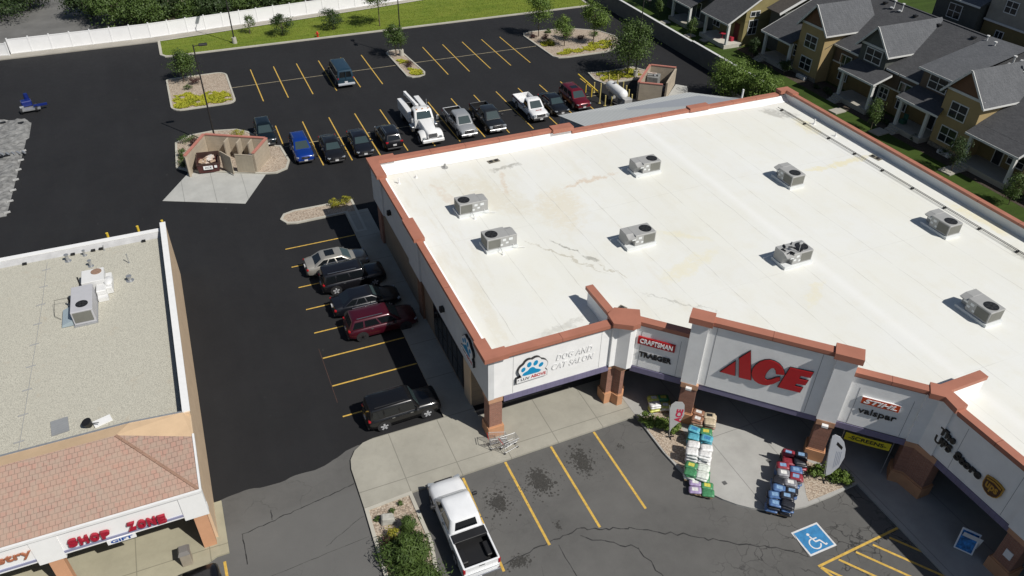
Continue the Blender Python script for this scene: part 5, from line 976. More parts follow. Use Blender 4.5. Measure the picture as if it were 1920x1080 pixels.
# houses beyond the ridge
F1 = thing('townhouse', 'grey two storey house with square window beyond the ridge', 'house', (88, 66, GZ))
MB().box(86.2, 95, 61.8, 68, GZ, 8.2).build('wall', DGRN, F1); win(F1, (86.19, 65.9, 5.9), W_, 0, 1.7, 1.5); slab(F1, 'roof', [(85.6, 68.5, 8.2), (85.6, 61.5, 8.2), (92, 61.5, 11), (92, 68.5, 11)], m=SHI2); fascia(F1, [(85.56, 68.5, 8.2), (85.56, 61.5, 8.2)])
F2 = thing('townhouse', 'pale grey over olive house at the top right with a lit cream side', 'house', (88, 58, GZ))
MB().box(87.2, 97, 55.0, 61.6, GZ, 6.8).build('lower_wall', OLIVE, F2); MB().box(86.9, 97, 56.0, 61.4, 6.8, 12).build('upper_wall', GRYW, F2); MB().box(87.4, 97, 55.75, 55.99, 6.9, 12).build('side_wall', mk('cream_side', (.52, .42, .27), .85, .05), F2); win(F2, (86.89, 59.4, 8.2), W_, 0, 1.4, 1.2); win(F2, (87.19, 59.6, 4.6), W_, 0, .9, 1.3, 2, 1); MB().box(86.8, 86.9, 55.9, 61.5, 6.7, 6.9).build('trim_band', TRIM, F2)
F3 = thing('townhouse', 'house with a railed white balcony at the top right corner', 'house', (90, 51, GZ))
MB().box(89, 98, 44, 54.9, GZ, 9).build('wall', GRYW, F3); MB().box(86.3, 89, 44, 54.5, 5.0, 5.2).build('balcony_floor', TRIM, F3); slab(F3, 'porch_roof', [(86.0, 54.9, 7.9), (86.0, 44, 7.9), (89.2, 44, 9.2), (89.2, 54.9, 9.2)], m=SHI2); fascia(F3, [(85.96, 54.9, 7.9), (85.96, 44, 7.9)])
for y in (54.3, 51.6, 48): MB().box(86.35, 86.6, y-.12, y+.12, GZ, 7.8).build('post', TRIM, F3)
m = MB(); m.box(86.42, 86.48, 44, 51.5, 6.1, 6.18)
for k in range(46): m.box(86.43, 86.46, 44+k*.16, 44.03+k*.16, 5.2, 6.1)
m.build('railing', TRIM, F3); win(F3, (88.99, 50.6, 5.5), W_, 0, 2.6, 1.8); MB().box(88.93, 88.99, 52.0, 53.4, 5.2, 7.4).build('door', mk('door_dark', (.03, .03, .03), .5, 0), F3)
# roof jacks and plumbing vents on the big roof
for i, (x, y) in enumerate([(76.0, 65.1), (76.0, 63.9), (76.0, 52.6), (75.6, 51.3), (73.6, 46.4), (73.0, 45.6), (72.3, 46.6)]):
    z = mz(x)+.05 if i < 4 else 8.85-abs(y-46.3)*1.1
    solo('flue_pipe', 'white capped flue pipe on the charcoal townhouse roof', 'vent', MB().cyl((x, y, z-.2), (x, y, z+.75), .07).cyl((x, y, z+.75), (x, y, z+.85), .16).obox((x-.1, y+.15, z+.0), (.4, .4, .1), .4), TRIM, 'flue pipes on the townhouse roofs')
for x, y in [(76.2, 66.6), (76.0, 61.9), (76.0, 58.6), (76.1, 54.2), (76.0, 50.0), (76.2, 69.5)]:
    solo('box_vent', 'low black box vent near the townhouse ridge', 'vent', MB().obox((x, y, mz(x)+.12), (.42, .42, .2)), BLK, 'box vents near the ridge')
# yard furniture
solo('patio_chair', 'green cushioned chair on the porch of the umber dormer house', 'chair', MB().box(67.0, 67.6, 51.9, 52.5, .92, 1.35).box(67.5, 67.6, 51.9, 52.5, 1.35, 1.9), mk('chair_green', (.02, .09, .06), .8, .1), bevel=.04)
t = thing('patio_table', 'red table and seats on the pale porch of the olive house', 'table', (64.9, 80.5, .9)); RD = mk('table_red', (.35, .02, .04), .6, .1); MB().cyl((64.9, 80.6, .9), (64.9, 80.6, 1.6), .05).cyl((64.9, 80.6, 1.6), (64.9, 80.6, 1.66), .5, n=18).build('table', RD, t); MB().box(65.3, 65.7, 79.2, 79.7, .9, 1.4).build('stool', RD, t)
for (x, y, sx, sy) in [(63.9, 57.9, 1.6, 1.1), (64.3, 52.2, 1.7, 1.3), (64.3, 43.2, 1.6, 1.3), (62.3, 84.1, 1.4, 1.0), (62.2, 90, 1.2, 1), (63.2, 81.9, 1, 1)]:
    solo('doormat_slab', 'pale landing slab set in the yard at the foot of porch steps', 'slab', MB().obox((x, y, GZ+.06), (sx, sy, .12), .1), CONC, 'landing slabs by the porches')
# houses glimpsed behind the trees at the upper left
for (x, y, sx, sy, h, mt, lb) in [(2.5, 126, 12, 9, 5.5, mk('cream_house', (.48, .43, .34), .85, .05), 'cream house half hidden by trees behind the white fence'), (26, 127, 14, 8, 5.5, mk('stone_house', (.33, .3, .26), .85, .1), 'grey stone house behind the trees at the top'), (-30, 150, 14, 8, 5, OLIVE, 'house at the far end of the street')]:
    t = thing('house', lb, 'house', (x, y, 0)); MB().box(x-sx/2, x+sx/2, y-sy/2, y+sy/2, 0, h).build('wall', mt, t)
    MB().add([(x-sx/2-.5, y-sy/2-.5, h), (x+sx/2+.5, y-sy/2-.5, h), (x+sx/2+.5, y+sy/2+.5, h), (x-sx/2-.5, y+sy/2+.5, h), (x-sx/4, y, h+2.8), (x+sx/4, y, h+2.8)], [(0, 1, 5, 4), (1, 2, 5), (2, 3, 4, 5), (3, 0, 4), (0, 3, 2, 1)]).build('roof', SHI, t)
    for k in range(3): win(t, (x-sx/2+1.2+k*sx/3.2, y-sy/2-.01, 1.2), (1, 0, 0), 0, 1.1, 1.6)
# ------------------------------------------------------------------ vehicles (built nose towards +x, then turned)
CARGL = mk('car_glass', (.008, .010, .012), .06, 0, spec=.7); WSH = mk('windscreen_glass', (.035, .055, .058), .08, 0, spec=.8)
TYRE = mk('tyre_rubber', (.012, .012, .012), .85, .1, 20); RIMM = mk('alloy_rim', (.50, .51, .53), .35, .05, 8, metal=.25); RIMD = mk('dark_rim', (.05, .05, .055), .35, 0, metal=.6)
PLAS = mk('bumper_plastic', (.022, .022, .024), .6, .1); HL = mk('headlamp', (.27, .29, .31), .1, 0, spec=.8); TL = mk('tail_lamp', (.35, .01, .015), .2, 0); CHR = mk('chrome', (.6, .61, .62), .18, 0, metal=.9); PLT = mk('number_plate', (.62, .62, .62), .5, 0)
def paint(name, col, rough=.3, metal=.25, coat=.6): return mk(name, col, rough, .04, 1.5, metal=metal, coat=coat, Coat_Roughness=.08)
def ring(x0, x1, hw, r, z, n=3, bow=.0):
    """rounded rectangle in plan, from front right corner counterclockwise; bow pushes the front out in the middle"""
    pts = []
    for cx, cy, a0 in ((x1-r, hw-r, 0), (x0+r, hw-r, 90), (x0+r, -hw+r, 180), (x1-r, -hw+r, 270)):
        for k in range(n+1):
            a = R_(a0+90*k/n); pts.append(Vector((cx+r*math.cos(a), cy+r*math.sin(a), z)))
    return pts
def loft(m, rings, cap=True, mi=0):
    n = len(rings[0]); k = len(m.v)
    for r in rings: m.v += [tuple(p) for p in r]
    for j in range(len(rings)-1):
        for i in range(n): q = (i+1) % n; m.f.append((k+j*n+i, k+j*n+q, k+(j+1)*n+q, k+(j+1)*n+i)); m.m.append(mi)
    if cap: m.f.append(tuple(range(k+(len(rings)-1)*n, k+len(rings)*n))); m.m.append(mi); m.f.append(tuple(range(k+n-1, k-1, -1))); m.m.append(mi)
def body_loft(prof, W):
    """prof: list of (x, z_low, z_shoulder, z_top, width factor). Cross sections with tumblehome."""
    m = MB(); N = 13; k0 = 0
    for (x, zl, zs, zt, wf) in prof:
        w = W/2*wf; half = [(w*.82, zl), (w*.97, zl+.06), (w, zl+(zs-zl)*.45), (w*.985, zs), (w*.93, zs+(zt-zs)*.55), (w*.80, zt-.01), (w*.4, zt+.018)]
        sec = [(-y, z) for y, z in half]+[(0, zt+.028)]+half[::-1]
        # bottom closed by the first/last
        for y, z in sec: m.v.append((x, y, z))
    L = len(half)*2+1
    for j in range(len(prof)-1):
        for i in range(L):
            q = (i+1) % L; m.f.append((j*L+i, j*L+q, (j+1)*L+q, (j+1)*L+i)); m.m.append(0)
    m.f.append(tuple(range(L-1, -1, -1))); m.m.append(0); b = (len(prof)-1)*L; m.f.append(tuple(range(b, b+L))); m.m.append(0); return m
def glass_panel(a0, a1, b0, b1, t0, t1, s0, s1, off):
    """a0,a1 lower edge; b0,b1 upper edge; sub-rectangle; pushed out by off"""
    def P(s_, t_): return a0.lerp(a1, s_).lerp(b0.lerp(b1, s_), t_)
    q = [P(s0, t0), P(s1, t0), P(s1, t1), P(s0, t1)]; n = (q[1]-q[0]).cross(q[3]-q[0]).normalized(); m = MB(); m.hexa([p+n*.002 for p in q], [p+n*off for p in q]); return m
def cabin(par, mat, xr0, xf0, xr1, xf1, hw0, hw1, z0, z1, cols=(.5,), rails=None, sun=False, crown=.05, rearglass=True, r=.13):
    zm = z0+(z1-z0)*.88; t = .88; L = lambda a, b, k: a+(b-a)*k
    r0 = ring(xr0, xf0, hw0, r, z0); r1 = ring(L(xr0, xr1, t), L(xf0, xf1, t), L(hw0, hw1, t), r, zm); r2 = ring(xr1+.03, xf1-.05, hw1-.04, r, z1-.012); r3 = ring(xr1+.25, xf1-.3, hw1-.22, r*.8, z1+crown*.7); r4 = ring(xr1+.6, xf1-.6, hw1*.35, .1, z1+crown)
    m = MB(); loft(m, [r0, r1, r2, r3, r4]); o = m.build('cabin', mat, par, smooth=38, fix=True)
    n = 4   # points per corner: 0..3 front left, 4..7 rear left, 8..11 rear right, 12..15 front right
    f = glass_panel(r0[15], r0[0], r1[15], r1[0], .1, .99, .02, .98, .012); f.build('windscreen', WSH, par)
    if rearglass: glass_panel(r0[7], r0[8], r1[7], r1[8], .22, .95, .06, .94, .012).build('rear_window', CARGL, par)
    cs = [0.0]+list(cols)+[1.0]
    for s in (0, 1):
        a0, a1, b0, b1 = (r0[3], r0[4], r1[3], r1[4]) if s == 0 else (r0[11], r0[12], r1[11], r1[12])
        for i in range(len(cs)-1):
            c0, c1 = cs[i]+.02, cs[i+1]-.02; glass_panel(a0, a1, b0, b1, .12, .93, c0, c1, .01).build('side_window', CARGL, par)
    if rails:
        for y in (-1, 1): MB().beam((xr1+.3, y*(hw1-.09), z1+.09), (xf1-.45, y*(hw1-.09), z1+.09), .04, .035).build('roof_rail', rails, par)
    if sun: MB().box(xf1-1.15, xf1-.45, -.4, .4, z1+crown-.02, z1+crown+.008).build('sunroof', CARGL, par)
def wheels(par, W, xf, xr, R=.34, rim=RIMM, tw=.23, plates=True):
    for x in (xf, xr):
        for s in (-1, 1):
            y = s*(W/2-tw/2+.0); wl_ = MB().lathe([(R*.55, -tw/2), (R*.93, -tw/2), (R, -tw/2+.04), (R, tw/2-.04), (R*.93, tw/2), (R*.55, tw/2)], (x, y, R), 22, axis='Y').build('wheel', TYRE, par, smooth=40, local=True, fix=True)
            m = MB(); ys = y+s*(tw/2-.015); m.cyl((x, ys, R), (x, ys+s*.012, R), R*.68, n=20)
            for k in range(5): a = R_(72*k+18); m.obox((x+R*.34*math.cos(a), ys+s*.018, R+R*.34*math.sin(a)), (R*.62, .02, R*.3), 0, ry=-a)
            m.build('rim', rim, wl_, local=True)
            MB().lathe([(R*1.14, 0), (R*1.13, .015)], (x, s*(W/2-.012) if s > 0 else -(W/2-.012)-.015, R+.02), 22, axis='Y').build('wheel_arch', PLAS, par, local=True)
def trims(par, L, W, zb, zh, grille=True, hw=.25, hl=HL, zt=None, blackbump=True, plate_front=True):
    F = L/2; zt = zt or zh
    for s in (-1, 1):
        MB().obox((F-.19, s*(W/2-.27), zh-.02), (.26, .36, .12), s*R_(-28)).build('headlight', hl, par, bevel=.03, local=True); MB().obox((-F+.12, s*(W/2-.22), zt+.03), (.16, .3, .16), s*R_(18)).build('tail_light', TL, par, bevel=.03, local=True)
        MB().obox((F*.33, s*(W/2+.1), zb), (.16, .22, .15), s*R_(12)).build('mirror', PLAS, par, bevel=.03, local=True)
    if grille: MB().obox((F-.02, 0, zh-.06), (.06, W*.42, .2)).build('grille', PLAS, par, local=True); MB().obox((F+.005, 0, zh-.03), (.05, .34, .05)).build('badge', CHR, par, local=True)
    if blackbump: MB().obox((F-.02, 0, .34), (.12, W*.78, .16)).build('lower_bumper', PLAS, par, bevel=.03, local=True); MB().obox((-F+.02, 0, .36), (.12, W*.8, .16)).build('lower_bumper', PLAS, par, bevel=.03, local=True)
    for s in (-1, 1):
        for xx in (-F*.42, F*.08, F*.48): MB().box(xx-.008, xx+.008, s*(W/2*.955)-.03, s*(W/2*.955)+.036, .36, .93).build('door_seam', PLAS, par, local=True)
        for xx in (-F*.32, F*.18): MB().box(xx-.1, xx+.08, s*(W/2*.97)-.03, s*(W/2*.97)+.03, .86, .895).build('door_handle', CHR, par, local=True)
    for s in (-1, 1): MB().beam((F*.36, s*W*.40, zb-.015), (F-.35, s*W*.34, zh+.17), .012, .02).build('hood_seam', PLAS, par, local=True)
    MB().obox((-F-.01, 0, .72), (.05, .34, .16)).build('number_plate', PLT, par, local=True)
    if plate_front: MB().obox((F+.04, 0, .46), (.03, .32, .15)).build('number_plate', PLT, par, local=True)
def place(t, x, y, deg): t.location = (x, y, .02); t.rotation_euler = (0, 0, R_(deg)); return t
def car(kind, name, lb, cat, x, y, deg, col, L=4.6, W=1.84, rails=None, sun=False, rim=RIMM, metal=.25, rough=.28):
    t = thing(name, lb, cat); P = paint(lb.split()[0]+'_car_paint', col, rough, metal); F = L/2
    if kind == 'sedan':
        pr = [(-F, .42, .62, .72, .80), (-F+.1, .3, .68, .95, .93), (-F+.45, .24, .72, 1.02, .98), (-F+1.1, .22, .72, 1.0, 1), (0, .22, .70, .96, 1), (F-1.3, .22, .68, .92, 1), (F-.6, .24, .64, .85, .98), (F-.18, .27, .58, .74, .90), (F, .36, .52, .60, .74)]
        body_loft(pr, W).build('body', P, t, smooth=45, local=True, fix=True); cabin(t, P, -F+.55, F-1.25, -F+1.35, F-2.05, W*.455, W*.37, .93, 1.43, (.3, .62), rails, sun); trims(t, L, W, .98, .66, zt=.76); wheels(t, W, F-.92, -F+.98, .33, rim)
    elif kind in ('suv', 'boxy'):
        pr = [(-F, .45, .7, .85, .84), (-F+.1, .34, .75, 1.02, .94), (-F+.4, .28, .78, 1.06, .985), (-F+1.1, .26, .78, 1.06, 1), (0, .26, .78, 1.05, 1), (F-1.25, .26, .76, 1.03, 1), (F-.55, .28, .72, .97, .98), (F-.15, .3, .66, .88, .91), (F, .4, .58, .72, .78)]
        if kind == 'boxy': pr[-3:] = [(F-.45, .3, .8, 1.05, 1), (F-.1, .34, .78, 1.0, .96), (F, .45, .7, .9, .9)]; pr[5] = (F-1.2, .28, .8, 1.08, 1)
        body_loft(pr, W).build('body', P, t, smooth=45, local=True, fix=True); zt_ = 1.66 if kind == 'suv' else 1.74
        cabin(t, P, -F+.08, F-1.15 if kind == 'suv' else F-1.3, -F+.42 if kind == 'suv' else -F+.2, F-1.95 if kind == 'suv' else F-1.7, W*.455, W*.37 if kind == 'suv' else W*.40, 1.02, zt_, (.27, .62), rails, sun); trims(t, L, W, 1.08, .76, zt=.95); wheels(t, W, F-.9, -F+.92, .37, rim)
    return place(t, x, y, deg)
def pickup(name, lb, x, y, deg, col, L=5.7, W=1.95, crew=True, liner=False, bumper=None, hgt=1.85, tool=False, text=None, bedin=None):
    t = thing(name, lb, 'pickup truck'); P = paint(lb.split()[0]+'_truck_paint', col, .3, .25 if sum(col) < 1.5 else 0); F = L/2; cl = 2.25 if crew else 1.5; xb = -F+(L-1.45-cl) # bed front
    xc0 = xb; pr = [(xb+.02, .42, .9, 1.16, 1), (xb+1, .4, .9, 1.15, 1), (F-1.5, .4, .9, 1.15, 1), (F-1.2, .4, .88, 1.14, 1), (F-.5, .42, .86, 1.08, .985), (F-.14, .44, .8, 1.0, .93), (F, .52, .72, .86, .82)]
    body_loft(pr, W).build('body', P, t, smooth=45, local=True, fix=True); cabin(t, P, xb+.05, F-1.15, xb+.2, F-1.9, W*.455, W*.385, 1.12, hgt, (.42,) if crew else (), crown=.04, r=.18)
    m = MB(); w = W/2; zt, zf = 1.2, .72
    for s in (-1, 1): m.hexa([(-F+.05, s*w*.985, .45), (xb, s*w*.985, .45), (xb, s*(w-.13), .45), (-F+.05, s*(w-.13), .45)][::s], [(-F+.05, s*w*.97, zt), (xb, s*w*.97, zt), (xb, s*(w-.13), zt), (-F+.05, s*(w-.13), zt)][::s])
    m.box(xb-.08, xb, -w+.13, w-.13, .45, zt-.02); m.build('bed_side', P, t, local=True, bevel=.015)
    MB().box(-F, -F+.09, -w*.95, w*.95, .6, zt-.01).build('tailgate', P, t, local=True, bevel=.015); MB().obox((-F-.0, 0, 1.1), (.03, .3, .05)).build('handle', PLAS, t, local=True)
    bi = bedin or (BLK if liner else P); MB().box(-F+.1, xb-.09, -w+.135, w-.135, zf-.06, zf).build('bed_floor', bi, t, local=True)
    if liner:
        for s in (-1, 1): MB().box(-F+.12, xb-.1, s*(w-.145)-.008, s*(w-.145)+.008, zf, zt-.03).build('bed_liner', BLK, t, local=True)
        MB().box(-F+.095, -F+.11, -w+.15, w-.15, zf, zt-.04).build('bed_liner', BLK, t, local=True)
        for s in (-1, 1): MB().obox(((-F+xb)/2-.15, s*(w-.32), zf+.12), (.85, .36, .24)).build('wheel_housing', BLK, t, local=True, bevel=.04)
    if tool: MB().box(xb-.62, xb-.1, -w+.1, w-.1, zt-.14, zt+.08).build('folded_cover', BLK, t, local=True, bevel=.02)
    bm_ = bumper or CHR; MB().obox((-F-.1, 0, .52), (.22, W*.94, .2)).build('rear_bumper', bm_, t, local=True, bevel=.03); MB().obox((F+.0, 0, .5), (.2, W*.92, .26)).build('front_bumper', bm_, t, local=True, bevel=.04)
    MB().obox((F-.02, 0, .82), (.1, W*.5, .28)).build('grille', PLAS, t, local=True, bevel=.02); MB().obox((F+.035, 0, .82), (.02, W*.5, .04)).build('grille_bar', CHR, t, local=True)
    for s in (-1, 1):
        MB().obox((F-.06, s*(w-.25), .84), (.2, .36, .24), s*R_(-14)).build('headlight', HL, t, local=True, bevel=.03); MB().obox((-F+.03, s*(w-.07), .98), (.12, .13, .34)).build('tail_light', TL, t, local=True, bevel=.02); MB().obox((F-1.75, s*(w+.17), 1.25), (.14, .28, .22)).build('mirror', PLAS, t, local=True, bevel=.03)
        MB().obox((xb+.9, s*(w*.99), 1.05), (.18, .03, .03)).build('handle', PLAS, t, local=True)
    MB().obox((-F-.22, .25, .52), (.02, .32, .15)).build('number_plate', PLT, t, local=True); MB().obox((F+.11, 0, .5), (.02, .32, .15)).build('number_plate', PLT, t, local=True)
    wheels(t, W, F-.95, -F+1.25, .4)
    if text:
        o = letters('letters', text, frame((F-.62, -.38, 1.155), (0, 1, 0), (-1, 0, -.04)), .76, .26, .004, mk('faded_red', (.4, .12, .1), .5, .1), None, .02, .2); o.parent = t
        for s in (-1, 1): MB().box(-F+.15, xb+.6, s*(w*.985+.004)-.003, s*(w*.985+.004)+.003, .98, 1.1).build('stripe', mk('stripe_maroon', (.18, .02, .04), .4, 0), t, local=True)
    place(t, x, y, deg); return t
car('suv', 'parked_car', 'dark green crossover parked beside the left trash enclosure', 'car', 5.65, 74.5, -91, (.006, .012, .016), 4.35, 1.8)
car('suv', 'parked_car', 'bright blue crossover, leftmost of the front parked row of cars', 'car', 8.35, 69.75, -90, (.004, .035, .23), 4.45, 1.8, rails=CHR)
car('sedan', 'parked_car', 'black sedan with bright grille parked right of the blue crossover', 'car', 11.1, 68.9, -91, (.009, .009, .010), 4.85, 1.84, metal=.1)
car('sedan', 'parked_car', 'dark navy sedan parked between the black sedan and black suv', 'car', 13.95, 69.1, -91, (.012, .013, .018), 4.75, 1.84, metal=.3)
car('suv', 'parked_car', 'black suv showing its red tail lights, backed left of the crane truck', 'car', 16.9, 69.35, 90, (.010, .010, .012), 4.65, 1.88, rails=CHR)
car('sedan', 'parked_car', 'black car between the white pickup and the maroon suv', 'car', 35.75, 70.6, -90, (.012, .014, .018), 4.7, 1.84, metal=.3)
car('suv', 'parked_car', 'maroon suv with pale windscreen beside the yellow guard rail', 'car', 38.6, 71.1, -90, (.13, .006, .014), 4.75, 1.88, sun=True)
car('sedan', 'parked_car', 'champagne sedan with sunroof, farthest car in the side lot', 'car', 7.2, 49.95, 0, (.36, .345, .31), 4.8, 1.82, sun=True, metal=.4)
car('boxy', 'parked_car', 'black suv with grey lower trim beside the champagne sedan', 'car', 7.85, 47.35, 0, (.010, .010, .013), 4.75, 1.86, rails=CHR)
car('sedan', 'parked_car', 'black hatchback between the black suv and the maroon one in the side lot', 'car', 8.05, 44.35, 0, (.008, .009, .013), 4.85, 1.88, metal=.15)
car('suv', 'parked_car', 'maroon suv with silver window line in the side lot', 'car', 8.4, 41.55, 0, (.06, .004, .012), 4.9, 1.92, rails=CHR, rim=RIMD)
car('boxy', 'parked_car', 'black boxy suv parked alone nearest the store corner', 'car', 7.35, 33.0, 1, (.009, .009, .010), 4.55, 1.84, rails=PLAS)
car('boxy', 'parked_car', 'black car cut off by the bottom edge of the photo by the shop walk', 'car', -5.0, 23.75, 92, (.008, .008, .009), 4.6, 1.85)
pickup('pickup_truck', 'silver pickup with empty bed parked right of the crane truck', 24.6, 69.7, -90, (.33, .34, .35), 5.7, 1.92, liner=True)
pickup('pickup_truck', 'dark charcoal pickup parked between the silver pickup and the white one', 27.7, 69.75, -90, (.018, .02, .023), 5.8, 1.98, liner=True)
pickup('pickup_truck', 'white regular cab pickup with faded red letters on its hood', 32.95, 70.45, -90, (.72, .72, .72), 5.5, 1.98, crew=False, bumper=PLAS, text='ACE')
pickup('pickup_truck', 'white crew cab pickup with black bed parked in front of the store', 7.83, 23.62, 90, (.76, .77, .78), 5.85, 2.0, liner=True, tool=True, hgt=1.9)
# van
t = thing('parked_van', 'dark teal passenger van seen from behind in the far row', 'van'); P = paint('teal_van_paint', (.018, .045, .07), .35); L, W = 5.7, 2.0; F = L/2
body_loft([(-F, .42, .8, 1.05, .93), (-F+.1, .36, .85, 1.12, .99), (-F+.6, .34, .85, 1.12, 1), (0, .34, .85, 1.12, 1), (F-1.2, .34, .85, 1.12, 1), (F-.6, .36, .82, 1.08, .98), (F-.15, .4, .75, .98, .92), (F, .5, .65, .8, .84)], W).build('body', P, t, smooth=45, local=True, fix=True)
cabin(t, P, -F+.02, F-.75, -F+.16, F-1.55, W*.475, W*.41, 1.08, 2.02, (.25, .5, .75), crown=.06); trims(t, L, W, 1.15, .78, zt=1.1); wheels(t, W, F-.85, -F+1.2, .36)
MB().obox((-F-.08, 0, .5), (.22, W*.96, .22)).build('rear_bumper', mk('bumper_silver', (.4, .42, .45), .4, .05), t, local=True, bevel=.03); MB().obox((-F+.0, 0, 1.5), (.05, .06, .9)).build('door_seam', P, t, local=True)
place(t, 16.2, 87.0, 90)
# service crane truck
t = thing('crane_truck', 'white service truck with folded crane boom and rounded hood', 'truck'); WP = paint('white_service_paint', (.74, .74, .73), .35, 0); F = 4.25; W = 2.3
pr = [(1.35, .75, 1.4, 1.75, .62), (1.9, .7, 1.4, 1.74, .62), (3.0, .7, 1.3, 1.62, .58), (3.9, .72, 1.15, 1.46, .50), (4.12, .8, 1.05, 1.3, .46)]
body_loft(pr, W).build('hood', WP, t, smooth=45, local=True, fix=True)
for s in (-1, 1):
    m = MB(); n = 9; prev = None; sec = []
    for k in range(n):
        a = R_(175-170*k/(n-1)); sec.append((3.2+.78*math.cos(a), .62+.62*math.sin(a)))
    vs = []; 
    for x, z in sec: vs += [(x, s*.60, z+.12), (x, s*1.05, z+.05), (x, s*1.17, z-.08)]
    fs = [];
    for k in range(n-1):
        for j in range(2): i = k*3+j; fs.append((i, i+1, i+4, i+3))
    MB().add(vs, fs).build('fender', WP, t, smooth=60, local=True, fix=True); MB().obox((3.95, s*.85, .82), (.16, .3, .2), s*R_(-20)).build('headlight', HL, t, local=True, bevel=.03)
    MB().obox((1.75, s*1.32, 1.85), (.1, .2, .45)).build('mirror', CHR, t, local=True, bevel=.02); MB().obox((1.05, s*1.22, .8), (1.0, .3, .5)).build('fuel_tank', CHR, t, local=True, bevel=.05)
MB().obox((4.13, 0, 1.05), (.06, .85, .5)).build('grille', CHR, t, local=True); MB().obox((4.25, 0, .62), (.25, W*.98, .34)).build('front_bumper', WP, t, local=True, bevel=.06)
MB().box(.0, 1.5, -1.02, 1.02, .8, 1.72).build('cab_lower', WP, t, local=True, bevel=.04); cabin(t, WP, -.05, 1.55, .05, 1.15, 1.02, .9, 1.7, 2.55, (), crown=.08, r=.2)
for s in (-.6, 0, .6): MB().obox((1.0, s, 2.64), (.08, .14, .06)).build('marker_lamp', mk('amber_lamp', (.5, .2, .02), .3, 0) if 'amber_lamp' not in bpy.data.materials else bpy.data.materials['amber_lamp'], t, local=True)
MB().box(-4.1, 3.9, -.4, .4, .6, .78).build('chassis', PLAS, t, local=True)
for s in (-1, 1): MB().box(-4.1, -.15, s*.62 if s > 0 else -1.18, 1.18 if s > 0 else -.62, .78, 1.85).build('tool_body', WP, t, local=True, bevel=.03)
MB().box(-4.1, -.15, -.62, .62, .8, 1.05).build('bed_deck', mk('olive_deck', (.05, .055, .03), .7, .2), t, local=True)
MB().cyl((-.65, -.1, 1.05), (-.65, -.1, 2.45), .2, n=14).build('crane_mast', WHM, t, local=True); MB().beam((-.6, -.1, 2.35), (-3.75, -.35, 2.45), .24, .28).build('crane_boom', WHM, t, local=True); MB().beam((-.9, -.1, 1.9), (-2.4, -.2, 2.2), .12, .12).build('ram', CHR, t, local=True); MB().obox((-3.85, -.35, 2.4), (.3, .3, .4)).build('boom_tip', WHM, t, local=True, bevel=.03)
MB().cyl((-2.9, .25, 1.4), (-2.9, .75, 1.4), .42, n=18).build('hose_reel', BLK, t, local=True); MB().obox((-1.6, .2, 1.4), (.9, .6, .6)).build('compressor', WHM, t, local=True, bevel=.05); MB().obox((-3.6, 0, 1.3), (.5, .9, .5)).build('vise_bench', BLK, t, local=True, bevel=.03); MB().cyl((-.1, .8, 1.8), (-.1, .8, 3.1), .05).build('exhaust_stack', CHR, t, local=True)
MB().obox((-4.3, 0, .75), (.35, W*.95, .3)).build('rear_bumper', WP, t, local=True, bevel=.03)
wheels(t, W+.05, 3.2, -2.9, .5, RIMM, .3); place(t, 20.75, 71.0, -90)
# ------------------------------------------------------------------ trees, shrubs, ground cover
LF = m_leaf('leaf_green', (.045, .085, .018), (.075, .125, .026), (.13, .18, .045)); LFY = m_leaf('leaf_bright_green', (.085, .15, .025), (.13, .20, .035), (.2, .27, .06)); LFD = m_leaf('leaf_dark_green', (.022, .045, .014), (.04, .07, .02), (.07, .105, .03))
LFP = m_leaf('leaf_purple', (.05, .02, .02), (.08, .035, .03)); LYL = m_leaf('leaf_yellow_green', (.22, .24, .02), (.33, .30, .03), (.42, .38, .06)); LGC = m_leaf('ground_cover_leaf', (.24, .27, .02), (.38, .36, .03), (.46, .44, .05), .15)
BARK = mk('bark', (.12, .09, .065), .9, .2, 6); BARKL = mk('pale_bark', (.22, .19, .15), .9, .2, 6)
def crown(c, rx, rz, n, ls, seed, clumps=16, lean=(0, 0), spiky=False, hollow=.55):
    r = random.Random(seed); cl = []
    for i in range(clumps):
        while True:
            p = Vector((r.uniform(-1, 1), r.uniform(-1, 1), r.uniform(-1, 1)))
            if hollow < p.length < 1: break
        k = r.uniform(.22, .5)*(1.15-p.z*.35); taper = 1-.35*max(0, p.z)
        cl.append((Vector((c[0]+p.x*rx*.78*taper+lean[0]*p.z, c[1]+p.y*rx*.78*taper+lean[1]*p.z, c[2]+p.z*rz*.8)), k*rx, k*rz*.85))
    m = MB()
    for i in range(n):
        cc, kx, kz = cl[r.randrange(clumps)]; d = Vector((r.gauss(0, 1), r.gauss(0, 1), r.gauss(0, 1)))
        if d.length < 1e-3: continue
        d.normalize(); q = r.uniform(.35, 1.12) if r.random() < .85 else r.uniform(1, 1.45); p = cc+Vector((d.x*kx*q, d.y*kx*q, d.z*kz*q))
        nrm = (d+Vector((r.uniform(-.7, .7), r.uniform(-.7, .7), r.uniform(-.2, .9)))).normalized(); a = nrm.orthogonal().normalized(); a.rotate(Matrix.Rotation(r.uniform(0, 6.3), 3, nrm)); b = nrm.cross(a)
        s = ls*r.uniform(.55, 1.3); w_ = s*(.22 if spiky else .5)
        m.quad(p-a*s*.5, p+b*w_*.55-a*s*.05, p+a*s*.55+nrm*s*.1, p-b*w_*.55-a*s*.05)
    return m, cl
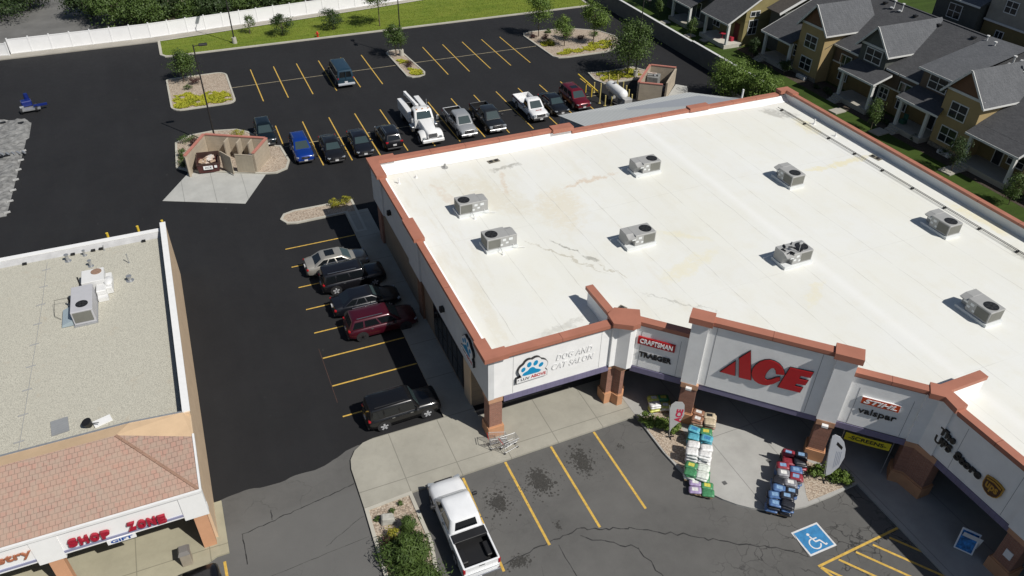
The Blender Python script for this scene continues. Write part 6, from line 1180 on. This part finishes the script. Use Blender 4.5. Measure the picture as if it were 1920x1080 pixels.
def tree(lb, x, y, h, R, seed, leaf=LF, n=2600, ls=.17, z0=.1, group=None, trunk=.07, fr=.3, clumps=18, bark=BARK, name='leafy_tree', base=None):
    t = thing(name, lb, 'tree', (x, y, z0), 0, group); rz = (h*(1-fr))/2; cz = z0+h-rz; lean = (random.Random(seed).uniform(-.2, .2)*R, random.Random(seed+1).uniform(-.2, .2)*R)
    m, cl = crown((x, y, cz), R, rz, n, ls, seed, clumps, lean); m.build('crown', leaf, t)
    b = MB(); b.cyl((x, y, z0), (x, y, cz), trunk, trunk*.6, n=8)
    for c_, k, kz in cl[:9]: st = Vector((x, y, min(c_.z-.1, z0+h*fr+(c_.z-z0-h*fr)*.45))); b.cyl(st, c_, trunk*.4, trunk*.12, n=5)
    b.build('trunk', bark, t); return t
def shrub(lb, x, y, R, h, seed, leaf=LF, n=700, ls=.1, z0=.09, group=None, spiky=False, clumps=12, name='shrub'):
    m, cl = crown((x, y, z0+h*.5), R, h*.55, n, ls, seed, clumps, spiky=spiky, hollow=.2); m.v = [(a, b, max(z0, c)) for a, b, c in m.v]
    t = solo(name, lb, 'shrub', m, leaf, group); return t
tree('small dense tree at the rear corner of the left gravel island', -.7, 92.5, 3.9, 1.75, 3, LF, 3200, .2, fr=.22)
tree('thin young tree, leftmost on the lawn by the white fence', 8.6, 106.3, 2.7, .85, 5, LF, 900, .15, fr=.15)
tree('rounded low tree on the lawn second from the left', 12.5, 104.0, 3.0, 1.6, 7, LFD, 2400, .17, fr=.15); tree('rounded low tree on the lawn left of the narrow island', 19.2, 104.0, 3.1, 1.6, 8, LFD, 2400, .17, fr=.2)
tree('slim tree in the narrow middle island, in front of the lamp pole', 24.2, 91.6, 4.4, 1.6, 9, LF, 3400, .17); tree('taller pale green tree standing on the lawn beyond the narrow island', 25.3, 103.2, 6.4, 2.3, 10, LFY, 3600, .2, fr=.4)
G3 = 'young trees on the right rear island'
tree('leafy tree at the left end of the right rear island', 43.8, 91.9, 6.0, 2.1, 12, LFY, 4200, .2, fr=.32); tree('smaller yellowish tree in the middle of the right rear island', 45.4, 87.4, 4.2, 1.6, 13, LFY, 3000, .17, fr=.3); tree('tall narrow tree at the right end of the right rear island', 49.2, 86.6, 6.2, 1.8, 14, LFY, 4200, .19, fr=.25)
tree('wide crowned tree by the lamp pole and propane tank', 48.3, 76.2, 6.6, 3.1, 15, LF, 7500, .22, fr=.18, clumps=32)
tree('big bright shrub-like tree behind the rear right roof corner', 55.3, 66.0, 5.3, 2.4, 16, LFY, 6800, .22, fr=.1, clumps=30); tree('bright green tree beside the big one at the rear right roof corner', 56.4, 62.4, 4.6, 2.1, 17, LFY, 4600, .22, fr=.12, clumps=22)
for i, (x, y, h, R, lf, lb) in enumerate([(61.9, 83.3, 3.0, .8, LF, 'slim yard tree in front of the olive end house'), (65.0, 74.3, 2.7, .8, LFD, 'small tree at the porch corner of the farther mustard house'), (65.3, 68.6, 2.1, .9, LFD, 'low dark bush-like tree below the farther mustard tower'), (63.7, 52.8, 4.0, .9, LF, 'slim yard tree in front of the umber dormer house'), (64.4, 43.1, 3.8, 1.05, LFD, 'dark yard tree in front of the nearer mustard tower'), (64.2, 36.6, 3.2, 1.0, LF, 'yard tree at the right edge of the photo'), (62.4, 92, 2.6, .8, LF, 'yard tree farthest up along the retaining wall'), (80.5, 66, 6.5, 1.3, LF, 'tall narrow tree standing behind the townhouse ridge')]):
    tree(lb, x, y, h, R, 30+i, lf, 1700, .15, GZ, trunk=.04, fr=.2)
for i, (x, y, h, R, lf) in enumerate([(-22, 124, 5.5, 3.6, LFD), (-18.5, 129, 5.5, 3.2, LFD), (-7.6, 116.2, 5.2, 3.0, LF), (-4.0, 114.8, 4.8, 2.7, LF), (-.8, 117.0, 4.4, 2.0, LFD), (5.2, 114.0, 4.2, 2.3, LFD), (8.3, 115.2, 4.6, 2.4, LF), (12.0, 116.4, 4.8, 2.3, LFD), (15.6, 116.2, 4.4, 2.3, LF), (19.5, 117.2, 4.6, 2.2, LFD), (23.5, 119, 4.6, 2.2, LF), (27.5, 119, 4.8, 2.3, LFD), (33, 121, 5, 2.4, LF), (-10.5, 121, 5.5, 2.6, LFD), (2.2, 113.6, 3.6, 1.6, LF)]):
    tree(['broad dark tree at the far left corner across the street', 'dark tree behind the one at the far left corner', 'large dense tree left of the white fence gate, first in the line behind it', 'large dense tree touching the first one behind the white fence', 'small dark tree beside the cream house wall', 'dark tree right of the cream house', 'mid green tree second right of the cream house', 'dark tree fifth along behind the white fence', 'mid green tree sixth along behind the white fence', 'dark tree seventh along behind the white fence', 'mid green tree eighth along behind the white fence', 'dark tree ninth along behind the white fence', 'last tree of the line behind the white fence', 'dark tree behind the first large one at the street edge', 'small green tree in front of the cream house'][i], x, y, h, R*1.28, 60+i, lf, 6200, .3, 0, 'trees behind the white fence', .12, .06, 28)
tree('dark hedge tree by the retaining wall at the top', 64, 97, 4.5, 2.0, 90, LFD, 2500, .2, GZ, fr=.1)
# planting in the islands
shrub('purple shrub on the left gravel island', .45, 91.3, .75, .8, 101, LFP, 900); shrub('pale shrub by the tree on the left gravel island', -.4, 89.9, .55, .6, 102, LF, 500)
shrub('round brownish shrub in the narrow middle island', 24.5, 87.9, .75, .8, 103, LFP, 900)
for i, (x, y, R, lf, lb) in enumerate([(42.9, 91.6, .5, LFP, 'small reddish shrub at the left tip of the right rear island'), (44.3, 90.6, .55, LFP, 'purple shrub left of the middle tree on the right rear island'), (47.3, 90.4, .9, LFP, 'large dark purple shrub behind the middle tree'), (48.5, 88.7, .7, LFP, 'dark purple shrub right of the middle tree'), (45.6, 92.7, .5, LF, 'small green shrub at the rear of the right island'), (50.8, 89.3, .8, LF, 'green shrub beside the tall narrow tree'), (43.8, 88.9, .8, LYL, 'yellow green shrub at the front left of the right rear island')]): shrub(lb, x, y, R, .65, 110+i, lf, 700)
for i, (x, y, R, lf, lb) in enumerate([(9.0, 58.9, .62, LYL, 'yellow green shrub, left one at the end of the side lot'), (10.0, 58.9, .62, LYL, 'yellow green shrub, right one at the end of the side lot'), (-1.7, 76.3, .95, LF, 'green shrub at the rear left of the trash enclosure'), (-2.3, 73.3, .7, LF, 'green shrub halfway along the left enclosure wall'), (-2.3, 71.6, .75, LF, 'green shrub at the front left corner of the enclosure'), (-1.0, 75.1, .6, LFP, 'reddish shrub against the left enclosure wall'), (3.1, 75.6, 1.0, LYL, 'yellow shrub behind the trash enclosure')]): shrub(lb, x, y, R, .8, 120+i, lf, 900)
shrub('long dark spiky juniper filling the front of the south planter', 4.75, 23.4, 1.4, 1.25, 130, LF, 5600, .28, spiky=True, clumps=26); shrub('spiky juniper at the bottom edge of the south planter', 4.7, 21.2, 1.35, 1.2, 131, LF, 5000, .28, spiky=True, clumps=24); shrub('upper tip of the juniper bed beside the pickup', 5.15, 24.7, .62, .9, 132, LF, 1500, .22, spiky=True)
shrub('yellow green shrub left of the junipers in the south planter', 4.35, 24.55, .5, .7, 133, LYL, 700); shrub('dark reddish shrub at the left kerb of the south planter', 3.95, 24.4, .4, .5, 134, LFP, 500)
for i, (x, y) in enumerate(((3.85, 26.0), (4.75, 26.2), (5.35, 26.5))): shrub('small grass tuft in the gravel of the south planter', x, y, .2, .25, 140+i, LF, 130, .1, group='tufts in the south planter')
solo('boulder', 'flat topped pale boulder in the south planter', 'boulder', MB().hexa([(3.95, 25.5, .08), (4.75, 25.35, .08), (4.8, 25.95, .08), (4.05, 26.1, .08)], [(4.05, 25.58, .55), (4.68, 25.45, .5), (4.7, 25.85, .52), (4.12, 25.98, .56)]), mk('boulder_grey', (.38, .37, .33), .9, .2, 4), bevel=.06)
for i, (x, y, R, lb) in enumerate([(20.95, 26.5, .5, 'leafy green shrub at the left tip of the entrance bed'), (21.4, 25.9, .55, 'leafy green shrub in the middle of the left entrance bed'), (22.0, 25.5, .55, 'leafy green shrub by the flag in the left entrance bed'), (27.75, 19.3, .5, 'green shrub at the left of the right entrance bed'), (28.5, 18.9, .6, 'green shrub in the middle of the right entrance bed'), (28.9, 18.4, .5, 'green shrub at the right tip of the right entrance bed')]): shrub(lb, x, y, R, .8, 150+i, LFY, 1300, .13, .13)
for i, (x, y) in enumerate([(66.2, 63.9), (66.4, 62.7), (66.2, 61.9), (66.3, 54.4), (66.4, 53.4), (65.9, 55.3), (66.3, 75.2), (65.6, 36.9), (66.2, 49.5), (66.4, 46.0)]): shrub('low dark foundation shrub along the townhouse fronts', x, y, .5, .7, 170+i, LFD, 380, .12, GZ, 'foundation shrubs by the townhouses')
def cover(name, polys, n, seed, z=.09, leaf=LGC, lb='yellow green ground cover spreading over the island gravel'):
    r = random.Random(seed); m = MB()
    for poly in polys:
        x0, x1 = min(p[0] for p in poly), max(p[0] for p in poly); y0, y1 = min(p[1] for p in poly), max(p[1] for p in poly); k = 0
        while k < n:
            x, y = r.uniform(x0, x1), r.uniform(y0, y1); jx, jy = x+.25*math.sin(y*4+x), y+.3*math.sin(x*3.3)
            if not inside(jx, jy, poly): continue
            k += 1; 
            if (math.sin(x*2.1+seed)*math.sin(y*1.7)) > .75: continue
            a = r.uniform(0, 6.3); s = r.uniform(.08, .2); h = r.uniform(.03, .14); m.quad((x, y, z+h*.4), (x+s*math.cos(a), y+s*math.sin(a), z+h), (x+s*1.3*math.cos(a+.7), y+s*1.3*math.sin(a+.7), z+h*.8), (x+s*.7*math.cos(a+1.5), y+s*.7*math.sin(a+1.5), z+h*.5))
    m.build('ground_cover', leaf, kind='stuff', label=lb)
cover('a', [[(-2.2, 84.9), (3.6, 85.0), (3.7, 87.2), (2.4, 88.4), (.4, 87.6), (-.4, 88.9), (-1.9, 88.6)]], 5200, 1); cover('b', [[(24.3, 84.7), (25.6, 84.8), (25.6, 86.6), (24.7, 87.1), (24.2, 85.8)], [(24.0, 88.8), (25.0, 89), (24.6, 90.2), (23.9, 90)]], 1300, 2)
cover('c', [[(43.2, 84.6), (51.0, 84.9), (52.2, 87.4), (49.5, 87.2), (47, 85.8), (44.8, 86.2)], [(43, 87.8), (44.6, 88.4), (44.3, 89.6), (42.9, 89.3)]], 2600, 3); cover('d', [[(44.5, 75.4), (49.5, 75.0), (50, 77.3), (45, 77.6)]], 2300, 4)
# ------------------------------------------------------------------ goods for sale at the entrance
BAGS = {}
def bagm(c, seed):
    k = (c, seed % 3)
    if k not in BAGS:
        r = random.Random(seed); m = MB(); w_, d_ = .7, .5
        loft(m, [ring(-w_/2*s, w_/2*s, d_/2*s, .09*s, z) for s, z in ((.72, 0), (.96, .03), (1, .07), (.95, .115), (.6, .145))]); me = m.build('bag', mk('bag_'+str(len(BAGS)), c, .35, .3, 7, bump=.2, bscale=12), None, smooth=60, local=True, fix=True); BAGS[k] = me.data; bpy.data.objects.remove(me)
    return BAGS[k]
PAL = mk('pallet_wood', (.28, .2, .12), .9, .2, 5)
def goods(cx, cy, ang, cols, layers, lb, grp, nx=2, ny=2, labelc=None, z=.135, drop=0):
    p = thing('pallet', 'wooden pallet under the '+lb[0], 'pallet', (cx, cy, z), ang); m = MB()
    for k in range(5): MB().box(-.62+k*.28, -.5+k*.28+.02, -.5, .5, .09, .12).build('deck_board', PAL, p, local=True)
    for y in (-.45, 0, .4): MB().box(-.62, .64, y, y+.07, 0, .088).build('runner', PAL, p, local=True)
    r = random.Random(int(cx*100)); ca, sa = math.cos(ang), math.sin(ang)
    for l in range(layers):
        for i in range(nx):
            for j in range(ny):
                if l == layers-1 and r.random() < drop: continue
                c = cols[(i+j*(len(cols) > 2)+(l//2)) % len(cols)] if len(cols) > 1 else cols[0]; lx = (i-(nx-1)/2)*.68+r.uniform(-.07, .07); ly = (j-(ny-1)/2)*.52+r.uniform(-.05, .05)
                o = bpy.data.objects.new('bag', bagm(c[0], r.randrange(9))); C.objects.link(o); o.location = (cx+lx*ca-ly*sa, cy+lx*sa+ly*ca, z+.125+l*.125); o.rotation_euler = (r.uniform(-.08, .08), r.uniform(-.08, .08), ang+r.uniform(-.2, .2)); tag(o, c[1]+' in the '+lb[0], 'bag', grp)
                if l >= layers-2 and r.random() < .6:
                    q = MB().obox((0, 0, .146), (.34, .24, .006)); q.build('bag_label', bpy.data.materials.get('bl_'+c[2]) or mk('bl_'+c[2], {'w': (.7, .7, .68), 'y': (.6, .55, .1), 'b': (.05, .2, .4), 'g': (.05, .22, .08), 'k': (.03, .03, .03), 'l': (.22, .36, .55)}[c[2]], .4, .25, 9), o, local=True)
a1 = math.atan2(-.63, .775); a2 = math.atan2(-.64, .77)+math.pi/2
BR = ((.26, .14, .09), 'brown and cream bag', 'w'); CR = ((.5, .42, .3), 'cream bag', 'k'); TQ = ((.10, .36, .45), 'turquoise bag', 'b'); GN = ((.06, .22, .1), 'green bag', 'y'); WT = ((.68, .68, .67), 'white bag', 'w'); WG = ((.62, .66, .6), 'white bag with green print', 'g'); PU = ((.33, .26, .42), 'lilac bag', 'w'); YG = ((.5, .52, .12), 'yellow green bag', 'w')
RD_ = ((.24, .03, .045), 'red bag', 'l'); BK = ((.02, .022, .03), 'black bag', 'l'); BU = ((.07, .14, .3), 'blue bag', 'l'); GR_ = ((.2, .2, .22), 'grey bag', 'w')
goods(23.9, 24.95, a1, [BR, CR], 6, ['stack nearest the left brick pillar'], 'brown and cream bags', drop=.3); goods(22.95, 23.95, a1, [TQ, GN, TQ], 6, ['turquoise stack, second from the pillar'], 'turquoise and green bags', drop=.2)
goods(22.1, 22.85, a1, [WT], 7, ['tall white stack, third from the pillar'], 'white bags in the tall stack'); goods(21.35, 21.85, a1, [WG, GN], 4, ['white and green stack near the kerb'], 'white and green bags', drop=.2); goods(20.95+.15, 20.95, a1, [PU, GN], 1, ['low lilac pallet at the kerb'], 'lilac bags', drop=.1)
goods(26.9, 20.35, a1, [RD_, BK], 6, ['red stack beside the right brick pillar'], 'red bags', drop=.3); goods(26.0, 19.65, a1, [RD_, BU, GR_], 6, ['red and blue stack second from the right pillar'], 'red and blue bags', drop=.3); goods(25.1, 18.95, a1, [BK, GR_, BU], 6, ['black and blue stack third from the right pillar'], 'black and blue bags', drop=.3); goods(24.3, 18.3, a1, [BU, BK], 6, ['blue stack at the kerb end'], 'blue bags', drop=.2)
goods(22.3, 27.35, a1+.35, [YG, WT, YG, GN], 4, ['yellow green stack behind the left shrubs'], 'yellow green bags', drop=.2)
# feather flags
FLG = mk('flag_grey', (.42, .42, .42), .8, .06, 1); FLW = mk('flag_pale', (.52, .54, .58), .8, .08, 1)
def flag(x, y, h, lb, mt, w_, kind, ang):
    t = thing('feather_flag', lb, 'flag', (x, y, .13)); u = Vector((math.cos(ang), math.sin(ang), 0)); v = Vector((-.12, .05, 1)).normalized(); M = frame((x, y, .13), u, v)
    shp = [(0, .45), (.12*w_, .75), (.7*w_, 1.3), (w_, h*.62), (w_*1.0, h*.9), (w_*.85, h*.98), (w_*.35, h), (.08*w_, h*.93), (-.02, h*.8)] if kind == 0 else [(.05, .45), (.35*w_, .62), (.8*w_, 1.3), (w_*1.02, h*.55), (w_*.98, h*.72), (w_*.8, h*.86), (w_*.5, h*.96), (w_*.15, h), (0, h*.97), (-.02, h*.6)]
    polyplate(M, [shp], .02).build('flag_cloth', mt, t); MB().cyl(M @ Vector((-.03, 0, 0)), M @ Vector((-.03, h*.9, 0)), .02).build('pole', STEEL, t); MB().obox((x, y, .16), (.5, .06, .05), ang).obox((x, y, .165), (.06, .5, .04), ang).build('foot', BLK, t)
    if kind == 0: o = letters('letters', 'ACE', M @ Matrix.Translation((.62*w_, h*.42, .022)) @ Matrix.Rotation(R_(80), 4, 'Z') @ Matrix.Translation((0, -.1, 0)), 1.1, .42, .006, mk('flag_red', (.45, .02, .06), .6, 0), t, .05)
    else:
        m = MB()
        mk('flag_print', (.27, .30, .38), .8, 0)
        for k in range(4): polyplate(M, [[(w_*(.42+.1*k), h*(.30+.03*k)), (w_*(.45+.1*k), h*(.30+.03*k)), (w_*(.47+.1*k), h*.66), (w_*(.44+.1*k), h*.66)]], .004, None, z0=.02).build('flag_stripe', bpy.data.materials['flag_print'], t)
        polyplate(M, [[(w_*.35, h*.80), (w_*.75, h*.70), (w_*.78, h*.76), (w_*.4, h*.86)]], .004, None, z0=.02).build('flag_mark', BLKS, t)
flag(21.62, 25.0, 3.0, 'grey teardrop flag with red letters over the left entrance bed', FLG, .85, 0, R_(-18)); flag(27.95, 18.85, 3.9, 'pale teardrop flag with faint blue print over the right entrance bed', FLW, .85, 1, R_(-30))
# A-frame board, pillar notice
t = thing('sidewalk_board', 'blue poster board in a white frame on the shaded walk', 'sign', (32.4, 12.2, .13)); M = frame((31.25, 12.75, .18), (.55, -.85, 0), (.35, .22, .9)); polyplate(M, [[(0, 0), (.9, 0), (.9, 1.25), (0, 1.25)]], .04).build('frame', WHS, t); polyplate(M, [[(.07, .07), (.83, .07), (.83, 1.15), (.07, 1.15)]], .006, z0=.04).build('poster', mk('poster_blue', (.02, .17, .45), .6, .7, 5), t)
M2 = frame((31.8, 12.95, .18), (.55, -.85, 0), (-.25, -.16, .95)); polyplate(M2, [[(0, 0), (.9, 0), (.9, 1.2), (0, 1.2)]], .03).build('rear_leg', WHS, t)
solo('pillar_notice', 'small white notice on the shaded brick pillar', 'sign', MB().box(31.9, 31.945, 10.55, 10.95, 1.6, 2.1), WHS)
# shopping carts
def cart(x, y, ang, lb, s=1):
    t = thing('shopping_cart', lb, 'cart', (x, y, .13), ang, None); W1, W2, L, z0, z1 = .2, .3, .9, .5, .98
    def B(name, pts, r=.012, mt=STEEL): MB().tube(pts, r, 6).build(name, mt, t, local=True)
    fr = [(0, -W1, z0), (L, -W1*.7, z0+.08), (L, W1*.7, z0+.08), (0, W1, z0), (0, -W1, z0)]; tp = [(-.05, -W2, z1), (L+.05, -W2*.8, z1-.08), (L+.05, W2*.8, z1-.08), (-.05, W2, z1), (-.05, -W2, z1)]
    m = MB(); m.tube(fr, .012, 6); m.tube(tp, .014, 6)
    for k in range(9):
        f = k/8
        for s_ in (-1, 1): m.cyl((L*f, s_*(W1*(1-.3*f)), z0+.08*f), (-.05+(L+.1)*f, s_*W2*(1-.2*f), z1-.08*f), .006, n=5)
        m.cyl((L*f, -W1*(1-.3*f), z0+.08*f), (L*f, W1*(1-.3*f), z0+.08*f), .006, n=5)
    for k in range(5):
        f = (k+1)/6
        for s_ in (-1, 1): m.cyl((-.02, s_*(W1+(W2-W1)*f), z0+(z1-z0)*f), (L+.02, s_*(W1*.7+(W2*.8-W1*.7)*f), z0+.08+(z1-.16-z0)*f), .006, n=5)
        m.cyl((L, -.14, z0+.08+.4*f), (L, .14, z0+.08+.4*f), .006, n=5)
    m.build('basket', STEEL, t, local=True); B('chassis', [(0, -.24, .14), (.95, -.15, .14), (.95, .15, .14), (0, .24, .14), (0, -.24, .14)], .014); B('chassis_upright', [(0, -.24, .14), (-.08, -.26, z1)], .014); B('chassis_upright', [(0, .24, .14), (-.08, .26, z1)], .014); B('handle', [(-.15, -.27, z1+.03), (-.15, .27, z1+.03)], .02, RED)
    for a, b in ((.02, -.24), (.02, .24), (.93, -.15), (.93, .15)): MB().cyl((a, b-.012, .065), (a, b+.012, .065), .062, n=12).build('castor', BLK, t, local=True)
cart(11.35, 28.35, R_(-12), 'small wire shopping cart beside the corner pillar'); cart(11.9, 27.75, R_(8), 'larger wire shopping cart nearest the kerb by the corner pillar')
